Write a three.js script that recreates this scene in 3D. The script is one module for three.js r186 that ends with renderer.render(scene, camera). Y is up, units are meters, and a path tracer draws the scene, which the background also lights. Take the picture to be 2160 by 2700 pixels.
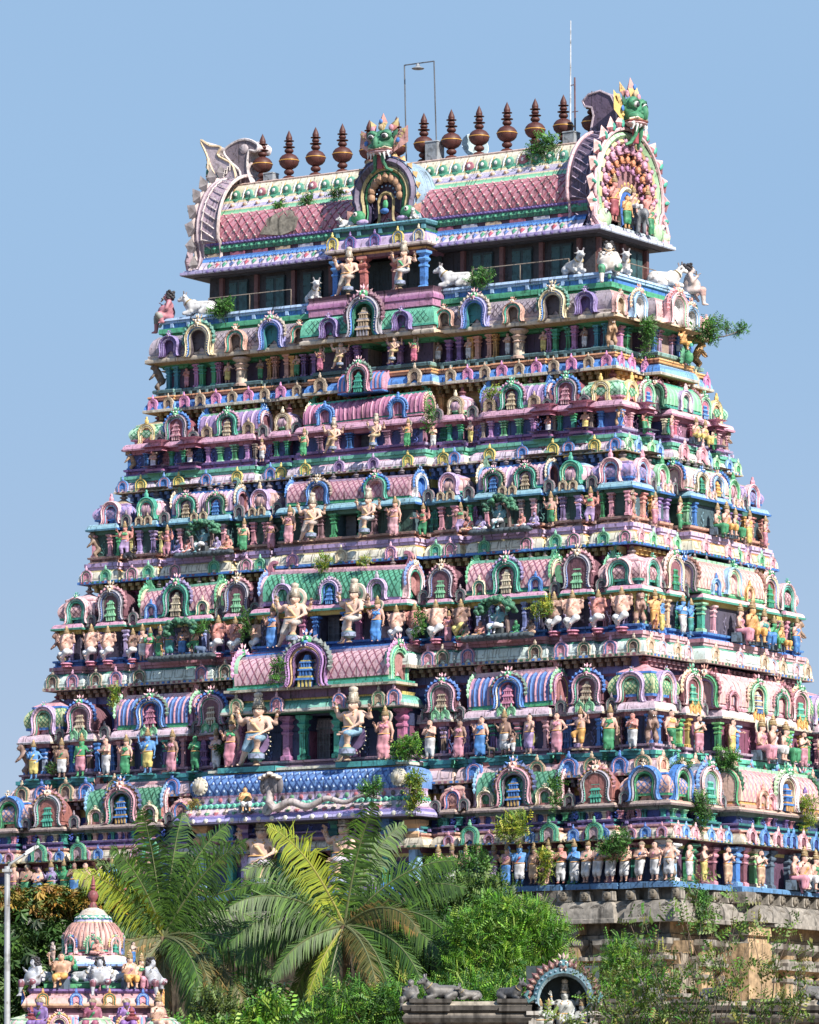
import * as THREE from 'three';
import { toCreasedNormals, mergeGeometries } from 'three/addons/utils/BufferGeometryUtils.js';

// ---------- camera, sky, sun, exposure ----------
const scene = new THREE.Scene();
const camera = new THREE.PerspectiveCamera(11.275, 0.8, 1, 6000);
const AZ = 0.571065, DIST = 206.315, YAW = AZ + 0.002846;
camera.position.set(DIST * Math.sin(AZ), 0, DIST * Math.cos(AZ));
camera.lookAt(camera.position.x - Math.sin(YAW) * 100, 0, camera.position.z - Math.cos(YAW) * 100);
camera.setViewOffset(2160, 2700, 0, -1717.5, 2160, 2700);
const renderer = new THREE.WebGLRenderer({ antialias: true });
renderer.toneMapping = THREE.LinearToneMapping;
renderer.toneMappingExposure = 1.75;
renderer.shadowMap.enabled = true;
{ // clear afternoon sky: blue above, paler and warmer to the horizon
  const W = 1024, H = 512, d = new Float32Array(W * H * 4);
  const top = [0.16, 0.32, 0.66], mid = [0.335, 0.525, 0.785], low = [0.52, 0.615, 0.76], gr = [0.2, 0.19, 0.16];
  for (let j = 0; j < H; j++) {
    const el = ((j + 0.5) / H - 0.5) * 180;
    for (let i = 0; i < W; i++) {
      const q = (i / W) * 40, p = j / H * 60, veil = el > 0 ? 0.035 * (Math.sin(q * 2.1 + Math.sin(p * 1.3) * 1.7) * Math.sin(p * 1.9 + q * 0.6)) * Math.max(0, 1 - el / 30) : 0;
      for (let k = 0; k < 3; k++) {
        let v;
        if (el < -1) v = gr[k];
        else if (el < 12) v = THREE.MathUtils.lerp(low[k], mid[k], THREE.MathUtils.smoothstep(el, -1, 11));
        else v = THREE.MathUtils.lerp(mid[k], top[k], THREE.MathUtils.smoothstep(el, 14, 80));
        d[(j * W + i) * 4 + k] = v * (1 + veil * [1, 0.7, 0.35][k]) / 1.75;
      }
      d[(j * W + i) * 4 + 3] = 1;
    }
  }
  const t = new THREE.DataTexture(d, W, H, THREE.RGBAFormat, THREE.FloatType);
  t.mapping = THREE.EquirectangularReflectionMapping; t.magFilter = THREE.LinearFilter; t.needsUpdate = true;
  scene.background = t; scene.environment = t;
}
const sun = new THREE.DirectionalLight(0xfff3e4, 5);
{
  const el = 39 * Math.PI / 180, a = 20 * Math.PI / 180;
  sun.position.set(Math.cos(el) * Math.cos(a) * 150, Math.sin(el) * 150 + 20, Math.cos(el) * Math.sin(a) * 150);
  sun.target.position.set(0, 20, 0);
  sun.castShadow = true; sun.shadow.mapSize.set(4096, 4096);
  Object.assign(sun.shadow.camera, { left: -120, right: 120, top: 80, bottom: -80, near: 1, far: 500 });
  scene.add(sun, sun.target);
}

// ---------- helpers ----------
let seed = 7;
const rnd = () => { seed = (seed + 0x6d2b79f5) | 0; let t = Math.imul(seed ^ (seed >>> 15), 1 | seed); t = (t + Math.imul(t ^ (t >>> 7), 61 | t)) ^ t; return ((t ^ (t >>> 14)) >>> 0) / 4294967296; };
const rr = (a, b) => a + (b - a) * rnd();
const pick = (a) => a[Math.floor(rnd() * a.length)];
const PI = Math.PI, sin = Math.sin, cos = Math.cos, abs = Math.abs, max = Math.max, min = Math.min;
const M4 = () => new THREE.Matrix4();
const V3 = (x, y, z) => new THREE.Vector3(x, y, z);
const colCache = {};
const C = (h) => { if (Array.isArray(h)) return h; if (!colCache[h]) { const c = new THREE.Color('#' + h); colCache[h] = sunBleached([c.r, c.g, c.b]); } return colCache[h]; };
// old lime paint: every pigment a little greyed and chalky
function sunBleached([r, g, b]) { const l = 0.3 * r + 0.55 * g + 0.15 * b, s = 0.87, k = 0.93, w = 0.024; return [(l + (r - l) * s) * k * 0.97 + w * 0.9, (l + (g - l) * s) * k + w, (l + (b - l) * s) * k * 1.05 + w * 1.25]; }
const RAW = (h) => { const c = new THREE.Color('#' + h); return [c.r, c.g, c.b]; };
const shade = (h, k) => C(h).map((v) => min(1, v * k));

// value noise for textures
function noiseTex(n, fn) {
  const d = new Uint8Array(n * n * 4);
  for (let y = 0; y < n; y++) for (let x = 0; x < n; x++) { const c = fn(x / n, y / n); const o = (y * n + x) * 4; d[o] = c[0]; d[o + 1] = c[1]; d[o + 2] = c[2]; d[o + 3] = 255; }
  const t = new THREE.DataTexture(d, n, n, THREE.RGBAFormat);
  t.wrapS = t.wrapT = THREE.RepeatWrapping; t.magFilter = THREE.LinearFilter; t.minFilter = THREE.LinearMipmapLinearFilter; t.generateMipmaps = true; t.needsUpdate = true;
  return t;
}
const lattice = []; for (let i = 0; i < 4096; i++) lattice.push(rnd());
function vn(u, v, fx, fy, s) { // tiling value noise
  const x = u * fx, y = v * fy, xi = Math.floor(x), yi = Math.floor(y), f = x - xi, g = y - yi;
  const a = f * f * (3 - 2 * f), b = g * g * (3 - 2 * g);
  const L = (i, j) => lattice[(((i % fx + fx) % fx) * 57 + ((j % fy + fy) % fy) * 131 + s * 977) & 4095];
  return (L(xi, yi) * (1 - a) + L(xi + 1, yi) * a) * (1 - b) + (L(xi, yi + 1) * (1 - a) + L(xi + 1, yi + 1) * a) * b;
}
const fbm = (u, v, fx, fy, s, o = 4) => { let t = 0, a = 0.5, n = 0; for (let i = 0; i < o; i++) { t += a * vn(u, v, fx << i, fy << i, s + i); n += a; a *= 0.55; } return t / n; };
const sm = (x, a, b) => THREE.MathUtils.smoothstep(x, a, b);
const grime = noiseTex(1024, (u, v) => {
  const big = fbm(u, v, 4, 4, 1), fine = fbm(u, v, 64, 64, 5, 3), streak = fbm(u, v, 70, 4, 9, 4), blot = fbm(u, v, 12, 10, 15), chip = fbm(u, v, 38, 34, 22, 3), dust = fbm(u, v, 20, 26, 60, 3);
  let k = 1.04 - 0.08 * sm(big, 0.42, 0.72) - 0.22 * max(0, fine - 0.42) - 0.42 * sm(streak, 0.6, 0.8) - 0.2 * sm(blot, 0.62, 0.78) - 0.26 * sm(chip, 0.7, 0.78);
  k = max(0.3, min(1, k)); const w = 1 - k, d = 0.04 * sm(dust, 0.5, 0.7);
  return [255 * (k - d * 0.1), 255 * (k * (1 - 0.04 * w) - d * 0.3), 255 * (k * (1 - 0.1 * w) - d * 0.6)];
}); grime.colorSpace = THREE.SRGBColorSpace;
const bumpT = noiseTex(256, (u, v) => { const k = 255 * fbm(u, v, 24, 24, 30, 3); return [k, k, k]; });
const stoneT = noiseTex(512, (u, v) => {
  const a = fbm(u, v, 5, 5, 40), b = fbm(u, v, 28, 28, 45, 3), s = fbm(u, v, 18, 2, 50, 4);
  const k = min(1, max(0.35, 0.88 + 0.45 * (a - 0.5) + 0.45 * (b - 0.5) - 0.35 * sm(s, 0.52, 0.75))) * 255;
  return [k, k * 0.97, k * 0.92];
}); stoneT.colorSpace = THREE.SRGBColorSpace;
const REP = 4; // metres per texture tile
const paint = new THREE.MeshStandardMaterial({ name: 'painted_stucco', vertexColors: true, map: grime, bumpMap: bumpT, bumpScale: 0.02, roughness: 0.62 });
const granite = new THREE.MeshStandardMaterial({ name: 'weathered_granite', vertexColors: true, map: stoneT, bumpMap: bumpT, bumpScale: 0.02, roughness: 0.92 });
const matCache = {};
function pm(h) { if (!matCache[h]) { const c = C(h); matCache[h] = new THREE.MeshStandardMaterial({ name: 'paint_' + Object.keys(matCache).length, color: new THREE.Color(c[0], c[1], c[2]), map: grime, bumpMap: bumpT, bumpScale: 0.015, roughness: 0.55 }); } return matCache[h]; }

const used = {};
const numbered = (n) => { used[n] = (used[n] ?? -1) + 1; return used[n] ? n + '_' + String(used[n]).padStart(3, '0') : n; };
function shadows(o) { o.castShadow = true; o.receiveShadow = true; return o; }
function meshOf(name, g, m, parent) { const o = shadows(new THREE.Mesh(g, m)); o.name = parent ? partName(name, parent) : numbered(name); (parent || scene).add(o); return o; }
function partName(n, parent) { const u = (parent.userData._n ??= {}); u[n] = (u[n] ?? -1) + 1; return u[n] ? n + '_' + String(u[n]).padStart(3, '0') : n; }
function thing(name, label, category, group, pos, turn = 0) {
  const o = new THREE.Group(); o.name = numbered(name); if (pos) o.position.set(...pos); o.rotation.y = turn;
  o.userData.label = label; o.userData.category = category; if (group) o.userData.group = group; scene.add(o); return o;
}

const _v = new THREE.Vector3();
function finish(p, c, crease) {
  let g = new THREE.BufferGeometry();
  g.setAttribute('position', new THREE.Float32BufferAttribute(p, 3));
  if (c) g.setAttribute('color', new THREE.Float32BufferAttribute(c, 3));
  g = toCreasedNormals(g, crease);
  addUV(g); return g;
}
function addUV(g) {
  const P = g.attributes.position.array, N = g.attributes.normal.array, n = P.length / 3, uv = new Float32Array(n * 2);
  for (let i = 0; i < n; i++) {
    const x = P[i * 3], y = P[i * 3 + 1], z = P[i * 3 + 2], a = abs(N[i * 3]), b = abs(N[i * 3 + 1]), c = abs(N[i * 3 + 2]);
    if (b > a && b > c) { uv[i * 2] = x / REP; uv[i * 2 + 1] = z / REP; } else if (a > c) { uv[i * 2] = z / REP; uv[i * 2 + 1] = y / REP; } else { uv[i * 2] = x / REP; uv[i * 2 + 1] = y / REP; }
  }
  g.setAttribute('uv', new THREE.BufferAttribute(uv, 2));
}
class MB {
  constructor() { this.p = []; this.c = []; this.m = null; this.st = []; }
  push(m) { this.st.push(this.m); this.m = this.m ? this.m.clone().multiply(m) : m.clone(); return this; }
  pop() { this.m = this.st.pop(); return this; }
  t(a, b, c, col) {
    if (this.m) { const e = this.m.elements, f = (v) => [e[0] * v[0] + e[4] * v[1] + e[8] * v[2] + e[12], e[1] * v[0] + e[5] * v[1] + e[9] * v[2] + e[13], e[2] * v[0] + e[6] * v[1] + e[10] * v[2] + e[14]]; a = f(a); b = f(b); c = f(c); }
    const ux = b[0] - a[0], uy = b[1] - a[1], uz = b[2] - a[2], vx = c[0] - a[0], vy = c[1] - a[1], vz = c[2] - a[2];
    const nx = uy * vz - uz * vy, ny = uz * vx - ux * vz, nz = ux * vy - uy * vx;
    if (nx * nx + ny * ny + nz * nz < 1e-14) return;
    this.p.push(a[0], a[1], a[2], b[0], b[1], b[2], c[0], c[1], c[2]);
    const k = C(col); for (let i = 0; i < 3; i++) this.c.push(k[0], k[1], k[2]);
  }
  q(a, b, c, d, col) { this.t(a, b, c, col); this.t(a, c, d, col); }
  geo(g, col) {
    const h = g.index ? g.toNonIndexed() : g, P = h.attributes.position.array;
    for (let i = 0; i < P.length; i += 9) this.t([P[i], P[i + 1], P[i + 2]], [P[i + 3], P[i + 4], P[i + 5]], [P[i + 6], P[i + 7], P[i + 8]], col);
  }
  box(x, y, z, w, h, d, col, taper = 1) { // centred in x and z, y is the bottom
    const a = w / 2, b = d / 2, A = a * taper, B = b * taper;
    const p = [[x - a, y, z - b], [x + a, y, z - b], [x + a, y, z + b], [x - a, y, z + b], [x - A, y + h, z - B], [x + A, y + h, z - B], [x + A, y + h, z + B], [x - A, y + h, z + B]];
    this.q(p[3], p[2], p[6], p[7], col); this.q(p[2], p[1], p[5], p[6], col); this.q(p[1], p[0], p[4], p[5], col); this.q(p[0], p[3], p[7], p[4], col); this.q(p[7], p[6], p[5], p[4], col); this.q(p[0], p[1], p[2], p[3], col);
  }
  blob(x, y, z, rx, ry, rz, col, s = 7, k = 5) {
    const P = (i, j) => { const f = PI * j / k - PI / 2, t = 2 * PI * i / s; return [x + rx * cos(f) * cos(t), y + ry * sin(f), z + rz * cos(f) * sin(t)]; };
    for (let j = 0; j < k; j++) for (let i = 0; i < s; i++) this.q(P(i, j), P(i, j + 1), P(i + 1, j + 1), P(i + 1, j), col);
  }
  lathe(pts, s, x = 0, y = 0, z = 0, rot = 0, sx = 1) { // pts [r, y, col of the band above]
    for (let k = 0; k < pts.length - 1; k++) { const [r0, y0, col] = pts[k], [r1, y1] = pts[k + 1];
      for (let i = 0; i < s; i++) { const t = rot + 2 * PI * i / s, u = rot + 2 * PI * (i + 1) / s;
        this.q([x + r0 * cos(t) * sx, y + y0, z + r0 * sin(t)], [x + r1 * cos(t) * sx, y + y1, z + r1 * sin(t)], [x + r1 * cos(u) * sx, y + y1, z + r1 * sin(u)], [x + r0 * cos(u) * sx, y + y0, z + r0 * sin(u)], typeof col === 'function' ? col(i) : col); } }
  }
  tube(pts, rad, s, col, cap = true) { // pts arrays; rad number or function of t
    const n = pts.length, R = typeof rad === 'function' ? rad : () => rad, rings = [];
    let up = V3(0.123, 0.9, 0.31).normalize();
    for (let i = 0; i < n; i++) {
      const a = pts[max(0, i - 1)], b = pts[min(n - 1, i + 1)], d = V3(b[0] - a[0], b[1] - a[1], b[2] - a[2]).normalize();
      const e = V3().crossVectors(d, up); if (e.lengthSq() < 1e-4) e.set(1, 0, 0).cross(d); e.normalize(); const f = V3().crossVectors(e, d); up = f.clone();
      const r = R(i / (n - 1)); rings.push([...Array(s).keys()].map((k) => { const t = 2 * PI * k / s; return [pts[i][0] + r * (e.x * cos(t) + f.x * sin(t)), pts[i][1] + r * (e.y * cos(t) + f.y * sin(t)), pts[i][2] + r * (e.z * cos(t) + f.z * sin(t))]; }));
    }
    for (let i = 0; i < n - 1; i++) for (let k = 0; k < s; k++) this.q(rings[i][k], rings[i][(k + 1) % s], rings[i + 1][(k + 1) % s], rings[i + 1][k], col);
    if (cap) for (const [g, e] of [[rings[0], 1], [rings[n - 1], 0]]) for (let k = 1; k < s - 1; k++) e ? this.t(g[0], g[k + 1], g[k], col) : this.t(g[0], g[k], g[k + 1], col);
  }
  leaf(b, tip, w, th, col, col2) { // a flattened spindle from b to tip in the xy plane, bulging to +z
    const d = [tip[0] - b[0], tip[1] - b[1], tip[2] - b[2]], nx = -d[1] * w, ny = d[0] * w, m = [b[0] + d[0] * 0.5, b[1] + d[1] * 0.5, b[2] + d[2] * 0.5];
    const l = [m[0] + nx, m[1] + ny, m[2]], r = [m[0] - nx, m[1] - ny, m[2]], f = [m[0], m[1], m[2] + th], k = [m[0], m[1], m[2] - th];
    this.t(b, r, f, col2 || col); this.t(r, tip, f, col); this.t(tip, l, f, col); this.t(l, b, f, col2 || col); this.t(b, k, r, col); this.t(r, k, tip, col); this.t(tip, k, l, col); this.t(l, k, b, col);
  }
  merge(o) { for (let i = 0; i < o.p.length; i += 9) this.t(o.p.slice(i, i + 3), o.p.slice(i + 3, i + 6), o.p.slice(i + 6, i + 9), [o.c[i], o.c[i + 1], o.c[i + 2]]); }
  geom(crease = 0.85) { return finish(this.p, this.c, crease); }
  build(name, parent, mat = paint, crease = 0.85) { return meshOf(name, this.geom(crease), mat, parent); }
}
// extrude a closed outline of [x, y] points from z0 to z1
function slab(mb, pts, z0, z1, col, side) {
  const tri = THREE.ShapeUtils.triangulateShape(pts.map((p) => new THREE.Vector2(p[0], p[1])), []);
  const cw = THREE.ShapeUtils.area(pts.map((p) => new THREE.Vector2(p[0], p[1]))) < 0;
  for (const [a, b, c] of tri) { mb.t([...pts[a], z1], [...pts[b], z1], [...pts[c], z1], col); mb.t([...pts[a], z0], [...pts[c], z0], [...pts[b], z0], col); }
  for (let i = 0; i < pts.length; i++) { const p = pts[i], q = pts[(i + 1) % pts.length]; cw ? mb.q([...p, z0], [...p, z1], [...q, z1], [...q, z0], side || col) : mb.q([...p, z0], [...q, z0], [...q, z1], [...p, z1], side || col); }
}
const rotY = (a) => M4().makeRotationY(a), rotX = (a) => M4().makeRotationX(a), rotZ = (a) => M4().makeRotationZ(a), tr = (x, y, z) => M4().makeTranslation(x, y, z), scl = (x, y, z) => M4().makeScale(x, y ?? x, z ?? x);
const mul = (...m) => m.reduce((a, b) => a.multiply(b), M4());

// sweep a moulding [out, y, colour of the band above it, colour on the side faces] round a plan outline (outward normals, mitred)
function ring(mb, plan, prof) {
  const n = plan.length, nr = [];
  for (let i = 0; i < n; i++) { const a = plan[i], b = plan[(i + 1) % n], dx = b[0] - a[0], dz = b[1] - a[1], l = Math.hypot(dx, dz) || 1; nr.push([-dz / l, dx / l]); }
  const at = (i, out, y) => { const p = nr[(i + n - 1) % n], q = nr[i]; const same = p[0] * q[0] + p[1] * q[1] > 0.9; return [plan[i][0] + (same ? q[0] : p[0] + q[0]) * out, y, plan[i][1] + (same ? q[1] : p[1] + q[1]) * out]; };
  for (let k = 0; k < prof.length - 1; k++) {
    const [o0, y0, c0, s0] = prof[k], [o1, y1] = prof[k + 1];
    if (c0 === null) continue;
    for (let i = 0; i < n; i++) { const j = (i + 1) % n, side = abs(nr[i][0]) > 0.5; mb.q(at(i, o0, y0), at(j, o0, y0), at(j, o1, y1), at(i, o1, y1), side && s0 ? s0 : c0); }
  }
}
// outline of a storey: half sizes W, D, corner blocks cw wide, recess rec, bays as [centre, half width, projection]
function outline(W, D, cw, rec, fb, sb) {
  const side = (L, d, bays, f) => {
    const o = [f(-L, d), f(-L + cw, d), f(-L + cw, d - rec)];
    for (const [c, h, p] of [...bays].sort((a, b) => a[0] - b[0])) o.push(f(c - h, d - rec), f(c - h, d - rec + p), f(c + h, d - rec + p), f(c + h, d - rec));
    o.push(f(L - cw, d - rec), f(L - cw, d)); return o;
  };
  return [...side(W, D, fb, (u, d) => [u, d]), ...side(D, W, sb, (u, d) => [d, -u]), ...side(W, D, fb, (u, d) => [-u, -d]), ...side(D, W, sb, (u, d) => [-d, u])];
}
const rect = (W, D) => [[-W, D], [W, D], [W, -D], [-W, -D]];

// ---------- ornament of the tower (all in face axes: x along the wall, y up, z outward) ----------
const K = { pink: 'd48fa2', lpink: 'e6b9bf', dpink: 'b65f86', lilac: 'b9a0cf', purple: '7b5aa0', dpurple: '553a78', teal: '27a38a', dteal: '0f7a80', green: '2f9d60', lgreen: '93d3a4', dgreen: '176b47', blue: '2d78c8', lblue: '8ebbe2', dblue: '1d3a90', yellow: 'd9c45c', orange: 'dba24a', cream: 'dccfae', beige: 'b8a080', maroon: '77404e', grey: '9b98a4', white: 'e4e4e4', brown: '6d5648', salmon: 'd99a86', slate: '4d6478', black: '24222a' };
function archPath(r, cy, seg) { // horseshoe from the right foot tip over the top to the left foot tip, radius r
  const R = [[r + 0.2, 0.05], [r + 0.06, 0.03], [r * 0.95, 0.16], [r * 0.9, 0.42], [r * 0.94, 0.72]].map(([x, y]) => [x, y * cy]);
  const a = []; for (let i = 0; i <= seg; i++) { const t = -0.12 + (PI + 0.24) * i / seg; a.push([r * cos(t), cy + r * sin(t)]); }
  return [...R, ...a, ...R.map(([x, y]) => [-x, y]).reverse()];
}
function bandStrip(mb, ra, rb, z, cy, seg, col) {
  const A = archPath(ra, cy, seg), B = archPath((ra + rb) / 2, cy, seg), D = archPath(rb, cy, seg), h = (rb - ra) * 0.45;
  for (let i = 0; i < A.length - 1; i++) {
    const j = i + 1;
    mb.q([...A[i], z - h], [...A[j], z - h], [...B[j], z], [...B[i], z], col);
    mb.q([...B[i], z], [...B[j], z], [...D[j], z - h], [...D[i], z - h], col);
  }
}
function mask(mb, x, y, z, s, c1, c2 = K.green, c3 = K.lpink) { // the monster mask that crowns an arch
  mb.push(mul(tr(x, y, z), scl(s)));
  mb.blob(0, 0.42, 0.1, 0.42, 0.4, 0.34, c2, 7, 5);
  mb.blob(0, 0.2, 0.36, 0.3, 0.2, 0.26, c3, 6, 4);
  for (const k of [-1, 1]) {
    mb.blob(k * 0.2, 0.56, 0.36, 0.13, 0.13, 0.12, K.white, 6, 4); mb.blob(k * 0.2, 0.56, 0.46, 0.06, 0.06, 0.05, K.black, 5, 3);
    mb.leaf([k * 0.35, 0.45, 0], [k * 0.85, 0.85, 0], 0.2, 0.12, c1); mb.leaf([k * 0.15, 0.75, 0], [k * 0.4, 1.3, 0], 0.22, 0.12, c1, c3);
    mb.leaf([k * 0.14, 0.14, 0.48], [k * 0.16, -0.12, 0.5], 0.22, 0.05, K.white);
    mb.leaf([k * 0.2, 0.12, 0.2], [k * 0.5, -0.5, 0.1], 0.2, 0.1, c2);
  }
  mb.leaf([0, 0.75, 0.15], [0, 1.35, 0.1], 0.25, 0.14, c3, c1); mb.blob(0, 0.36, 0.58, 0.1, 0.14, 0.14, c2, 5, 4);
  mb.pop();
}
function miniShrine(mb, x, y, z, w, h, col, c2) { // little tiered pavilion inside an arch
  let a = w, yy = y;
  for (let k = 0; k < 3; k++) { const t = h * [0.34, 0.27, 0.22][k];
    mb.box(x, yy, z, a * 0.84, t * 0.62, a * 0.5, shade(col, 0.75)); for (const s of [-0.36, -0.12, 0.12, 0.36]) mb.box(x + a * s, yy, z + a * 0.27, a * 0.1, t * 0.62, 0.06, k ? col : c2 || col);
    mb.box(x, yy + t * 0.62, z, a * 1.08, t * 0.2, a * 0.74, col, 0.94); mb.box(x, yy + t * 0.82, z, a * 0.88, t * 0.18, a * 0.6, c2 || col); yy += t; a *= 0.83; }
  mb.box(x, yy, z, a * 0.8, h * 0.17, a * 0.5, col, 0.5);
}
// horseshoe arch of unit half width: o = {f feathers, b bands [..], i inner, m mask colours, s pavilion colours, seg, nf}
function kuduGeom(o) {
  const mb = new MB(), cy = o.cy || 1.0, seg = o.seg || 12, nb = o.b.length, r0 = 0.46, r1 = o.f ? 0.8 : 0.95, w = (r1 - r0) / nb, dep = o.dep || 0.3, rec = o.low ? 0.03 : dep * 0.8;
  o.b.forEach((c, i) => bandStrip(mb, r1 - w * (i + 1), r1 - w * i, 0.06 + 0.05 * (nb - i) * (o.low ? 0.4 : 1), cy, seg, c));
  const E = archPath(r1, cy, seg), In = archPath(r0, cy, seg);
  for (let i = 0; i < E.length - 1; i++) mb.q([...E[i], -dep], [...E[i + 1], -dep], [...E[i + 1], 0.1], [...E[i], 0.1], o.b[0]);
  for (let i = 0; i < In.length - 1; i++) { mb.q([...In[i], 0.08], [...In[i + 1], 0.08], [...In[i + 1], -rec], [...In[i], -rec], o.i); mb.t([...In[i], -rec], [...In[i + 1], -rec], [0, cy * 0.6, -rec], o.i); }
  if (o.f) { const q = archPath(r1 - w * 1.5, cy, 16), z = 0.06 + 0.05 * (nb - 1) + 0.005; for (let i = 2; i < q.length - 2; i++) for (const t of [0.25, 0.75]) { const m = mid(q[i], q[i + 1], t); mb.blob(m[0], m[1], z, 0.034, 0.034, 0.03, shade(o.b[0], 1.25), 5, 3); } const e = archPath(r1 - 0.01, cy, 16); for (let i = 1; i < e.length - 2; i++) { mb.tube([[...e[i], 0.07], [...e[i + 1], 0.07]], 0.022, 4, shade(o.b[0], 0.45), false); } const n2 = archPath(r0 + 0.01, cy, 16); for (let i = 1; i < n2.length - 2; i++) mb.tube([[...n2[i], 0.09], [...n2[i + 1], 0.09]], 0.02, 4, shade(o.b[nb - 1], 0.5), false); }
  if (o.f) { const n = o.nf || 15; for (let i = 0; i < n; i++) { const t = -0.42 + (PI + 0.84) * (i + 0.5) / n, d = (t > PI / 2 ? 1 : -1) * 0.0 + t, u = t + (t < PI / 2 ? 0.1 : -0.1);
    mb.leaf([(r1 - 0.06) * cos(t), cy + (r1 - 0.06) * sin(t), 0.0], [1.06 * cos(u), cy + 1.06 * sin(u) + 0.02, 0.02], 0.52, 0.11, o.f, o.f2 || o.f); } }
  if (o.s) miniShrine(mb, 0, 0.02, -0.02, 0.62, 1.28, o.s[0], o.s[1]);
  if (o.m) mask(mb, 0, cy + r1 - 0.12, 0.02, o.ms || 0.5, ...o.m);
  else if (o.k) { mb.blob(0, cy + r1 + 0.12, 0, 0.22, 0.3, 0.18, o.k, 6, 5); mb.blob(0, cy + r1 + 0.45, 0, 0.13, 0.17, 0.1, o.k, 5, 4); }
  return mb.geom(0.7);
}
const geoCache = {};
function mid(a, b, t) { return a.map((v, i) => v + (b[i] - v) * t); }
const kudu = (o) => (geoCache['k' + JSON.stringify(o)] ??= kuduGeom(o));
// small arch on a cornice: two colours, body colour inside, with a knob
const smallArch = (a, b, i, knob) => kudu({ b: [a, b, a], i, k: knob || a, seg: 7, dep: 0.25, low: 1, cy: 0.92 });

// column of height h and width w
function pilaster(h, w, c, c2 = c) {
  return (geoCache['p' + [h.toFixed(2), w.toFixed(2), c, c2]] ??= (() => { const mb = new MB(), a = w / 2, P = (l) => l.map(([o, t, col]) => [o * a, t * h, col]);
    ring(mb, rect(1e-3, 1e-3), P([[1.25, 0, c2], [1.25, 0.09, c2], [0.85, 0.12, c], [0.85, 0.58, c2], [1.1, 0.6, c2], [1.1, 0.64, c], [0.8, 0.67, c], [0.8, 0.71, c2], [1.25, 0.76, c2], [1.35, 0.8, c2], [0.95, 0.84, c], [0.95, 0.88, c2], [1.6, 0.94, c2], [1.6, 1.0, c2]]));
    return mb.geom(0.4); })());
}
function roundColumn(h, w, c, c2) {
  return (geoCache['rc' + [h, w, c, c2]] ??= (() => { const mb = new MB(), a = w / 2; mb.lathe([[1.3, 0, c2], [1.3, 0.08, c2], [0.9, 0.12, c], [0.85, 0.55, c2], [1.1, 0.58, c2], [0.8, 0.64, c], [1.1, 0.72, c2], [1.25, 0.76, c2], [0.85, 0.82, c], [1.5, 0.93, c2], [1.5, 1, c2], [0, 1, c2]].map(([r, t, k]) => [r * a, t * h, k]), 10); return mb.geom(0.7); })());
}
function knobGeom(c) { return (geoCache['kn' + c] ??= (() => { const mb = new MB(); mb.lathe([[0.5, 0, c], [0.55, 0.1, c], [0.3, 0.22, c], [0.62, 0.42, c], [0.62, 0.58, c], [0.25, 0.74, c], [0.42, 0.84, c], [0.2, 0.96, c], [0.3, 1.1, c], [0, 1.6, c]], 8); return mb.geom(0.9); })()); }

// vault along x: half length L, half depth r, height h. st: {c body, rib, bars: lattice spacing or 0, ridge, base}
function vaultProfile(r, h, n) { const o = []; for (let i = 0; i <= n; i++) { const f = PI * i / n - 0.12 + 0.24 * i / n * 0; const t = PI * i / n; o.push([r * cos(t) * (1 + 0.13 * sin(2 * t) * Math.sign(cos(t))), h * Math.pow(sin(t), 0.9)]); } return o; }
function vault(mb, L, r, h, st, y = 0) {
  const n = 12, P = vaultProfile(r, h * 0.86, n), b = h * 0.14;
  mb.box(0, y, 0, L * 2, b * 0.5, r * 2.06, st.base || st.c); mb.box(0, y + b * 0.5, 0, L * 1.98, b * 0.5, r * 1.9, st.base2 || st.ridge);
  const X = (x, p, k = 1) => [x, y + b + p[1] * k, p[0] * k];
  for (let i = 0; i < n; i++) mb.q(X(-L, P[i]), X(L, P[i]), X(L, P[i + 1]), X(-L, P[i + 1]), st.c);
  for (const s of [-L, L]) for (let i = 0; i < n; i++) { const a = X(s, P[i]), c = X(s, P[i + 1]), o = [s, y + b, 0]; s > 0 ? mb.t(a, o, c, st.end || st.c) : mb.t(a, c, o, st.end || st.c); }
  mb.box(0, y + b + h * 0.8, 0, L * 1.99, h * 0.11, r * 0.62, st.ridge);
  if (st.top) mb.box(0, y + b + h * 0.91, 0, L * 1.9, h * 0.06, r * 0.4, st.top);
  if (st.bars) { const half = n / 2 - 1, w = st.w || 0.035, sp = st.bars, cnt = Math.ceil(2 * L / sp); // lattice of diagonal ribs on the front half
    const run = PI * r * 0.5, lean = run * 0.8;
    for (const d of [-1, 1]) for (let k = -Math.ceil(lean / sp); k <= cnt; k++) { const x0 = -L + k * sp + (d < 0 ? lean : 0);
      for (let i = 0; i < half; i++) { const a = x0 + d * lean * i / half, c = x0 + d * lean * (i + 1) / half; if (min(a, c) - w < -L || max(a, c) + w > L) continue;
        mb.q(X(a - w, P[i], 1.012), X(a + w, P[i], 1.02), X(c + w, P[i + 1], 1.02), X(c - w, P[i + 1], 1.012), st.rib); } }
  }
  if (st.hoops) { const cnt = Math.round(2 * L / st.hoops); for (let k = 0; k < cnt; k++) { const x = -L + (k + 0.5) * 2 * L / cnt, w = L / cnt * 0.55; for (let i = 0; i < n - 2; i++) { mb.q(X(x - w, P[i]), X(x, P[i], 1.05), X(x, P[i + 1], 1.05), X(x - w, P[i + 1]), st.rib); mb.q(X(x, P[i], 1.05), X(x + w, P[i]), X(x + w, P[i + 1]), X(x, P[i + 1], 1.05), k % 2 ? st.rib2 || st.rib : st.rib); } } }
}
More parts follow.
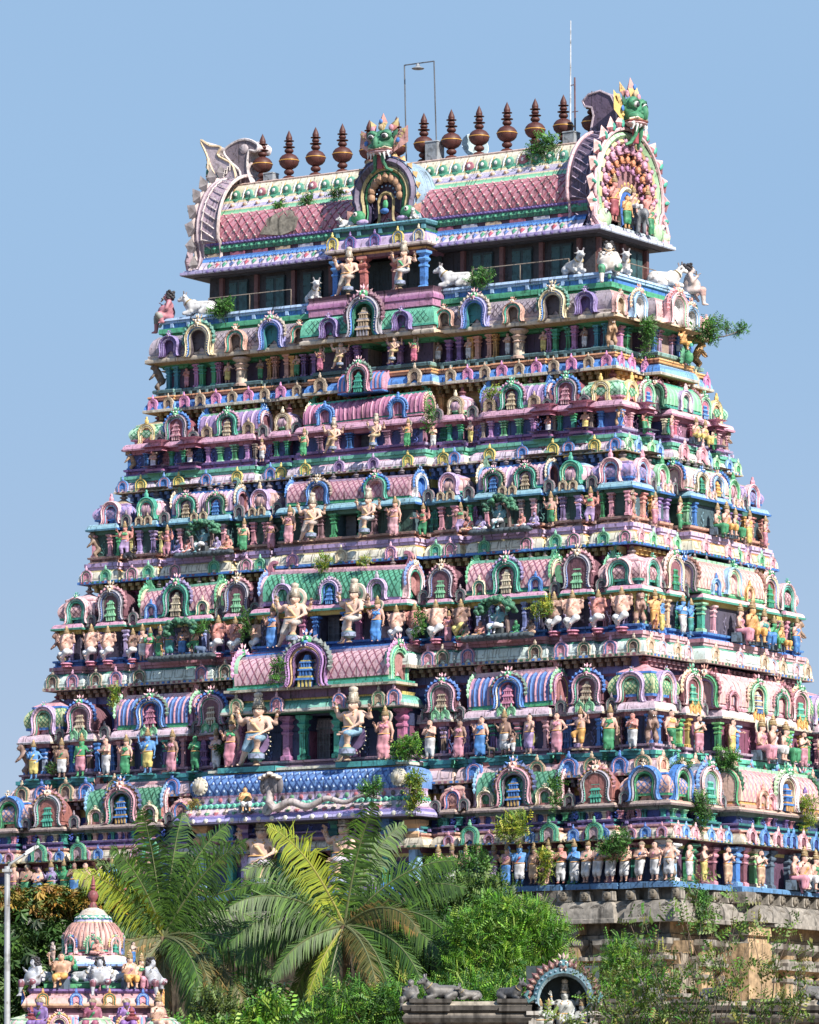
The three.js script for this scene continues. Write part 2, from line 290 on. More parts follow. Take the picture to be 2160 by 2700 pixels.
// square or round dome, half width a, height h
function dome(mb, a, h, st, y = 0) {
  const p = [[0.86, 0, st.neck], [0.86, 0.12, st.neck], [1.0, 0.13, st.neck2 || st.neck], [1.0, 0.2, st.c], [1.06, 0.3, st.c], [1.08, 0.4, st.c], [1.04, 0.52, st.c], [0.93, 0.64, st.c], [0.78, 0.73, st.band || st.c], [0.82, 0.735, st.band || st.c], [0.82, 0.79, st.cap], [0.55, 0.88, st.cap], [0.22, 0.95, st.cap], [0.14, 1, st.cap], [0, 1.02, st.cap]].map(([r, t, c]) => [r * a, y + t * h, c]);
  if (st.round) { mb.lathe(p.map(([r, t, c]) => [r * 1.08, t, c]), 16); }
  else ring(mb, rect(1e-3, 1e-3), p);
  if (st.rib) for (let f = 0; f < 4; f++) { mb.push(rotY(f * PI / 2)); const Q = p.slice(3, 9), sp = st.sp || a * 0.3;
    if (st.round) { for (let k = -2; k < 2; k++) { const t = (k + 0.5) * PI / 8; for (let i = 0; i < Q.length - 1; i++) { const R0 = Q[i][0] * 1.12, R1 = Q[i + 1][0] * 1.12, w = 0.06; mb.q([R0 * sin(t - w), Q[i][1], R0 * cos(t - w)], [R0 * sin(t + w), Q[i][1], R0 * cos(t + w)], [R1 * sin(t + w), Q[i + 1][1], R1 * cos(t + w)], [R1 * sin(t - w), Q[i + 1][1], R1 * cos(t - w)], st.rib); } } }
    else if (f < 2) for (const d of [-1, 1]) for (let k = -8; k <= 8; k++) { const x0 = k * sp; for (let i = 0; i < Q.length - 1; i++) { const s = Q.length - 1, xa = x0 + d * a * 0.8 * i / s, xb = x0 + d * a * 0.8 * (i + 1) / s, w = a * 0.03; if (abs(xa) + w > Q[i][0] || abs(xb) + w > Q[i + 1][0]) continue;
      mb.q([xa - w, Q[i][1], Q[i][0] + 0.012], [xa + w, Q[i][1], Q[i][0] + 0.02], [xb + w, Q[i + 1][1], Q[i + 1][0] + 0.02], [xb - w, Q[i + 1][1], Q[i + 1][0] + 0.012], st.rib); } }
    mb.pop(); }
}
const spline = (pts, per = 4) => { const c = new THREE.CatmullRomCurve3(pts.map(([x, y]) => V3(x, y, 0)), true, 'centripetal'); return c.getPoints(pts.length * per).slice(0, -1).map((p) => [p.x, p.y]); };
// curled fin that rises behind the end of a vault (profile in xy, leaning to +x)
function fin(mb, s, z0, z1, col, side) {
  const o = [[0, 0], [-0.1, 0.4], [-0.05, 0.8], [0.2, 1.15], [0.55, 1.3], [0.8, 1.18], [0.72, 1.0], [0.5, 1.02], [0.36, 0.85], [0.42, 0.5], [0.62, 0.2], [0.8, 0]].map(([x, y]) => [x * s, y * s]);
  slab(mb, spline(o, 2), z0, z1, col, side);
}
function scroll(mb, x, y, z, h, col) { // stucco tendril
  const pts = []; for (let i = 0; i <= 14; i++) { const t = i / 14; pts.push([x + 0.07 * sin(t * 9) * (1 - t * 0.3), y + h * t, z]); } mb.tube(pts, (t) => 0.022 * (1.2 - t), 4, col, false);
  for (let i = 0; i < 4; i++) mb.leaf([x, y + h * (0.12 + i * 0.2), z], [x + (i % 2 ? 0.13 : -0.13), y + h * (0.22 + i * 0.2), z], 0.3, 0.02, col);
}

// ---------- the tower ----------
const tower = thing('temple_tower', 'towering stepped temple gateway covered in painted stucco shrines under a barrel roof', 'tower');
// hand-made repeats: no two quite the same size, and each with its own stains
const WORN = new Set(['horseshoe_arch', 'small_arch', 'pilaster', 'niche_shrine', 'barrel_roof', 'dome_roof']), variants = new Map();
function variant(g, k) { if (!variants.has(g)) variants.set(g, []); const l = variants.get(g); if (!l[k]) { const c = new THREE.BufferGeometry(); for (const n of Object.keys(g.attributes)) c.setAttribute(n, n === 'uv' ? g.attributes.uv.clone() : g.attributes[n]); const a = c.attributes.uv.array; for (let i = 0; i < a.length; i += 2) { a[i] += k * 0.37; a[i + 1] += k * 0.23; } l[k] = c; } return l[k]; }
const put = (st, name, g, f, u, y, out, sx, sy = sx, sz = sx, turn = 0, mat = paint) => {
  const worn = WORN.has(name); if (worn) { g = variant(g, Math.floor(rnd() * 4)); const j = rr(0.95, 1.05); sx *= j; sy *= j * rr(0.97, 1.03); }
  const o = meshOf(name, g, mat, st); if (worn && name !== 'pilaster') o.rotation.z = f ? 0 : rr(-0.03, 0.03); o.rotation.y = f * PI / 2 + turn; o.position.set(f ? out : u, y, f ? -u : out); o.scale.set(sx, sy, sz); return o;
};
const both = (l) => l.flatMap((e) => (e[0] === 0 ? [e] : [e, [-e[0], ...e.slice(1)]]));
// arch styles: feathers, bands, inside, mask, pavilion
const A = (f, b, i, m, s, x) => ({ f, b, i, m, s, ...x });
const MK = { g: [K.lpink, K.green, K.pink], b: [K.lblue, K.blue, K.blue], t: [K.teal, K.green, K.lgreen], w: [K.beige, K.beige, K.cream], s: [K.salmon, K.cream, K.salmon], p: [K.purple, K.purple, K.lilac] };

function storey(S) {
  const [y0, y1, y2, y3, y4, y5, y6] = S.y, c = S.c, mb = new MB();
  const st = S.mesh = new THREE.Group(); // replaced by the merged mesh below
  const plan = outline(S.W, S.D, S.cw, S.rec, both(S.fb), both(S.sb));
  const curve = (o0, h0, o1, h1, cols, n = 5) => { const r = []; for (let i = 0; i < n; i++) { const t = i / n * PI / 2; r.push([o1 + (o0 - o1) * cos(t) ** 0.8, h0 + (h1 - h0) * sin(t), ...(cols(i / n))]); } return r; };
  const kh = y1 - y0, fr = y0 + kh * 0.22;
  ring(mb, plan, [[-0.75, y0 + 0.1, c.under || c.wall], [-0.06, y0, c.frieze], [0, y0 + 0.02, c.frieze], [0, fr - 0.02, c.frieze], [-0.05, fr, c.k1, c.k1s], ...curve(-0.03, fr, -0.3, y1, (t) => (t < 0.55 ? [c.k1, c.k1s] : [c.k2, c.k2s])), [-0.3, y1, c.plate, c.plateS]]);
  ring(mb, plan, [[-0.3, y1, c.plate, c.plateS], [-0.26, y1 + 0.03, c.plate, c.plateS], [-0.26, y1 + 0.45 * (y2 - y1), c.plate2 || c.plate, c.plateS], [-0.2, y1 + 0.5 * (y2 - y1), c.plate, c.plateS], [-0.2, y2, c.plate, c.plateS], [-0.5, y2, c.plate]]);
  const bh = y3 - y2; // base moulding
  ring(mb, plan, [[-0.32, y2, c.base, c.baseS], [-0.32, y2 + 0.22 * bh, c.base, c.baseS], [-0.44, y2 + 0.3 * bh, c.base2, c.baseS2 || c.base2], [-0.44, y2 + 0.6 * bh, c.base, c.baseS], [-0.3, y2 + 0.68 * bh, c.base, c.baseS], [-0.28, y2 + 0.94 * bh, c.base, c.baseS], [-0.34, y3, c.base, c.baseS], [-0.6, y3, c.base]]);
  // little posts in the base moulding
  for (const f of [0, 1]) for (let u = -(f ? S.D : S.W) + 0.4; u < (f ? S.D : S.W); u += 0.62) { mb.push(rotY(f * PI / 2)); mb.box(u, y2 + 0.26 * bh, (f ? S.W : S.D) - 0.46, 0.11, 0.4 * bh, 0.12, f ? c.baseS || c.base : c.base); mb.pop(); }
  // wall with the doorway cut into the front bay
  const cb = S.fb.find((b) => b[0] === 0), wp = outline(S.W - 0.55, S.D - 0.55, S.cw - 1.1, S.rec, both(S.fb.map(([u, h, p]) => [u, h - 0.55, p])), both(S.sb.map(([u, h, p]) => [u, h - 0.55, p])));
  if (S.door) { const i = wp.findIndex(([x, z]) => abs(x + (cb[1] - 0.55)) < 1e-6 && abs(z - (S.D - 0.55 - S.rec + cb[2])) < 1e-6), z = wp[i][1], d = S.door; wp.splice(i + 1, 0, [-d, z], [-d, z - 1.5], [d, z - 1.5], [d, z]);
    mb.push(tr(0, 0, 0)); mb.box(0, y3 - 0.02, z - 0.75, d * 2, 0.03, 1.5, c.base2); if (!S.tall) mb.box(0, y4 - 0.2, z - 0.76, d * 2, 0.26, 1.48, c.wall); else { const hw = cb[1] - 0.55; for (const s of [-1, 1]) mb.box(s * (hw + d) / 2, y4 - 0.12, z - 0.75, hw - d, S.tall - y4 + 0.12, 1.5, c.wall); mb.box(0, S.tall - 0.08, z - 0.755, d * 2, 0.1, 1.48, c.wall); } mb.pop();
    const gt = new MB(); for (let i = -4; i <= 4; i++) gt.box(i * d * 0.11 - d * 0.4, y3 + 0.02, z - 0.45, 0.03, (S.tall || y4) - y3 - 0.2, 0.03, K.grey); for (let k = 0; k < 4; k++) gt.box(-d * 0.4, y3 + 0.1 + k * (y4 - y3 - 0.4) / 3.3, z - 0.53, d * 1.05, 0.03, 0.03, K.grey); S.gate = gt; }
  ring(mb, wp, [[0, y3 - 0.01, c.wall, c.wallS], [0, y4 - 0.1, c.wall, c.wallS]]);
  const fbE = S.tall ? S.fb.filter((b) => b[0] !== 0) : S.fb, planE = outline(S.W, S.D, S.cw, S.rec, both(fbE), both(S.sb));
  ring(mb, planE, [[-0.57, y4 - 0.2, c.beam], [-0.46, y4 - 0.18, c.beam], [-0.44, y4 - 0.06, c.beam], [-0.4, y4 - 0.02, c.beam]]);
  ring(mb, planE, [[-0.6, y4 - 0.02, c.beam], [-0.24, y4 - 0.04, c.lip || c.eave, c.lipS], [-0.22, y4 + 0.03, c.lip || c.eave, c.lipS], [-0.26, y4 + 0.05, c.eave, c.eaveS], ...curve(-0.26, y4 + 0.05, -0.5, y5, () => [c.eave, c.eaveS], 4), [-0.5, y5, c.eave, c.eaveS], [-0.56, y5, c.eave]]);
  mb.box(0, y5 - 0.12, 0, (S.W - S.rec - 0.3) * 2, 0.1, (S.D - S.rec - 0.3) * 2, c.eave);
  if (cb[2] > S.rec && !S.tall) mb.box(0, y5 - 0.1, S.D - S.rec - 0.3, cb[1] * 2 - 1.1, 0.09, 2 * (cb[2] - 0.3), c.eave);
  // recessed wall up to the next cornice, with brackets
  const rw = outline(S.Wn - 0.62, S.Dn - 0.62, 1.6, 0.15, both([[0, 3, 0.3], [S.Wn * 0.55, 1.2, 0.15]]), both([[0, S.Dn * 0.3, 0.15]])), m = (y5 + y6) / 2;
  ring(mb, rw, [[0, y5 - 0.1, c.rw, c.rwS], [0, m - 0.1, c.rw2 || c.rw, c.rwS], [0.02, m - 0.1, c.rw2 || c.rw], [0.02, m + 0.22, c.rwb], [0.06, m + 0.22, c.rwb], [0.08, m + 0.32, c.rwb], [0, m + 0.33, c.rw2 || c.rw], [0, y6 + 0.1, c.rw]]);
  for (const f of [0, 1]) { mb.push(rotY(f * PI / 2)); const L = (f ? S.Dn : S.Wn) - 0.7, d = (f ? S.Wn : S.Dn) - 0.62;
    for (let u = -L; u <= L; u += 0.36) { const col = f ? c.brS || c.br : c.br; slab2(mb, u, y6 - 0.3, d, 0.17, col); } mb.pop(); }
  const plane = (f, u) => { const L = f ? S.D : S.W, d = f ? S.W : S.D, a = abs(u); if (a > L - S.cw) return d; for (const [q, h, p] of f ? S.sb : S.fb) if (abs(a - q) < h) return d - S.rec + p; return d - S.rec; };
  const crv = (t) => [-0.3 + 0.27 * cos(t * PI / 2) ** 0.8, fr + (y1 - fr) * sin(t * PI / 2)], rib = new MB();
  for (const f of [0, 1]) { rib.push(rotY(f * PI / 2)); const L = f ? S.D : S.W, sp = 0.52;
    for (let u = -L + 0.2; u < L - 0.3; u += sp) { const d = plane(f, u); if (plane(f, u + sp * 0.9) !== d) continue; // raised petal outlines on the cornice, studs on its frieze
      for (const [a, b] of [[0.06, 0.12], [0.44, 0.38]]) for (let i = 0; i < 3; i++) { const t0 = 0.12 + i * 0.26, t1 = 0.12 + (i + 1) * 0.26, [o0, h0] = crv(t0), [o1, h1] = crv(t1), w = 0.014, x0 = u + a + (b - a) * (i / 3) ** 2 * -1.0, x1 = u + a + (b - a) * ((i + 1) / 3) ** 2 * -1.0; rib.q([x0 - w, h0, d + o0 + 0.012], [x0 + w, h0, d + o0 + 0.012], [x1 + w, h1, d + o1 + 0.012], [x1 - w, h1, d + o1 + 0.012], shade(c.k1, 0.5)); }
      const [o, h] = crv(0.12); rib.q([u + 0.06, h - 0.012, d + o + 0.012], [u + 0.44, h - 0.012, d + o + 0.012], [u + 0.44, h + 0.014, d + o + 0.012], [u + 0.06, h + 0.014, d + o + 0.012], shade(c.k1, 0.5));
      for (const x of [0.05, 0.31]) rib.box(u + x, y0 + 0.035, d, 0.13, (fr - y0) * 0.55, 0.02, [K.blue, '8a4a5c', K.dgreen][Math.round(u * 3 + 60) % 3]); }
    rib.pop(); }
  S.rib = rib;
  const scr = new MB(); for (const f of [0, 1]) { scr.push(rotY(f * PI / 2)); const L = (f ? S.D : S.W) - 0.9; for (let u = -L; u <= L; u += 0.9) { const z = plane(f, u) - 0.55 + 0.02; if (S.door && !f && abs(u) < 1.6) continue; if (plane(f, u - 0.65) === plane(f, u + 0.65)) scroll(scr, u, y3 + 0.06, z, (y4 - y3) * 0.66, shade(f ? c.wallS || c.wall : c.wall, 2.6)); } scr.pop(); } S.scr = scr;
  if (S.extra) S.extra(mb, S);
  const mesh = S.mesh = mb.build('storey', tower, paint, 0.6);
  if (S.rib.p.length) S.rib.build('cornice_relief', mesh, paint, 0.5).userData.kind = 'stuff'; if (S.scr.p.length) S.scr.build('tendril_relief', mesh, paint, 0.8).userData.kind = 'stuff';
  { const nsh = (col, c2) => (geoCache['ns' + col + c2] ??= (() => { const q = new MB(); miniShrine(q, 0, 0, 0, 0.5, 0.92, col, c2); return q.geom(0.4); })()), cols = S.nsh || [[K.teal, K.dteal], ['a878b0', K.purple], ['5a8ac8', K.blue], ['c88a94', K.pink]]; let ni = 0;
    for (const f of [0, 1]) { const L = f ? S.D : S.W, b = [...(f ? S.sb : S.fb)].sort((p, q) => p[0] - q[0]); for (let i = 0; i < b.length; i++) { const e = b[i][0] + b[i][1] - 0.5, n = (i + 1 < b.length ? b[i + 1][0] - b[i + 1][1] : L - S.cw) + 0.5, u = (e + n) / 2; for (const s of [1, -1]) put(mesh, 'niche_shrine', nsh(...cols[ni % cols.length]), f, u * s, y3, (f ? S.W : S.D) - S.rec - 0.5, 0.9, (y4 - y3) * 0.98, 0.7); ni++;
      if (S.pair) for (const s of b[i][0] ? [1, -1] : [1]) for (const k of [-0.22, 0.22]) if (!(b[i][0] === 0 && !f)) put(mesh, 'small_arch', S.pair[f], f, b[i][0] * s + k, y4 + 0.04, (f ? S.W : S.D) - S.rec + b[i][2] - 0.24, 0.2); } } }
  { const gapArch = smK('8f8088', '4f7a70', '3a3040'), near = (f, u) => S.items.some((t) => t[1] === f && t[0] !== 'kuta' && abs(abs(u) - t[2]) < 0.1); for (const f of [0, 1]) { const L = f ? S.D : S.W, b = [...(f ? S.sb : S.fb)].sort((p, q) => p[0] - q[0]); for (let i = 0; i < b.length; i++) { const e = b[i][0] + b[i][1], n = i + 1 < b.length ? b[i + 1][0] - b[i + 1][1] : L - S.cw, u = (e + n) / 2; for (const s of [1, -1]) put(mesh, 'small_arch', gapArch, f, u * s, y4 + 0.06, (f ? S.W : S.D) - S.rec + 0.02, 0.27); } } }
  if (S.gate) S.gate.build('door_grille', mesh, pm('6a6a72'));
  const dF = S.D, dS = S.W;
  // pilasters, tendrils between a pair
  for (const [f, u, w, c1, c2, dz = 0] of S.pil) for (const s of u === 0 ? [1] : [1, -1]) { const out = (f ? dS : dF) - 0.5 + dz; put(mesh, 'pilaster', pilaster(y4 - y3 - 0.17, w, c1, c2), f, u * s, y3, out, 0.84, 1, 0.84); }
  if (S.rc) for (const [f, u, w, c1, c2, dz = 0] of S.rc) for (const s of [1, -1]) put(mesh, 'round_column', roundColumn(y4 - y3 - 0.15, w, c1, c2), f, u * s, y3, (f ? dS : dF) - 0.45 + dz, 1);
  // small arches on the cornice
  for (const [f, u, w, k, dz = 0] of S.small) for (const s of u === 0 ? [1] : [1, -1]) put(mesh, 'small_arch', k, f, u * s, fr - 0.06, (f ? dS : dF) - 0.02 + dz, w, w * 0.95, w);
  for (const it of S.items) for (const s of it[2] === 0 || it[0] === 'kuta' ? [1] : [1, -1]) roofItem(S, mesh, it, s);
  return S;
}
function slab2(mb, u, y, d, w, col) { mb.box(u, y, d + 0.16, w, 0.16, 0.3, col); mb.box(u, y + 0.15, d + 0.22, w * 1.15, 0.12, 0.44, col); }
const vaultG = (key, fn) => (geoCache[key] ??= (() => { const mb = new MB(); fn(mb); return mb.geom(0.6); })());
function endArch(S, mesh, f, u, y, out, hw, style, s, finCol) { // arch that closes the end of a vault and faces sideways
  put(mesh, 'end_arch', kudu(style), f, u, y, out, hw, hw, hw * 0.8, s * PI / 2);
  if (finCol) put(mesh, 'fin', vaultG('fin' + finCol, (mb) => { fin(mb, 1, -0.2, 0.2, finCol, shade(finCol, 0.9)); }), f, u - s * 0.05, y + hw * 1.75, out, hw * 0.62 * -s, hw * 0.62, hw * 0.7);
}
function roofItem(S, mesh, it, s) {
  const [t, f, u0, ...a] = it, u = u0 * s, y = S.y[5], base = (f ? S.W : S.D);
  if (t === 'pan') { const [hw, style, vc, dz = 0] = a; const out = base - 0.42 + dz;
    put(mesh, 'horseshoe_arch', kudu(style), f, u, y - 0.02, out, hw, hw * (S.ah || 0.86), hw);
    put(mesh, 'barrel_roof', vaultG('pv' + vc, (mb) => vault(mb, 1.3, 0.86, 1.72, { c: vc, ridge: vc, end: vc })), f, u, y - 0.02, out - hw * 1.1, hw * 0.9, hw * (S.ah || 0.86) * 0.98, hw * 0.95, PI / 2); }
  if (t === 'sala') { const [L, r, h, st, archs, end, finCol, dz = 0] = a, out = base - 0.5 - r + dz;
    put(mesh, 'barrel_roof', vaultG('sv' + JSON.stringify([L, r, h, st]), (mb) => vault(mb, L, r, h, st)), f, u, y, out, 1);
    for (const [du, hw, style, dy = 0] of archs) put(mesh, 'horseshoe_arch', kudu(style), f, u + du * s, y - 0.02 + dy, out + r + 0.06, hw, hw * (S.ah || 0.86), hw);
    if (end) for (const e of [1, -1]) endArch(S, mesh, f, u + e * (L + 0.04), y, out, h * 0.56, end, e, finCol);
    for (let k = -2; k <= 2; k += 1) if (abs(k) !== 0 || !archs.some((q) => q[0] === 0)) put(mesh, 'roof_knob', knobGeom(S.knob || K.maroon), f, u + k * L * 0.36, y + h * 1.04, out, 0.19); }
  if (t === 'dome') { const [w, h, st, style, ahw, dz = 0] = a, out = base - 0.5 - w + dz;
    put(mesh, 'dome_roof', vaultG('dm' + JSON.stringify([w, h, st]), (mb) => dome(mb, w, h, st)), f, u, y, out, 1);
    put(mesh, 'horseshoe_arch', kudu(style), f, u, y, out + w * 1.02, ahw, ahw * 0.95, ahw); put(mesh, 'roof_knob', knobGeom(S.knob || K.maroon), f, u, y + h, out, 0.24); }
  if (t === 'kuta') { const [w, h, st, style, ahw, endst] = a; // one on every visible corner
    for (const [x, z] of [[-1, 1], [1, 1], [1, -1]]) { const px = x * (S.W - 0.5 - w), pz = z * (S.D - 0.5 - w);
      const d = meshOf('dome_roof', vaultG('dm' + JSON.stringify([w, h, st]), (mb) => dome(mb, w, h, st)), paint, mesh); d.position.set(px, y, pz);
      const k = meshOf('roof_knob', knobGeom(S.knob || K.maroon), paint, mesh); k.position.set(px, y + h * 0.99, pz); k.scale.setScalar(0.27);
      if (z > 0) put(mesh, 'horseshoe_arch', kudu(style), 0, px, y - 0.03, pz + w * 1.04, ahw, ahw * 0.95, ahw);
      if (x > 0) put(mesh, 'horseshoe_arch', kudu(style), 1, -pz, y - 0.03, px + w * 1.04, ahw, ahw * 0.95, ahw);
      if (endst && z > 0) { const e = -x; endArch(S, mesh, 0, px + e * w * 1.02, y + 0.05, pz, h * 0.5, endst, e, endst.f); } } }
}
const pairs = (f, u, d, w, c1, c2) => [[f, u - d, w, c1, c2], [f, u + d, w, c1, c2]];
const smalls = (f, us, w, a, b, dz) => us.map((u, i) => [f, u, w, i % 2 ? a : b, dz]);
// doorway bay: jambs and posts
const doorPil = (z, d, c1, c2, c3) => [[0, d + 0.14, 0.26, c1, c1, z], [0, d + 0.75, 0.3, c2, c2, z], [0, d + 1.5, 0.3, c3 || c2, c2, z]];

const LAT = (c, rib, ridge, base, base2, extra) => ({ c, rib, ridge, base, base2: base2 || base, bars: 0.26, w: 0.026, ...extra });
const smK = (a, b, i) => smallArch(a, b, i);

// sixth storey: blue cornice below, lilac base, pink eaves
const S6 = storey({ y: [26.95, 27.38, 27.65, 27.95, 28.72, 28.97, 30.25], W: 11.95, D: 4.58, Wn: 11.1, Dn: 3.76, cw: 2.05, rec: 0.4, door: 0.45, ah: 0.86, knob: '8a4a52',
  fb: [[9.1, 0.85, 0.4], [6.65, 1.65, 0.4], [4.05, 0.75, 0.4], [0, 3.3, 0.75]], sb: [[2.2, 0.68, 0.4], [0, 1.45, 0.75]],
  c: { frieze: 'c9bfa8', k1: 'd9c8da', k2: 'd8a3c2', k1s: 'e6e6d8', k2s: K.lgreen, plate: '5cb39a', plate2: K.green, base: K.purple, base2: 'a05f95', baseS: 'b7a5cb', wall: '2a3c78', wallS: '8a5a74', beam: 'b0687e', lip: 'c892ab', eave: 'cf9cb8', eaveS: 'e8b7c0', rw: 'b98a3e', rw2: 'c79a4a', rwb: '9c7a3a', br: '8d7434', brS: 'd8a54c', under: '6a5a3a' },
  pil: [...pairs(0, 11.05, 0.42, 0.2, K.blue, '3f86cf'), ...pairs(0, 9.1, 0.3, 0.2, K.teal, K.green), ...pairs(0, 6.65, 0.95, 0.2, 'a874b4', 'c99ac8'), ...pairs(0, 6.65, 0.35, 0.26, K.green, K.lgreen), ...pairs(0, 4.05, 0.25, 0.18, K.teal, K.green), [0, 10.2, 0.16, '9a8a80'], [0, 8.55, 0.16, '9a8a80'], [0, 5.35, 0.16, '9a8a80'], ...doorPil(0.35, 0.45, K.blue, 'b889a4', 'b889a4'),
    ...pairs(1, 3.7, 0.35, 0.22, K.pink, K.lpink), ...pairs(1, 2.2, 0.22, 0.2, K.lgreen, K.green), [1, 1.1, 0.24, K.teal, K.green, 0.35], [1, 0.6, 0.22, 'c4506c', K.pink, 0.35], [1, 1.35, 0.16, K.cream, K.cream, 0.35]],
  small: [...smalls(0, [11.5, 10.6, 9.45, 8.75, 7.4, 5.9, 4.3, 3.8], 0.28, smK(K.yellow, K.dgreen, K.yellow), smK('5d93d8', K.pink, K.blue)), ...smalls(0, [2.4, 0.8], 0.28, smK(K.lilac, K.purple, K.dpurple), smK(K.yellow, K.green, K.yellow), 0.35), ...smalls(1, [4.2, 3.5, 2.5, 1.9], 0.28, smK(K.lblue, K.lblue, K.blue), smK('b5e0b0', K.lgreen, K.green)), ...smalls(1, [0.7], 0.36, smK(K.lpink, K.pink, K.pink), smK(K.lpink, K.pink, K.pink), 0.4)],
  items: [['kuta', 0, 1, 0.82, 0.98, { c: 'a5d4b4', rib: K.green, neck: 'c88aa4', cap: K.beige }, A(0, ['e0cf8c', K.cream, 'e0cf8c'], 'c98f70', 0, 0, { low: 1, k: 'd8b552', seg: 9 }), 0.46],
    ['pan', 0, 9.1, 0.68, A(K.blue, ['8f7f8f', K.teal, K.lilac], K.maroon, MK.t, [K.pink, K.lpink]), '8a4352'],
    ['sala', 0, 6.65, 1.42, 0.5, 0.95, { c: '9a7fb0', rib: '7d639c', rib2: 'b79ac4', ridge: '8ccf9b', base: '8d6a86', hoops: 0.22, end: K.maroon }, [[0, 0.62, A('b98aa6', [K.teal, 'aab4bc', K.teal], K.maroon, MK.t, [K.beige, K.cream])], [-1.0, 0.3, A(0, [K.beige, 'a89880', K.beige], K.brown, 0, 0, { low: 1, k: K.beige, seg: 8 })], [1.0, 0.3, A(0, [K.beige, 'a89880', K.beige], K.brown, 0, 0, { low: 1, k: K.beige, seg: 8 })]], A(K.blue, [K.lpink, K.white, K.lilac], K.maroon, MK.b), K.blue],
    ['dome', 0, 4.05, 0.52, 0.8, { c: 'c9a4b4', rib: 'a7869f', neck: K.green, neck2: K.lgreen, cap: K.lilac, round: 1 }, A(0, [K.beige, K.cream, K.beige], K.brown, 0, 0, { low: 1, k: K.cream, seg: 9 }), 0.4],
    ['sala', 0, 0, 2.7, 0.55, 0.9, { c: 'b56a90', rib: '9a5680', rib2: 'c98aa8', ridge: K.teal, base: 'c07a94', hoops: 0.2 }, [[-1.7, 0.48, A('5d93d8', [K.blue, '5aa0e0', K.blue], 'b98aa0', 0, 0, { k: K.blue })], [1.7, 0.48, A('5d93d8', [K.blue, '5aa0e0', K.blue], 'b98aa0', 0, 0, { k: K.blue })]], A(K.cream, [K.beige, K.dgreen, K.green], K.dgreen, MK.t), K.dgreen, 0.4],
    ['pan', 1, 2.2, 0.6, A(K.lpink, [K.lgreen, K.teal, K.white], '3c6aa8', MK.t, [K.blue, K.lblue]), 'c06a80'],
    ['sala', 1, 0, 1.3, 0.5, 0.95, { c: K.lgreen, rib: '6fb88a', ridge: K.teal, base: K.teal, hoops: 0.3 }, [[0, 0.5, A(0, [K.lilac, K.white, K.lpink], '9aa0c0', 0, 0, { k: K.lpink })]], A('b0788a', [K.dgreen, K.green, K.dgreen], K.purple, MK.s), 0, 0.45]],
});
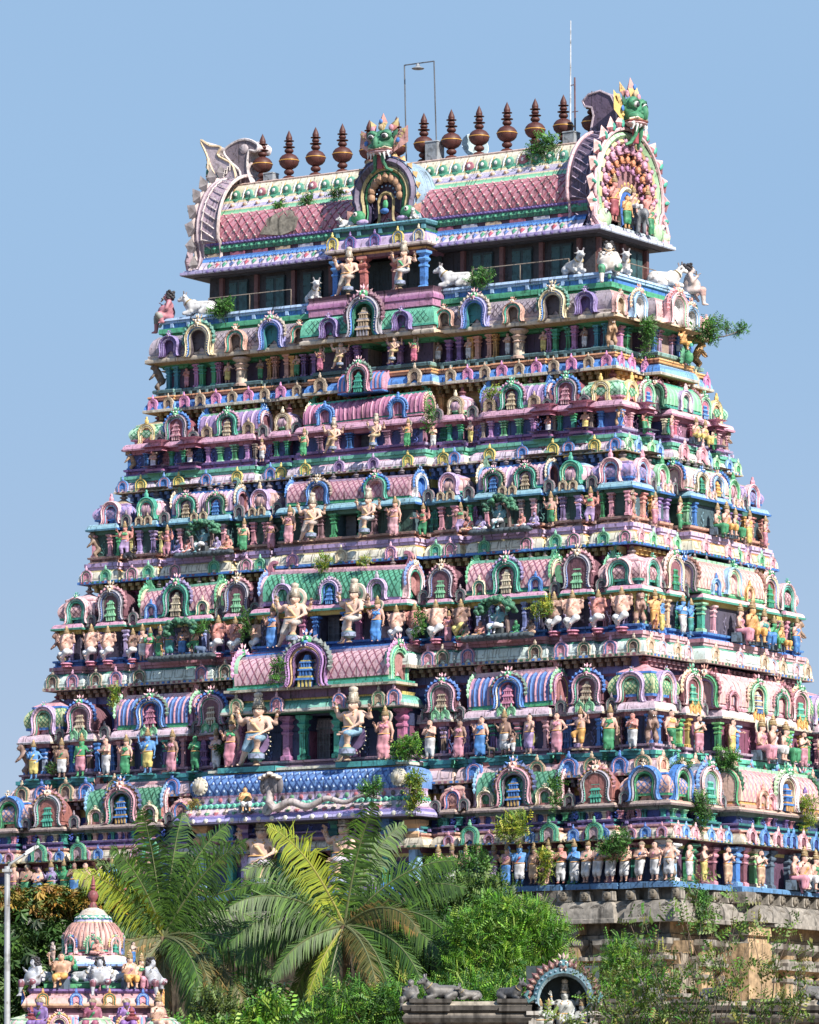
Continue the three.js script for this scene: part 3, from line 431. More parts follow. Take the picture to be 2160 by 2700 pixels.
// fifth storey: cream cornice with a blue rim
const S5 = storey({ y: [23.25, 23.82, 24.1, 24.38, 25.45, 25.7, 26.95], W: 13.0, D: 5.6, Wn: 11.95, Dn: 4.58, cw: 2.05, rec: 0.42, door: 0.5, pair: [smK(K.beige, K.cream, K.brown), smK(K.lpink, K.cream, K.beige)], ah: 0.8, knob: '8a7f86',
  fb: [[9.9, 0.9, 0.42], [7.2, 1.75, 0.42], [4.4, 0.85, 0.42], [0, 3.5, 0.78]], sb: [[2.75, 0.8, 0.42], [0, 1.85, 0.78]],
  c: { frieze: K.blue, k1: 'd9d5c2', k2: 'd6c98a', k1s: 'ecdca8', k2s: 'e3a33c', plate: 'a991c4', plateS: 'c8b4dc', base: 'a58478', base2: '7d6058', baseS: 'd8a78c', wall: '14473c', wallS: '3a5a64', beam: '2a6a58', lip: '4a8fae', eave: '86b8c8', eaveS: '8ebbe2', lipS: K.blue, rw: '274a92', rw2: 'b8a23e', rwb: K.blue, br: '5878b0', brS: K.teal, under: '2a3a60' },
  pil: [...pairs(0, 12.1, 0.4, 0.22, K.pink, 'c99098'), ...pairs(0, 9.9, 0.34, 0.22, '9a84c4', K.lilac), ...pairs(0, 7.2, 1.05, 0.2, K.pink, K.lpink), ...pairs(0, 7.2, 0.5, 0.2, 'a88a90', 'c9b0a8'), ...pairs(0, 4.4, 0.3, 0.22, 'c08090', K.pink), [0, 11.3, 0.16, K.green], [0, 9.2, 0.15, 'c8c070'], [0, 10.65, 0.15, 'c8c070'], [0, 5.4, 0.15, K.green], ...doorPil(0.36, 0.5, K.green, 'a07a86', 'a07a86'),
    ...pairs(1, 4.6, 0.4, 0.24, K.salmon, 'd98a84'), ...pairs(1, 2.75, 0.3, 0.24, K.lilac, K.purple), [1, 3.6, 0.18, K.orange], [1, 1.5, 0.22, K.lgreen, K.green, 0.36], [1, 0.9, 0.2, K.blue, K.blue, 0.36], [1, 5.3, 0.18, K.pink]],
  small: [...smalls(0, [12.55, 11.6, 10.3, 9.5, 8.2, 6.3, 4.75, 4.1], 0.29, smK('7cc7a4', K.green, K.teal), smK('d9a4c0', K.dgreen, K.pink)), ...smalls(0, [2.3, 0], 0.29, smK(K.cream, K.beige, K.cream), smK('d9a4c0', K.purple, K.pink), 0.38), ...smalls(1, [5.1, 4.2, 3.1, 2.4], 0.29, smK('a4dcb8', K.lgreen, K.green), smK(K.lpink, K.lpink, K.pink)), ...smalls(1, [0.9], 0.29, smK(K.lpink, K.lpink, K.pink), smK(K.lpink, K.lpink, K.pink), 0.4)],
  items: [['kuta', 0, 1, 0.84, 1.0, { c: 'a98fc0', rib: '7a86c0', neck: K.blue, cap: K.beige }, A(0, [K.lpink, K.pink, K.lblue], 'b06a80', 0, 0, { k: K.pink }), 0.52],
    ['dome', 0, 9.9, 0.66, 1.0, { c: 'd8b0bc', rib: 'b48aa4', neck: K.teal, neck2: K.green, cap: K.lblue, round: 1 }, A(0, [K.teal, K.lgreen, K.teal], K.pink, 0, 0, { k: K.teal }), 0.5],
    ['sala', 0, 7.2, 1.5, 0.55, 1.05, { c: 'c7a6c0', rib: 'a98aa8', rib2: 'd8bccc', ridge: K.blue, base: K.teal, hoops: 0.24, end: '6a4660' }, [[0.72, 0.6, A('b08a94', [K.teal, 'a8a0b4', K.teal], '3a4a58', MK.g, [K.beige, K.cream])], [-0.72, 0.58, A('a88a80', [K.dgreen, K.lilac, K.teal], '3a4a58', MK.g, [K.blue, '5aa0e0'])]], A('d9c4a8', ['6aa0d0', K.lpink, K.pink], 'b06a60', MK.w), '7fae90'],
    ['dome', 0, 4.4, 0.62, 0.92, { c: 'c9a09a', rib: 'a88088', neck: K.teal, neck2: K.teal, cap: K.lilac, round: 1 }, A(0, [K.lilac, K.pink, K.lpink], K.blue, 0, 0, { k: K.beige }), 0.48],
    ['sala', 0, 0, 2.95, 0.6, 1.0, LAT('c99aa6', 'a8607a', 'b59ab8', K.green, K.teal), [[-1.35, 0.66, A('a99488', [K.blue, K.lblue, K.blue], K.beige, MK.w)], [1.35, 0.66, A(K.blue, [K.teal, K.pink, K.lpink], K.lpink, MK.g)]], A(K.blue, [K.white, K.blue, K.lblue], K.blue, MK.b), 0, 0.4],
    ['dome', 1, 2.75, 0.6, 0.95, { c: K.lpink, rib: K.pink, neck: K.lilac, cap: K.lpink, round: 1 }, A(0, [K.lgreen, K.green, K.lgreen], K.lpink, 0, 0, { k: K.green }), 0.5],
    ['sala', 1, 0, 1.65, 0.55, 1.0, { c: 'e0c4b8', rib: 'cfa8a8', ridge: K.lgreen, base: 'd8b0c8', hoops: 0.3 }, [[-0.62, 0.55, A('b8c8e8', [K.cream, K.white, K.cream], 'a08060', MK.b, [K.teal, K.green])], [0.62, 0.55, A('d8b8c8', [K.lblue, K.white, K.lblue], K.blue, MK.s, [K.orange, K.yellow])]], A(K.blue, ['9a6a70', K.green, K.pink], K.maroon, MK.t), 0, 0.45]],
});
// fourth storey: teal and white cornice, blue base
const S4 = storey({ y: [18.94, 19.62, 19.9, 20.18, 21.42, 21.65, 23.25], W: 14.0, D: 6.6, Wn: 13.0, Dn: 5.6, cw: 2.05, rec: 0.45, door: 0.55, ah: 0.95, knob: '8a7a78',
  fb: [[10.85, 0.95, 0.45], [7.7, 2.05, 0.45], [4.75, 0.8, 0.45], [0, 3.9, 1.0]], sb: [[3.7, 0.85, 0.45], [0, 2.7, 0.85]],
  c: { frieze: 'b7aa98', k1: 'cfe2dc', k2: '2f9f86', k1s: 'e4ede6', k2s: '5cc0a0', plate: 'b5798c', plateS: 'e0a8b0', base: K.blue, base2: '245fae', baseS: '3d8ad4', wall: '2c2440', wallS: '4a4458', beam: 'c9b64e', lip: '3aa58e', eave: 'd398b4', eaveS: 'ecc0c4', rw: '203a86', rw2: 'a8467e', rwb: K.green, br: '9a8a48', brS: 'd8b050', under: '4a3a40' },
  pil: [[0, 12.9, 0.2, 'a898c4', 'a898c4', -0.05], [0, 11.45, 0.22, '9a86c0', '9a86c0'], [0, 10.2, 0.2, 'a898c4', 'a898c4'], ...pairs(0, 7.7, 1.3, 0.2, '7a8ac4', 'a0a8d8'), ...pairs(0, 7.7, 0.75, 0.18, '6a7ab8', 'a0a8d8'), [0, 4.75, 0.2, 'a898c4', 'a898c4'], [0, 13.35, 0.18, K.yellow], ...doorPil(0.55, 0.55, K.blue, 'b56a94', 'a05a84'),
    [1, 5.8, 0.24, K.green, K.lgreen], [1, 4.6, 0.22, K.lpink, K.lpink], [1, 4.1, 0.22, 'd9b48c', 'd9b48c'], [1, 3.1, 0.22, K.teal, K.green], [1, 2.2, 0.3, K.teal, K.lgreen, 0.4], [1, 1.3, 0.24, 'c88a9c', K.lpink, 0.4], [1, 5.2, 0.2, K.pink]],
  small: [...smalls(0, [13.5, 12.5, 11.35, 10.35, 9.2, 6.2, 5.05, 4.4], 0.33, smK('d29cba', '3f6fb0', K.pink), smK('b8a894', K.dgreen, K.brown)), ...smalls(0, [3.2, 1.6], 0.33, smK(K.cream, K.beige, K.cream), smK('d29cba', K.purple, K.pink), 0.55), ...smalls(1, [6.1, 5.2, 4.1, 3.3], 0.33, smK('e6c2c4', K.lblue, K.lpink), smK('e2c2a8', K.cream, K.beige)), ...smalls(1, [1.9, 0], 0.33, smK(K.lpink, K.lblue, K.lpink), smK('e2c2a8', K.cream, K.beige), 0.4)],
  items: [['kuta', 0, 1, 0.86, 1.25, { c: 'd8aeb0', rib: '9a6a78', neck: K.dteal, neck2: K.teal, cap: K.lpink, sp: 0.24 }, A(0, [K.lpink, '6aa8a0', K.teal], K.dgreen, [K.teal, K.green, K.teal], 0, { ms: 0.35 }), 0.6, A('5fb48c', [K.lpink, K.green, K.teal], 'b06a60', MK.b)],
    ['pan', 0, 10.85, 0.76, A('c48a94', ['9c9aa6', '4a6fb4', '9c9aa6'], K.dgreen, MK.w, ['7cc894', K.lgreen], { f2: 'a06a78' }), '6a3a48'],
    ['sala', 0, 7.7, 1.8, 0.6, 1.25, LAT('d8a9b0', 'a8607a', '6fc0a0', K.green, K.dteal, { end: '3a7a58' }), [[0, 0.77, A('8e80b0', [K.teal, 'a9a2b8', K.teal], '4a3a48', MK.g, [K.cream, 'b8a890'])], [-1.25, 0.32, A(0, [K.cream, K.teal, K.cream], K.brown, 0, 0, { k: K.cream, seg: 8 })], [1.25, 0.32, A(0, [K.blue, K.lblue, K.blue], K.dblue, 0, 0, { k: K.blue, seg: 8 })]], A('4fa878', [K.cream, K.green, K.pink], 'c98a80', MK.t), '4fa878'],
    ['pan', 0, 4.75, 0.72, A('c48a94', ['9c9aa6', '4a6fb4', '9c9aa6'], K.dgreen, MK.w, ['7cc894', K.lgreen], { f2: 'a06a78' }), '6a3a48'],
    ['sala', 0, 0, 3.35, 0.72, 1.35, LAT('4fae8a', K.dgreen, 'd3a0b8', '7a5a94', K.lilac, { top: K.lpink }), [[0, 0.55, A('a898a8', [K.lilac, K.teal, K.blue], K.blue, MK.p, [K.blue, '5aa0e0'], { ms: 0.34 })], [-2.2, 0.5, A(0, [K.lilac, K.grey, K.lilac], K.slate, 0, 0, { k: K.grey })], [2.2, 0.5, A(0, [K.lilac, K.grey, K.lilac], K.slate, 0, 0, { k: K.grey })]], A('6a8fd0', [K.lpink, K.white, K.teal], 'b07a78', MK.s), 'b06a80', 0.6],
    ['pan', 1, 3.7, 0.74, A('e6bcb8', [K.cream, '8aa0dc', K.lpink], K.orange, MK.g, [K.green, K.teal]), '8a5058'],
    ['sala', 1, 0, 2.5, 0.6, 1.25, LAT('ecc4b4', 'd09a98', K.lgreen, K.green, K.lgreen), [[0, 0.6, A(0, [K.lblue, K.cream, K.lgreen], K.lpink, MK.t), 0.1], [-1.3, 0.34, A(0, [K.lblue, K.blue, K.lblue], K.blue, 0, 0, { k: K.blue })], [1.3, 0.34, A(0, [K.orange, K.cream, K.orange], K.salmon, 0, 0, { k: K.orange })]], A('9a6a5c', ['8a7a80', K.green, K.lilac], '5a3a58', MK.b), 0, 0.5]],
});
// third storey: pink cornice, turquoise plate
const S3 = storey({ y: [14.4, 15.03, 15.33, 15.6, 16.84, 17.18, 18.94], W: 15.05, D: 7.45, Wn: 14.0, Dn: 6.6, cw: 2.15, rec: 0.45, door: 0.62, tall: 17.4, pair: [smK('7fbf98', K.green, K.lgreen), smK(K.orange, K.yellow, K.orange)], ah: 0.84, knob: '8a3f48',
  fb: [[11.75, 1.0, 0.45], [8.3, 2.15, 0.45], [5.35, 0.72, 0.45], [0, 4.55, 0.8]], sb: [[4.2, 0.95, 0.45], [0, 3.1, 0.85]],
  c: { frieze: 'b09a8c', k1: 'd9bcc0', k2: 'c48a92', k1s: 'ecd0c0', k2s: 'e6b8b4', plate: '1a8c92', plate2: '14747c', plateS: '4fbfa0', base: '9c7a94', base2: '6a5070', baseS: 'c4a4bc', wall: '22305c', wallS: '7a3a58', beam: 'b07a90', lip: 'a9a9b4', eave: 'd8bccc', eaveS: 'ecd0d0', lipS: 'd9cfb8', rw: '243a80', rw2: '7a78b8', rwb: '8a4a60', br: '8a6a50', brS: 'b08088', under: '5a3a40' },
  pil: [[0, 14.45, 0.26, K.lilac, K.blue], [0, 13.6, 0.24, '8fa0c0', K.blue], [0, 13.05, 0.17, 'a88a70'], [0, 12.25, 0.2, K.blue, K.blue], [0, 11.35, 0.26, K.brown, K.lilac], [0, 11.0, 0.18, K.blue], [0, 9.9, 0.18, 'b98a94'], [0, 9.3, 0.26, 'a9a05a', K.purple], [0, 8.7, 0.24, K.teal, K.pink], [0, 7.6, 0.26, K.purple, K.teal], [0, 6.8, 0.18, 'b98a94'], [0, 7.15, 0.22, K.teal, K.lilac], [0, 5.35, 0.2, 'a88a70', K.lilac],
    [1, 6.6, 0.26, K.blue, K.blue], [1, 5.9, 0.26, K.pink, K.lpink], [1, 5.0, 0.26, '7ac060', K.green], [1, 4.4, 0.24, '9a8a3a', 'c8a040'], [1, 3.5, 0.24, '4a8ad8', K.lblue], [1, 2.75, 0.26, K.green, '6fc06a', 0.4], [1, 2.0, 0.22, 'd99080', K.salmon, 0.4], [1, 1.4, 0.28, K.blue, K.lblue, 0.4]],
  small: [...smalls(0, [14.4, 13.4, 12.2, 11.2, 9.8, 7.0], 0.39, smK('3f78c8', 'd29cba', K.blue), smK('b8a080', '4f8f6a', K.brown)), ...smalls(1, [7.0, 6.1, 4.6, 3.8], 0.39, smK('7ab0e6', K.blue, K.lblue), smK('e2b8a0', K.cream, K.salmon)), ...smalls(1, [2.4, 1.0], 0.39, smK('7ab0e6', K.blue, K.lblue), smK('e2b8a0', K.cream, K.salmon), 0.4)],
  items: [['kuta', 0, 1, 0.92, 1.45, { c: 'b8c48c', rib: '4f9a6a', neck: 'b98a9c', neck2: K.blue, band: K.blue, cap: 'd99aa4', sp: 0.2 }, A(0, [K.lilac, K.lpink, '6aa88a'], '8a4048', [K.lpink, K.green, K.blue], 0, { ms: 0.3 }), 0.66],
    ['pan', 0, 11.75, 0.8, A('3f78c8', ['c898b0', K.teal, 'd8b0c0'], '5a3040', MK.g, ['b8a088', K.cream], { f2: K.dblue }), '70404c'],
    ['sala', 0, 8.3, 1.8, 0.62, 1.3, { c: '3f62a8', rib: 'c48a9c', rib2: '3f78c0', ridge: 'd8a8b4', base: K.green, base2: K.teal, hoops: 0.2, end: 'a86a6c', top: K.lpink }, [[0, 0.81, A('6a8a78', ['3f80d4', K.cream, '3f80d4'], K.pink, MK.g, ['d080a4', K.pink], { f2: 'a85a60' })]], A(K.lgreen, ['b07aa8', K.yellow, K.pink], 'b06a90', MK.g), 'c07a74'],
    ['pan', 0, 5.35, 0.76, A('3f78c8', ['c898b0', K.teal, 'd8b0c0'], '5a3040', MK.g, ['b8a088', K.cream], { f2: K.dblue }), '70404c', 0.02],
    ['pan', 1, 4.2, 0.82, A('e6c8a0', [K.lpink, K.green, K.lpink], K.orange, MK.t, ['4fc0a4', K.lgreen]), '7a4048'],
    ['sala', 1, 0, 2.8, 0.62, 1.3, { c: 'e0b0a8', rib: 'cf9a9c', rib2: K.lblue, ridge: K.lpink, base: K.pink, hoops: 0.3 }, [[0, 0.8, A('d8b8a0', [K.lgreen, K.teal, K.cream], K.maroon, MK.g, [K.cream, K.blue])], [-1.9, 0.5, A('c08a8c', ['d090a0', K.lpink, K.pink], K.maroon, 0, 0, { k: K.lpink })], [1.9, 0.62, A('b07a80', ['5aa890', K.pink, K.green], K.maroon, MK.g)]], A('b0707c', [K.green, K.pink, K.lilac], K.maroon, MK.s), 0, 0.5]],
  extra(mb) { // the front bay carries a second vaulted roof over the doorway
    ring(mb, rect(4.15, 0.6).map(([x, z]) => [x, z + 7.35]), [[-0.5, 17.36, K.dgreen], [0.08, 17.4, 'b4b0a4'], [0.12, 17.44, 'b4b0a4'], [0.1, 17.54, '7fc4b0'], [0.04, 17.68, '57b49c'], [-0.06, 17.82, '3a9a84'], [-0.16, 17.88, K.yellow], [-0.14, 18.0, K.yellow], [-0.6, 18.02, K.yellow]]);
    mb.box(0, 17.95, 7.4, 7.4, 0.34, 1.0, '6a4468'); mb.box(0, 18.26, 7.45, 8.0, 0.1, 1.5, 'b9b09c'); mb.box(0, 18.35, 7.42, 7.8, 0.1, 1.4, K.teal);
  },
});
for (const [u, w, c1] of [[0.8, 0.3, K.teal], [1.55, 0.34, 'a86a9c'], [3.0, 0.3, K.dgreen], [3.75, 0.34, 'b0608c']]) for (const e of [1, -1]) put(S3.mesh, 'pilaster', pilaster(1.8, w, c1, c1), 0, u * e, 15.6, 7.36, 1);
{ // that roof, its arches and the teal cornice arches
  const m = S3.mesh, f = 0;
  put(m, 'barrel_roof', vaultG('cv3', (mb) => vault(mb, 3.55, 0.66, 1.3, LAT('d3a9b4', 'a85a74', 'b9a8c4', K.teal, K.green, { bars: 0.34, top: K.blue }))), 0, 0, 18.4, 7.42, 1);
  put(m, 'horseshoe_arch', kudu(A('7f8a86', ['a474b4', 'b98ac4', 'c9a06a', 'a474b4'], '4a2a48', [K.lpink, K.green, K.blue], [K.blue, K.yellow], { seg: 16, nf: 19 })), 0, -0.1, 18.3, 8.2, 1.22, 1.0, 1.1);
  for (const e of [1, -1]) endArch(S3, m, 0, e * 3.6, 18.3, 7.42, 0.84, A('c98ac0', [K.lgreen, K.teal, K.lgreen], 'a8726e', MK.g, 0, { low: 1 }), e, 0);
  for (const u of [-3.5, -1.6, 1.3, 3.1, 3.8]) put(m, 'small_arch', u === 3.1 || u === -3.5 ? smK('b0a890', '4f9a6a', K.beige) : smK('d8a8b8', K.blue, K.pink), 0, u, 17.45, 8.07, 0.33);
}
// second storey: short columns, wide porch roof in the middle
const S2 = storey({ y: [11.95, 12.38, 12.52, 12.78, 13.25, 13.42, 14.4], W: 16.2, D: 8.3, Wn: 15.05, Dn: 7.45, cw: 2.25, rec: 0.45, ah: 0.86, knob: '9a5a5c',
  fb: [[12.7, 1.1, 0.45], [9.1, 2.25, 0.45], [6.2, 0.6, 0.45], [0, 5.5, 0.8]], sb: [[4.95, 1.05, 0.45], [0, 3.75, 0.8]],
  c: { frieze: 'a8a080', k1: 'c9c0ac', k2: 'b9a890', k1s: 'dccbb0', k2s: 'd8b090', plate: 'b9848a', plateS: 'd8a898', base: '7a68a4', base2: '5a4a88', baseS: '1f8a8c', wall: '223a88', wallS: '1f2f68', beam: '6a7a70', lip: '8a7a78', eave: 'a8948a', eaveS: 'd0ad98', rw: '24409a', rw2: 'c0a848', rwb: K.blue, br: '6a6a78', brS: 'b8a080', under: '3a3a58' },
  pil: [...pairs(0, 15.1, 0.4, 0.2, K.teal, K.dteal), [0, 14.5, 0.2, K.pink], ...pairs(0, 13.4, 0.28, 0.18, 'c07a94', K.pink), ...pairs(0, 12.7, 0.3, 0.2, 'b8a480', K.cream), [0, 12.0, 0.22, K.teal], ...pairs(0, 11.0, 0.28, 0.2, K.green, K.dgreen), ...pairs(0, 10.2, 0.25, 0.2, K.salmon, K.beige), [0, 9.6, 0.14, K.teal], [0, 9.25, 0.14, K.pink, K.lpink], [0, 8.95, 0.14, K.pink, K.lpink], [0, 8.6, 0.14, K.teal], ...pairs(0, 7.9, 0.25, 0.2, 'c08a88', K.salmon), ...pairs(0, 6.3, 0.3, 0.22, K.teal, K.dteal),
    ...pairs(1, 7.1, 0.4, 0.24, K.teal, K.lgreen), ...pairs(1, 4.95, 0.35, 0.26, K.green, K.teal), ...pairs(1, 2.6, 0.4, 0.24, K.salmon, K.orange, 0.35), [1, 1.7, 0.26, K.green, K.green, 0.35], [1, 0.9, 0.22, 'd87a94', K.pink, 0.35], [1, 0.45, 0.2, K.dpurple, K.purple, 0.35]],
  small: [...smalls(0, [15.7, 15.0, 14.4, 13.2, 12.5, 11.9, 10.6, 10.0, 8.2, 7.5, 6.4], 0.25, smK('3f70c0', K.lblue, K.blue), smK('c88aa0', K.lilac, K.maroon)), ...smalls(0, [12.85, 10.9, 7.4], 0.4, smK('4fa078', K.teal, 'a08890'), smK('4fa078', K.teal, 'a08890'), 0.1), ...smalls(1, [7.9, 7.3, 6.6, 5.4, 4.7, 4.1], 0.27, smK('78b0e4', K.lblue, K.blue), smK('e4b4bc', K.lpink, K.pink)), ...smalls(1, [3.0, 2.0, 1.0, 0.2], 0.33, smK('5a9ad8', K.blue, K.dblue), smK('e4b4bc', K.pink, K.maroon), 0.4)],
  items: [['kuta', 0, 1, 0.98, 1.3, { c: 'd2a294', rib: '5a80c0', neck: 'c99a88', neck2: K.green, band: K.blue, cap: 'd8b498', sp: 0.26 }, A(0, [K.blue, K.grey, K.green], K.dgreen, [K.beige, K.beige, K.cream], 0, { ms: 0.34 }), 0.72],
    ['pan', 0, 12.7, 0.84, A('a87078', [K.grey, K.teal, 'b89a9c'], '3a2838', MK.s, [K.teal, '4fc0a4'], { f2: 'c8a04a' }), '9a5a50'],
    ['sala', 0, 9.1, 1.8, 0.72, 1.45, LAT('4f9a78', K.dgreen, 'd4a0ac', 'a0605a', K.green, { bars: 0.26, end: 'b06a60', top: K.lpink }), [[0, 0.95, A('4a5a8a', ['c08a98', K.teal, K.grey], '3a2434', [K.blue, K.salmon, K.lpink], [K.blue, 'c8a04a'], { f2: 'a88a50' })], [-1.3, 0.42, A(0, [K.cream, K.beige, K.lpink], K.brown, [K.beige, K.beige, K.cream], 0, { ms: 0.4, seg: 8 })], [1.3, 0.42, A(0, [K.cream, K.beige, K.lpink], K.brown, [K.beige, K.beige, K.cream], 0, { ms: 0.4, seg: 8 })]], A('6aa0c8', [K.lpink, K.teal, K.pink], K.maroon, MK.s), 'c4776a'],
    ['dome', 0, 6.3, 0.5, 0.95, { c: 'b8847c', rib: '8a5a60', neck: K.salmon, cap: 'c8a090' }, A(0, [K.pink, K.blue, K.pink], K.maroon, [K.pink, K.pink, K.cream], 0, { ms: 0.4 }), 0.4],
    ['pan', 1, 4.95, 0.98, A('5a94dc', [K.lpink, K.cream, K.lgreen], K.maroon, MK.g, [K.teal, '6fd0b8']), '7a8aa0'],
    ['sala', 1, 0, 3.0, 0.72, 1.45, LAT('d8b4a0', K.pink, K.lgreen, K.salmon, K.orange, { bars: 0.3 }), [[0.3, 0.95, A('a8d0a0', [K.white, K.lpink, K.cream], K.cream, MK.t, [K.blue, K.orange])], [-1.5, 0.45, A(0, [K.salmon, K.cream, K.salmon], K.beige, 0, 0, { k: K.salmon })], [-0.9, 0.4, A(0, [K.lpink, K.pink, K.lpink], K.pink, 0, 0, { k: K.pink })], [1.8, 0.45, A(0, [K.lpink, K.purple, K.lpink], K.pink, 0, 0, { k: K.purple })]], A(K.dgreen, [K.green, K.lilac, K.teal], '5a3a58', MK.g), 0, 0.45]],
});
{ // blue vaulted porch roof across the front bay
  const m = S2.mesh, g = new MB();
  ring(g, rect(5.5, 1.0).map(([x, z]) => [x, z + 8.2]), [[-0.9, 13.1, '4a4a58'], [0.1, 13.12, 'a9a4d4'], [0.14, 13.2, 'a9a4d4'], [0.1, 13.3, '8a80c8'], [0, 13.42, 'b489b8'], [-0.14, 13.5, 'c8b4c0'], [-0.3, 13.72, 'b9a0b8'], [-0.34, 13.76, K.teal], [-0.38, 13.9, '6a5a90'], [-0.42, 13.95, 'b9a4c8'], [-0.44, 14.16, 'c090b4'], [-0.42, 14.2, 'c090b4'], [-0.42, 14.24, null]]);
  const pts = []; for (let i = 0; i <= 8; i++) { const t = i / 8 * PI / 2; pts.push([-0.42 - 0.62 * (1 - cos(t)) + 0.16 * sin(2 * t), 14.24 + 0.86 * sin(t), '5f92d4']); }
  pts.push([-1.02, 15.1, 'd8d4b8'], [-1.02, 15.2, 'd8d4b8'], [-1.3, 15.2, 'd8d4b8']);
  const base = rect(5.5, 1.4).map(([x, z]) => [x, z + 7.8]); ring(g, base, pts);
  g.box(0, 15.16, 7.8, 9.2, 0.1, 1.2, 'd8d4b8');
  const fz = 9.2, sp = 0.34, run = 0.8; // lattice on the long face
  for (const d of [-1, 1]) for (let x0 = -5.4; x0 < 5.4; x0 += sp) for (let i = 0; i < 8; i++) { const a = x0 + d * run * (i / 8 - 0.5), b = x0 + d * run * ((i + 1) / 8 - 0.5), w = 0.03, [o0, h0] = pts[i], [o1, h1] = pts[i + 1]; if (abs(a) > 5.5 + o0 || abs(b) > 5.5 + o1) continue; g.q([a - w, h0, fz + o0 + 0.012], [a + w, h0, fz + o0 + 0.02], [b + w, h1, fz + o1 + 0.02], [b - w, h1, fz + o1 + 0.012], '2456a8'); }
  for (let x = -4.9; x < 5.0; x += 0.34) for (let k = 0; k < 3; k++) { const i = 1 + k * 2, xx = x + (k % 2) * 0.17; g.blob(xx, pts[i][1], fz + pts[i][0], 0.05, 0.06, 0.05, 'a8c0e4', 5, 3); }
  for (let x = -5.2; x <= 5.21; x += 0.27) g.blob(x, 13.83, fz - 0.32, 0.1, 0.1, 0.1, '5fc4ac', 6, 4);
  for (let x = -5.3; x <= 5.4; x += 0.62) g.blob(x, 13.24, 9.32, 0.11, 0.1, 0.07, 'e0dccc', 7, 4);
  for (let x = -5.0; x <= 5.1; x += 0.42) { const c = ['5a9a70', 'b9606c', '6a5a58'][Math.round(x / 0.42 + 40) % 3]; g.leaf([x, 13.42, 9.16], [x, 13.74, 8.96], 0.42, 0.05, 'd8c4b0', c); g.blob(x, 14.06, fz - 0.4, 0.11, 0.1, 0.05, c, 6, 4); }
  g.build('porch_roof', m, paint, 0.7);
  for (const s of [-1, 1]) { const pl = new MB(); pl.box(s * 2.75, 15.14, 7.92, 2.7, 0.2, 1.1, '2a9a9c'); pl.build('plinth', m); }
  for (const s of [-1, 1]) { const r = new MB(); r.lathe([[0.34, 0, K.cream], [0.34, 0.1, K.cream], [0.26, 0.14, 'c8c0b0'], [0.26, 0.16, 'c8c0b0'], [0.12, 0.24, K.cream], [0, 0.26, K.cream]], 14); for (let i = 0; i < 14; i++) r.blob(0.31 * cos(i * PI / 7), 0.08, 0.31 * sin(i * PI / 7), 0.07, 0.06, 0.07, 'd8d2c2', 5, 3); const o = r.build('rosette', m); o.rotation.x = PI / 2; o.position.set(s * 4.6, 14.62, 8.88); }
}
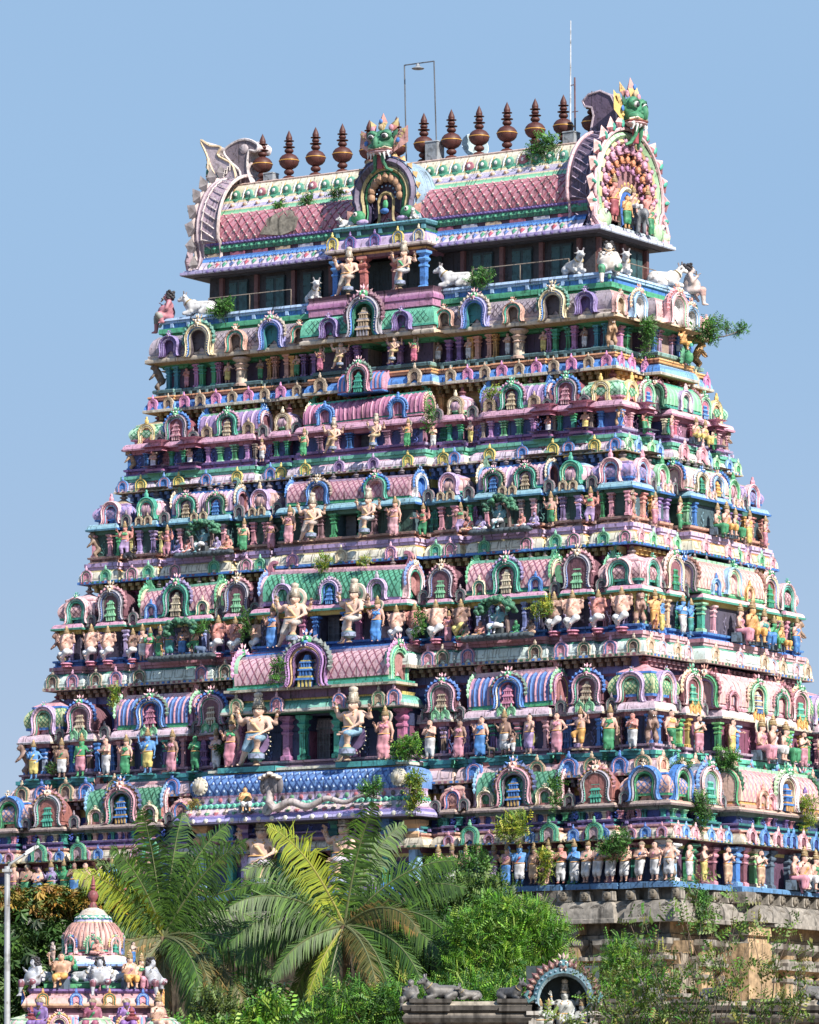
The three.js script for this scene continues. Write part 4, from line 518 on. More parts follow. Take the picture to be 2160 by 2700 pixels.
// first storey: a deep entrance and rows of figures
const S1p = outline(16.2, 8.3, 2.25, 0.45, both([[12.7, 1.1, 0.45], [9.1, 2.25, 0.45], [6.2, 0.6, 0.45], [0, 5.5, 0.8]]), both([[4.95, 1.05, 0.45], [0, 3.75, 0.8]]));
const S1 = (() => {
  const mb = new MB(), W = 16.2, D = 8.3, y3 = 10.4, y4 = 11.9;
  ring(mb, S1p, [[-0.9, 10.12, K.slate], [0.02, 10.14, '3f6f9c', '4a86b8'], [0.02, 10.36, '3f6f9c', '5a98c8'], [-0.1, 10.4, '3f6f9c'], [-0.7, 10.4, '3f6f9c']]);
  const wp = outline(W - 0.6, D - 0.6, 1.05, 0.45, both([[12.7, 0.5, 0.45], [9.1, 1.65, 0.45], [0, 5.0, 0.8]]), both([[4.95, 0.5, 0.45], [0, 3.15, 0.8]]));
  const z = D - 0.6 - 0.45 + 0.8, i = wp.findIndex(([x, q]) => abs(x + 5) < 1e-6 && abs(q - z) < 1e-6); wp.splice(i + 1, 0, [-1.05, z], [-1.05, z - 3], [1.05, z - 3], [1.05, z]);
  ring(mb, wp, [[0, 10.3, '1f3a6c', '5a3454'], [0, 11.5, '5a3048', '5a3454'], [0.03, 11.5, '6a4a5a'], [0.06, 11.66, K.yellow], [0.1, 11.78, K.maroon], [0.2, 11.9, K.maroon], [0.3, 12.0, K.maroon]]);
  ring(mb, [[-1.08, z + 0.02], [1.08, z + 0.02], [1.08, z - 3.05], [-1.08, z - 3.05]], [[0, 13.3, K.black], [-0.02, 13.32, K.black]]);
  ring(mb, outline(W - 0.6, D - 0.6, 1.05, 0.45, both([[0, 5.0, 0.8]]), []), [[0.02, 11.95, '4a4a58'], [0.02, 13.2, '4a4a58']]);
  const m = mb.build('storey', tower, paint, 0.6);
  for (const [f, u, w, c1, c2, dz = 0] of [[0, 15.5, 0.3, K.lblue, K.white], [0, 14.3, 0.3, K.teal, K.pink], [0, 13.2, 0.28, 'a87a9c', K.pink], [0, 11.6, 0.26, K.teal, K.green], [0, 10.3, 0.26, 'b07a80', K.salmon], [0, 8.2, 0.26, K.purple, K.lilac], [0, 7.0, 0.3, K.blue, K.lblue], [1, 7.6, 0.4, K.lblue, K.white], [1, 6.2, 0.4, K.green, K.dgreen], [1, 5.4, 0.3, K.maroon, K.maroon], [1, 4.5, 0.3, K.maroon, K.pink], [1, 3.4, 0.36, K.blue, '6aa0dc', 0.35], [1, 2.8, 0.3, K.maroon, K.pink, 0.35], [1, 2.0, 0.34, '5fae60', K.cream, 0.35], [1, 1.4, 0.3, K.slate, K.lblue, 0.35], [1, 0.7, 0.3, K.slate, K.slate, 0.35]]) for (const s of [1, -1]) put(m, 'pilaster', pilaster(1.45, w, c1, c2), f, u * s, 10.4, (f ? W : D) - 0.52 + dz, 1);
  for (const [u, w, c1, c2] of [[1.25, 0.34, K.teal, K.dteal], [2.9, 0.4, K.lilac, K.purple], [3.6, 0.36, K.teal, K.blue], [4.9, 0.5, K.lblue, 'c8a070']]) for (const s of [1, -1]) put(m, 'pilaster', pilaster(2.75, w, c1, c2), 0, u * s, 10.35, 8.22, 0.9, 1, 0.9);
  const gt = new MB(); for (let k = -7; k <= 7; k++) gt.box(k * 0.13, 12.25, z - 0.5, 0.025, 0.85, 0.025, '8a8a90'); for (let k = 0; k < 3; k++) gt.box(0, 12.25 + k * 0.4, z - 0.48, 2.0, 0.03, 0.03, '8a8a90'); gt.box(0.3, 12.2, z - 0.42, 0.3, 0.28, 0.08, K.white); gt.build('door_grille', m, pm('7a7a80'));
  return { mesh: m };
})();
// granite base
{
  const mb = new MB(), G = '9c9a96', G2 = '86837e', T = 'c2a67e';
  const pl = outline(16.75, 8.85, 2.4, 0.3, both([[12.7, 1.3, 0.3], [9.1, 2.3, 0.3], [0, 5.8, 0.8]]), both([[4.95, 1.2, 0.3], [0, 3.8, 0.9]]));
  ring(mb, pl, [[-1.1, 9.0, G2], [-0.02, 8.86, G], [0, 8.88, G], [0, 9.02, G], [-0.05, 9.04, G], [-0.06, 9.25, G], [-0.14, 9.5, G], [-0.3, 9.68, G], [-0.5, 9.72, G2], [-0.6, 9.72, G2], [-0.6, 10.14, G2], [-0.2, 10.15, G2]]);
  ring(mb, pl, [[-0.5, 4.4, T], [-0.9, 4.45, T], [-0.9, 8.2, G, T], [-0.8, 8.25, G, T], [-0.75, 8.45, G2, T], [-0.9, 8.5, G2, T], [-0.85, 9.0, G2, T]]);
  ring(mb, pl, [[-0.1, -2, T], [-0.1, 0.2, T], [-0.3, 0.4, T], [-0.5, 1.0, T], [-0.3, 1.6, T], [-0.6, 2, T], [-0.6, 4.2, T], [-0.1, 4.3, T], [-0.1, 4.5, T], [-0.6, 4.6, T]]);
  const m = mb.build('stone_base', tower, granite, 0.5);
  const arch = kudu({ b: [G, G2, G], i: '6a655c', k: 0, seg: 9, dep: 0.1, low: 1, cy: 0.8 });
  const head = (() => { const h = new MB(); h.box(0, 0, 0, 0.42, 0.4, 0.3, G, 0.9); h.blob(0, 0.2, 0.15, 0.17, 0.19, 0.14, '858076', 7, 5); h.blob(-0.07, 0.26, 0.26, 0.04, 0.04, 0.03, '6a655c', 5, 3); h.blob(0.07, 0.26, 0.26, 0.04, 0.04, 0.03, '6a655c', 5, 3); h.box(0, 0.08, 0.26, 0.14, 0.04, 0.06, '6a655c'); return h.geom(0.7); })();
  for (const f of [0, 1]) { const L = f ? 8.6 : 16.5, d = f ? 16.75 : 8.85, bays = f ? [[4.95, 1.2, 0], [0, 3.8, 0.6]] : [[12.7, 1.3, 0], [9.1, 2.3, 0], [0, 5.8, 0.5]], c0 = f ? 6.45 : 14.35;
    const zo = (u) => { for (const [c, h, p] of bays) if (abs(abs(u) - c) < h + 0.05) return d + p; return abs(u) > c0 ? d : d - 0.3; };
    for (let u = -L; u <= L; u += 0.96) { if (!f && u < 3) continue; const s = 0.9 + 0.15 * rnd();
      put(m, 'stone_arch', arch, f, u + rr(-0.05, 0.05), 9.02, zo(u) - 0.13, 0.42 * s, 0.32, 0.16, 0, granite);
      put(m, 'stone_head', head, f, u + 0.3 + rr(-0.08, 0.08), 9.72, zo(u + 0.3) - 0.42, s * rr(0.8, 1.15), rr(0.85, 1.05), 1, rr(-0.1, 0.1), granite); }
    const pg = pilaster(3.6, 0.6, T, G), sh = (() => (geoCache.shelf ??= (() => { const q = new MB(); ring(q, rect(0.55, 0.3), [[-0.2, 0, T], [-0.15, 0.12, T], [0.05, 0.2, G], [0.05, 0.34, G], [-0.5, 0.36, G]]); return q.geom(0.4); })()))();
    for (const u of f ? [7.9, 6.9, 5.8, 4.1, 3.2, 2.0, 0.8, -0.6, -2, -3.2, -4.4, -6] : [15.6, 14.7, 13.4, 12, 10.6, 9.2, 7.6, 6]) { put(m, 'stone_pillar', pg, f, u, 4.7, zo(u) - 0.75, 1, 1, 1, 0, granite); put(m, 'stone_ledge', sh, f, u, f ? 7.1 : 7.3, zo(u) - 0.62, 1, 1, 1, 0, granite); put(m, 'stone_ledge', sh, f, u + 0.5, 5.9, zo(u + 0.5) - 0.75, 1, 1, 1, 0, granite); }
    // courses of ashlar between the pillars
    const bl = (() => (geoCache.ash ??= (() => { const q = new MB(); q.box(0, 0, 0, 1, 0.42, 0.16, 'c4a880', 0.97); return q.geom(0.4); })()))(), b2 = (() => (geoCache.ash2 ??= (() => { const q = new MB(); q.box(0, 0, 0, 1, 0.42, 0.16, 'a8a094', 0.97); return q.geom(0.4); })()))();
    for (let k = 0; k < 8; k++) for (let u = -L + (k % 2) * 0.5; u < L - 0.4; ) { const w = rr(0.7, 1.3); if (f || u > 4.5) { const o = put(m, 'stone_block', pick([bl, b2]), f, u + w / 2, 4.7 + k * 0.44, zo(u + w / 2) - 0.86 + rr(-0.03, 0.02), w - 0.03, 1, 1, 0, granite); } u += w; }
  }
}
// seventh storey: lattice eaves with the large arches
const S7 = (() => {
  const mb = new MB(), W = 11.1, D = 3.76;
  const pl = outline(W, D, 1.6, 0.12, both([[6.6, 1.4, 0.12], [3.9, 0.5, 0.12], [0, 3.05, 0.5]]), both([[0, 1.5, 0.75]]));
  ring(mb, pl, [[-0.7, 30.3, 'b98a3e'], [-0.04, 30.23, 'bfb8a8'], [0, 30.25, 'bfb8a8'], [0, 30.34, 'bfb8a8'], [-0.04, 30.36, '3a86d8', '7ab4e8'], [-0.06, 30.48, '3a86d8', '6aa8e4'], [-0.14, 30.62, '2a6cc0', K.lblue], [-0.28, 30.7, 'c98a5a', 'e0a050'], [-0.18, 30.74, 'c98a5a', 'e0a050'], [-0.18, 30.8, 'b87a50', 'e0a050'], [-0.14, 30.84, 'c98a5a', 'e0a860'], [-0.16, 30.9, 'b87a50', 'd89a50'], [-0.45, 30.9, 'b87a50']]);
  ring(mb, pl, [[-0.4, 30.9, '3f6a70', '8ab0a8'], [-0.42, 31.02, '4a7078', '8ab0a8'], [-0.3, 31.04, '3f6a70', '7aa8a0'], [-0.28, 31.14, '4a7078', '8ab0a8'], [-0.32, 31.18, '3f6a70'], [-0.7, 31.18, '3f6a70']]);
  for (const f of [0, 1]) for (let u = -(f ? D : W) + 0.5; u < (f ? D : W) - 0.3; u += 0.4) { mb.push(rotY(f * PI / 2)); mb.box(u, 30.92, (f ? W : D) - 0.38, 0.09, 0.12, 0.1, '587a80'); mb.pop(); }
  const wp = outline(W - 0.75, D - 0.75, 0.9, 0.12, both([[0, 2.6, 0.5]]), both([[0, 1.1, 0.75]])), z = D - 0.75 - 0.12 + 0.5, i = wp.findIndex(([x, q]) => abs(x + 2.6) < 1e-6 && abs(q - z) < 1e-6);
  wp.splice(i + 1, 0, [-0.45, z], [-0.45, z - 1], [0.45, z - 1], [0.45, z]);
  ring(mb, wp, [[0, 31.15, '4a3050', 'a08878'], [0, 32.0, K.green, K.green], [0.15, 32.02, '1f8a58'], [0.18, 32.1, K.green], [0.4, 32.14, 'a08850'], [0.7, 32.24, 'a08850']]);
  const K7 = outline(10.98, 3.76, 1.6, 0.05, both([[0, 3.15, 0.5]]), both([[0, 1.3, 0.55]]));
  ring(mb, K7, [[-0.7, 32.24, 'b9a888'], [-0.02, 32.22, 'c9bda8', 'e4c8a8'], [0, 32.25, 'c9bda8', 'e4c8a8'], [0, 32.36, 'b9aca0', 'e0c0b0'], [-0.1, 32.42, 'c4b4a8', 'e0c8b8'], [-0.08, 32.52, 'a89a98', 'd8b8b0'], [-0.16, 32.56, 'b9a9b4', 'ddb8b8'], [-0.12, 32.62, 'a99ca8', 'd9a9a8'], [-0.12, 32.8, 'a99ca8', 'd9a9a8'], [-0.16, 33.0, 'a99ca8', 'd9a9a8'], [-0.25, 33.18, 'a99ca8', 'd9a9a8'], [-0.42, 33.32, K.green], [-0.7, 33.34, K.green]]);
  // lattice on that roof and on the green front bay
  const lat = (x0, x1, z, rib, f, sl) => { mb.push(rotY(f * PI / 2)); for (const d of [-1, 1]) for (let x = x0 - 0.6; x < x1 + 0.6; x += 0.26) for (let k = 0; k < 3; k++) { const h = [32.66, 32.85, 33.02, 33.18], o = [-0.11, -0.12, -0.15, -0.24], a = x + d * 0.16 * k, b = x + d * 0.16 * (k + 1), w = 0.018; if (min(a, b) < x0 || max(a, b) > x1) continue; mb.q([a - w, h[k], z + o[k]], [a + w, h[k], z + o[k] + 0.01], [b + w, h[k + 1], z + o[k + 1] + 0.01], [b - w, h[k + 1], z + o[k + 1]], rib); } mb.pop(); };
  lat(-10.8, -3.3, 3.72, '5f4a58', 0); lat(3.3, 10.8, 3.72, '5f4a58', 0); lat(-3.5, -1.4, 11.0, 'c07080', 1); lat(1.4, 3.5, 11.0, 'c07080', 1);
  ring(mb, rect(3.0, 0.4).map(([x, q]) => [x, q + 3.62]), [[0.15, 32.55, K.teal], [0.14, 32.62, '5cbf9c'], [0.13, 32.85, '5cbf9c'], [0.08, 33.05, '5cbf9c'], [-0.02, 33.2, '5cbf9c'], [-0.2, 33.34, 'b97aa0'], [-0.1, 33.36, 'b97aa0'], [-0.1, 33.6, 'b97aa0'], [-0.3, 33.6, 'b97aa0']]);
  lat(-2.9, 2.9, 4.3, '1f6a58', 0);
  const up = rect(10.6, 3.3);
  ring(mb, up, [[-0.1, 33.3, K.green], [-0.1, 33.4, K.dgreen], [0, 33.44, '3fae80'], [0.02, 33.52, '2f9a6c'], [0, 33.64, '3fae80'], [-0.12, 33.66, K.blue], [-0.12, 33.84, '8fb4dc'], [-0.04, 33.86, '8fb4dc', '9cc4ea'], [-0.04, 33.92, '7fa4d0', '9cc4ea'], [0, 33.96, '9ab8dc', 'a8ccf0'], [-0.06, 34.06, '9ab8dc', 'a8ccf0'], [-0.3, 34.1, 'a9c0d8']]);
  for (let u = -10; u <= 10.1; u += 0.8) mb.box(u, 33.68, 3.22, 0.14, 0.16, 0.1, '8fb4dc');
  mb.box(0, 34.0, 0, 20.9, 0.08, 6.3, 'a9b8c8');
  ring(mb, rect(2.9, 0.7).map(([x, q]) => [x, q + 3.2]), [[0, 33.6, 'a8689a'], [0.06, 33.65, 'a8689a'], [0.06, 33.8, 'b884a8'], [0, 33.9, '6a4458'], [0, 34.02, '6a4458'], [0.05, 34.1, '7a4a5c'], [-0.5, 34.1, '7a4a5c']]);
  const m = mb.build('storey', tower, paint, 0.6);
  const big = (u, f, out, y, hw, st) => put(m, 'horseshoe_arch', kudu(st), f, u, y, out, hw, hw * 0.9, hw);
  const pur = A(0, ['8a78b4', '6a5498', '8a78b4'], K.dpurple, [K.purple, K.purple, '9a84b8'], 0, { ms: 0.42, seg: 9 }), org = A(0, ['c89a88', K.teal, 'c89a88'], K.brown, MK.s, 0, { ms: 0.46, seg: 9 });
  for (const s of [-1, 1]) { big(9.75 * s, 0, 3.8, 32.4, 0.5, pur); big(8.3 * s, 0, 3.8, 32.28, 0.78, A('5a9a88', ['d8c89c', K.blue, K.cream], '4a4048', MK.w, 0, { f2: '3f8a78' })); big(6.5 * s, 0, 3.8, 32.34, 0.5, org); big(4.75 * s, 0, 3.8, 32.28, 0.72, A('b9ac9c', ['9a9ad8', K.blue, '4a90e0'], K.dteal, MK.g, 0)); big(3.4 * s, 0, 3.85, 32.42, 0.44, org); big(1.7 * s, 0, 4.3, 32.4, 0.48, pur); }
  big(0, 0, 4.35, 32.3, 0.95, A('8a6070', [K.grey, K.blue, K.teal], K.dgreen, MK.g, [K.beige, K.grey], { nf: 19 }));
  for (const s of [-1, 1]) big(s * 2.0, 1, 11.05, 32.3, 0.66, A('d8b898', [K.lblue, K.white, K.lblue], K.white, MK.s, 0)); big(0, 1, 11.6, 32.3, 0.8, A('d98a94', [K.lpink, K.lgreen, K.lpink], K.white, MK.s, 0)); for (const s of [-1, 1]) big(s * 3.3, 1, 11.0, 32.35, 0.45, A(0, ['d8a8a0', K.lpink, K.cream], K.beige, MK.s, 0, { ms: 0.4 }));
  for (const [f, u, w, c1, c2, dz = 0] of [...pairs(0, 8.3, 0.3, 0.2, K.green, K.teal), [0, 8.85, 0.2, 'b878b0'], [0, 7.75, 0.2, 'b878b0'], ...pairs(0, 4.75, 0.28, 0.2, 'c8907c', K.salmon), [0, 5.3, 0.18, K.orange], [0, 4.2, 0.18, K.orange], ...pairs(0, 10.05, 0.2, 0.18, '2f8aa0', '2f9ab0'), ...pairs(0, 3.4, 0.24, 0.2, K.purple, '9a70b0'), ...pairs(0, 1.0, 0.2, 0.2, 'a878a8', K.purple, 0.5), [1, 2.4, 0.22, 'b878b0', K.pink], [1, 1.9, 0.24, K.green, K.teal], [1, 0.9, 0.24, K.blue, '5a9ae0', 0.6], [1, 0.5, 0.22, K.lilac, K.pink, 0.6]]) for (const s of [1, -1]) put(m, 'pilaster', pilaster(0.9, w, c1, c2 || c1), f, u * s, 31.18, (f ? W : D) - 0.66 + (u === 1.2 || u === 0.8 ? 0.5 : dz), 1);
  for (const s of [-1, 1]) put(m, 'round_column', roundColumn(1.15, 0.5, 'c8b49c', 'b89a88'), 0, 6.5 * s, 31.0, 3.35, 1);
  const sm1 = smK('d88ac4', K.pink, 'c070a8'), sm2 = smK('b8a58c', K.beige, K.brown), sm3 = smK('e8c890', K.cream, K.orange);
  for (let k = 0; k < 12; k++) { const u = 3.6 + k * 0.78; if (u < 10.9) for (const s of [-1, 1]) put(m, 'small_arch', k % 2 ? sm1 : sm2, 0, u * s, 30.34, 3.72, 0.25); }
  for (const u of [-3.3, -2.5, -1.5, 1.5, 2.4, 3.3]) put(m, 'small_arch', k2(u) ? sm1 : sm3, 1, u, 30.34, 11.05, 0.25); function k2(u) { return Math.round(u * 10) % 2; }
  for (const s of [-1, 1]) put(m, 'small_arch', sm2, 0, s * 2.2, 30.32, 4.15, 0.33);
  // little pavilion over the sixth storey's doorway
  put(m, 'horseshoe_arch', kudu(A('6a8a7a', [K.pink, K.teal, K.grey], K.maroon, MK.g, [K.teal, K.teal])), 0, -0.1, 30.1, 4.6, 0.62, 0.58, 0.6);
  put(m, 'barrel_roof', vaultG('pavs7', (g) => vault(g, 1.0, 0.4, 0.75, { c: 'c890a8', rib: K.blue, ridge: 'b06a90', base: K.blue, hoops: 0.2 })), 0, -0.1, 30.1, 4.1, 1);
  return { mesh: m };
})();

// ---------- barrel roof ----------
{
  const neck = new MB();
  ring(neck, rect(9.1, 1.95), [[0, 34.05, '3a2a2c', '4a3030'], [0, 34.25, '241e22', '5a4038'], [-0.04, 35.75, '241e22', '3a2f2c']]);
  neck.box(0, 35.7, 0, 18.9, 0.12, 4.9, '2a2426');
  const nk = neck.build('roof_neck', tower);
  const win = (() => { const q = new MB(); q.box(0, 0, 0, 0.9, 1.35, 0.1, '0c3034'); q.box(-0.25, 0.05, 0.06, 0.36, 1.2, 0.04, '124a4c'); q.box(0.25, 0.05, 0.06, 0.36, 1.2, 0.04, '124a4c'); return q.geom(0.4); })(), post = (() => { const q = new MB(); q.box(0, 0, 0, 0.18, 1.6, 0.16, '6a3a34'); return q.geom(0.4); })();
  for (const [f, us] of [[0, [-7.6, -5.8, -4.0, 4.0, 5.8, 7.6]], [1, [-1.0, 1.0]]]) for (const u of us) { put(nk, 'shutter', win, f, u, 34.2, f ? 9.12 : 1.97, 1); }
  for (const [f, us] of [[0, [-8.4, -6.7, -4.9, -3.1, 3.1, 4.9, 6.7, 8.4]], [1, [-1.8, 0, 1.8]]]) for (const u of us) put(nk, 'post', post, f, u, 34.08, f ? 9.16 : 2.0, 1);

  const mb = new MB(), L = 9.0;
  // cross-section from the eave lip to the ridge: [z, y, colour of the band above]
  const P = [[2.2, 35.72, '5a4a60'], [2.86, 35.8, '9a88c0'], [2.88, 35.9, '8a78b8'], [2.82, 35.95, 'c9bcd4'], [2.72, 36.1, 'b9b0c8'], [2.56, 36.28, '3f88d8'], [2.5, 36.4, '2a6cc0'], [2.4, 36.5, '1f4a8a'], [2.3, 36.52, '6a3a4c'], [2.28, 36.64, '6a3a4c'], [2.36, 36.66, '2f8a68'], [2.42, 36.8, '2f8a68'], [2.38, 36.94, '7a62ac'], [2.42, 36.98, '7a62ac'], [2.42, 37.06, 'b97a88']];
  const n0 = P.length - 1, N = 10; for (let i = 1; i <= N; i++) { const t = i / N; P.push([2.42 + 0.1 * sin(t * PI * 0.8) - 0.86 * t ** 1.9, 37.06 + 1.24 * sin(t * PI / 2 * 0.98), 'b97a88']); }
  P[P.length - 1][2] = '7fc49a'; P.push([1.52, 38.42, '6ab48a'], [1.42, 38.52, 'cfc0a0'], [1.4, 38.58, 'b8b0d8'], [1.25, 38.72, 'c9c4dc'], [1.1, 38.88, 'd8cba0'], [1.06, 38.98, '3a9a78'], [1.0, 39.12, 'c8c8a8'], [0.86, 39.45, 'd8d0b8'], [0.74, 39.62, 'd8b8a8'], [0.76, 39.68, 'd8b8a8'], [0.6, 39.74, 'c8a8a8'], [0, 39.74, 'c8a8a8']);
  for (let i = 0; i < P.length - 1; i++) for (const s of [1, -1]) { const [z0, a, c] = P[i], [z1, b] = P[i + 1]; s > 0 ? mb.q([-L, a, z0], [L, a, z0], [L, b, z1], [-L, b, z1], c) : mb.q([L, a, -z0], [-L, a, -z0], [-L, b, -z1], [L, b, -z1], c); }
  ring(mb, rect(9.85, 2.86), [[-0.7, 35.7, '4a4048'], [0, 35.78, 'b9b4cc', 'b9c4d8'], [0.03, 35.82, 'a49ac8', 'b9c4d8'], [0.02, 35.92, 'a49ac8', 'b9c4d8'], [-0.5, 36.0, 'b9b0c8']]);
  for (const [x0, w] of [[-9.8, 0.9], [9.8, 0.9]]) mb.box(x0 - Math.sign(x0) * 0.5, 35.9, 0, 1.0, 0.1, 5.5, 'b9b4cc');
  const roof = mb.build('barrel_roof', tower, paint, 0.6);
  // raised lattice with a stud in every cell
  const lt = new MB(), ptz = (t) => { const k = min(N - 1e-6, max(0, t * N)), i = Math.floor(k), f = k - i, a = P[n0 + i], b = P[n0 + i + 1]; return [a[0] + (b[0] - a[0]) * f, a[1] + (b[1] - a[1]) * f]; };
  const cell = 0.4, lean = 0.5 * cell * 7, S = 12;
  for (const d of [-1, 1]) for (let x0 = -L - lean; x0 < L + lean; x0 += cell) for (let i = 0; i < S; i++) { const t0 = i / S, t1 = (i + 1) / S, a = x0 + d * lean * t0, b = x0 + d * lean * t1, w = 0.035; if (min(a, b) < -8.6 || max(a, b) > 8.6) continue; const [z0, y0] = ptz(t0), [z1, y1] = ptz(t1), e = 0.035; lt.q([a - w, y0, z0 + 0.004], [a, y0 + e * 0.3, z0 + e], [b, y1 + e * 0.3, z1 + e], [b - w, y1, z1 + 0.004], '8f3a54'); lt.q([a, y0 + e * 0.3, z0 + e], [a + w, y0, z0 + 0.004], [b + w, y1, z1 + 0.004], [b, y1 + e * 0.3, z1 + e], 'a04a62'); }
  lt.build('lattice', roof, paint, 0.3).userData.kind = 'stuff';
  const sd = new MB(); for (let r = 0; r < 7; r++) for (let x = -8.6; x < 8.6; x += cell) { const t = (r + 0.5) / 7, [z, y] = ptz(t), xx = x + (r % 2 ? 0.2 : 0) + 0.1; if ((abs(xx + 5.3) < 1.15 && t < 0.62) || rnd() < 0.08) continue; sd.leaf([xx, y - 0.07, z + 0.02], [xx, y + 0.07, z + 0.02], 0.5, 0.04, 'd4a8a8', '6a9a88'); }
  sd.build('roof_studs', roof, paint, 0.3).userData.kind = 'stuff';
  // bands of petals, beads and rosettes
  const pet = new MB(), bead = new MB();
  for (let x = -8.5; x < 8.6; x += 0.36) { const k = Math.round((x + 8.5) / 0.36), c = ['3f9a78', 'b94a64', '3f9a78', '5a7ac0'][k % 4];
    pet.leaf([x, 35.98, 2.84], [x, 36.3, 2.58], 0.42, 0.05, 'd8cbb4', c); pet.blob(x, 36.12, 2.72, 0.07, 0.08, 0.05, c, 6, 4);
    pet.leaf([x, 36.66, 2.4], [x, 36.95, 2.44], 0.42, 0.05, '3aa07a', '1f6a50');
    bead.blob(x, 35.84, 2.9, 0.08, 0.07, 0.05, '7a68ac', 6, 4); bead.blob(x + 0.1, 37.0, 2.46, 0.06, 0.05, 0.04, '6a52a0', 6, 4); bead.blob(x - 0.08, 37.0, 2.46, 0.06, 0.05, 0.04, '6a52a0', 6, 4); }
  for (let x = -8.5; x < 8.6; x += 0.2) { pet.leaf([x, 36.42, 2.52], [x, 36.24, 2.66], 0.5, 0.04, '3f8ad8'); }
  for (let x = -8.4; x < 8.5; x += 0.62) { const k = Math.round((x + 8.4) / 0.62); bead.blob(x, 38.72, 1.28, 0.13, 0.1, 0.08, 'd8ccb0', 8, 4); bead.blob(x, 38.73, 1.36, 0.06, 0.05, 0.05, 'a87a60', 6, 3);
    pet.blob(x, 39.2, 1.0, 0.22, 0.2, 0.06, ['3f9a78', '5aa890', 'b06474', '3f9a78'][k % 4], 9, 5); pet.blob(x, 39.22, 1.06, 0.08, 0.08, 0.05, K.white, 6, 4); for (const e of [-0.3, -0.22]) pet.leaf([x + e, 38.98, 1.06], [x + e + 0.05, 39.55, 0.84], 0.16, 0.05, e < -0.25 ? K.white : 'c8a050'); pet.leaf([x, 39.08, 1.02], [x, 38.86, 1.1], 0.7, 0.05, '2f8a68'); }
  for (let x = -8.5; x < 8.5; x += 1.1) { bead.box(x, 36.5, 2.34, 0.7, 0.13, 0.06, pick(['9a4a64', 'b8a080', 'a8a8b8'])); }
  pet.build('petal_band', roof, paint, 0.6); bead.build('bead_band', roof, paint, 0.8);
  { const q = new MB(), o = [[-6.25, 0.05], [-5.95, 0.4], [-5.55, 0.55], [-5.1, 0.62], [-4.75, 0.55], [-4.4, 0.3], [-4.55, 0.05], [-5.2, -0.02]]; for (let i = 0; i < o.length; i++) { const a = o[i], b = o[(i + 1) % o.length], f = ([x, t]) => { const [z, y] = ptz(t + 0.02); return [x, y, z + 0.045]; }; q.t(f(a), f(b), [-5.3, ptz(0.3)[1], ptz(0.3)[0] + 0.07], '9a9890'); q.q(f(b), f(a), [f(a)[0], f(a)[1], f(a)[2] - 0.1], [f(b)[0], f(b)[1], f(b)[2] - 0.1], '8a8880'); } q.build('cement_patch', roof, granite); }
}
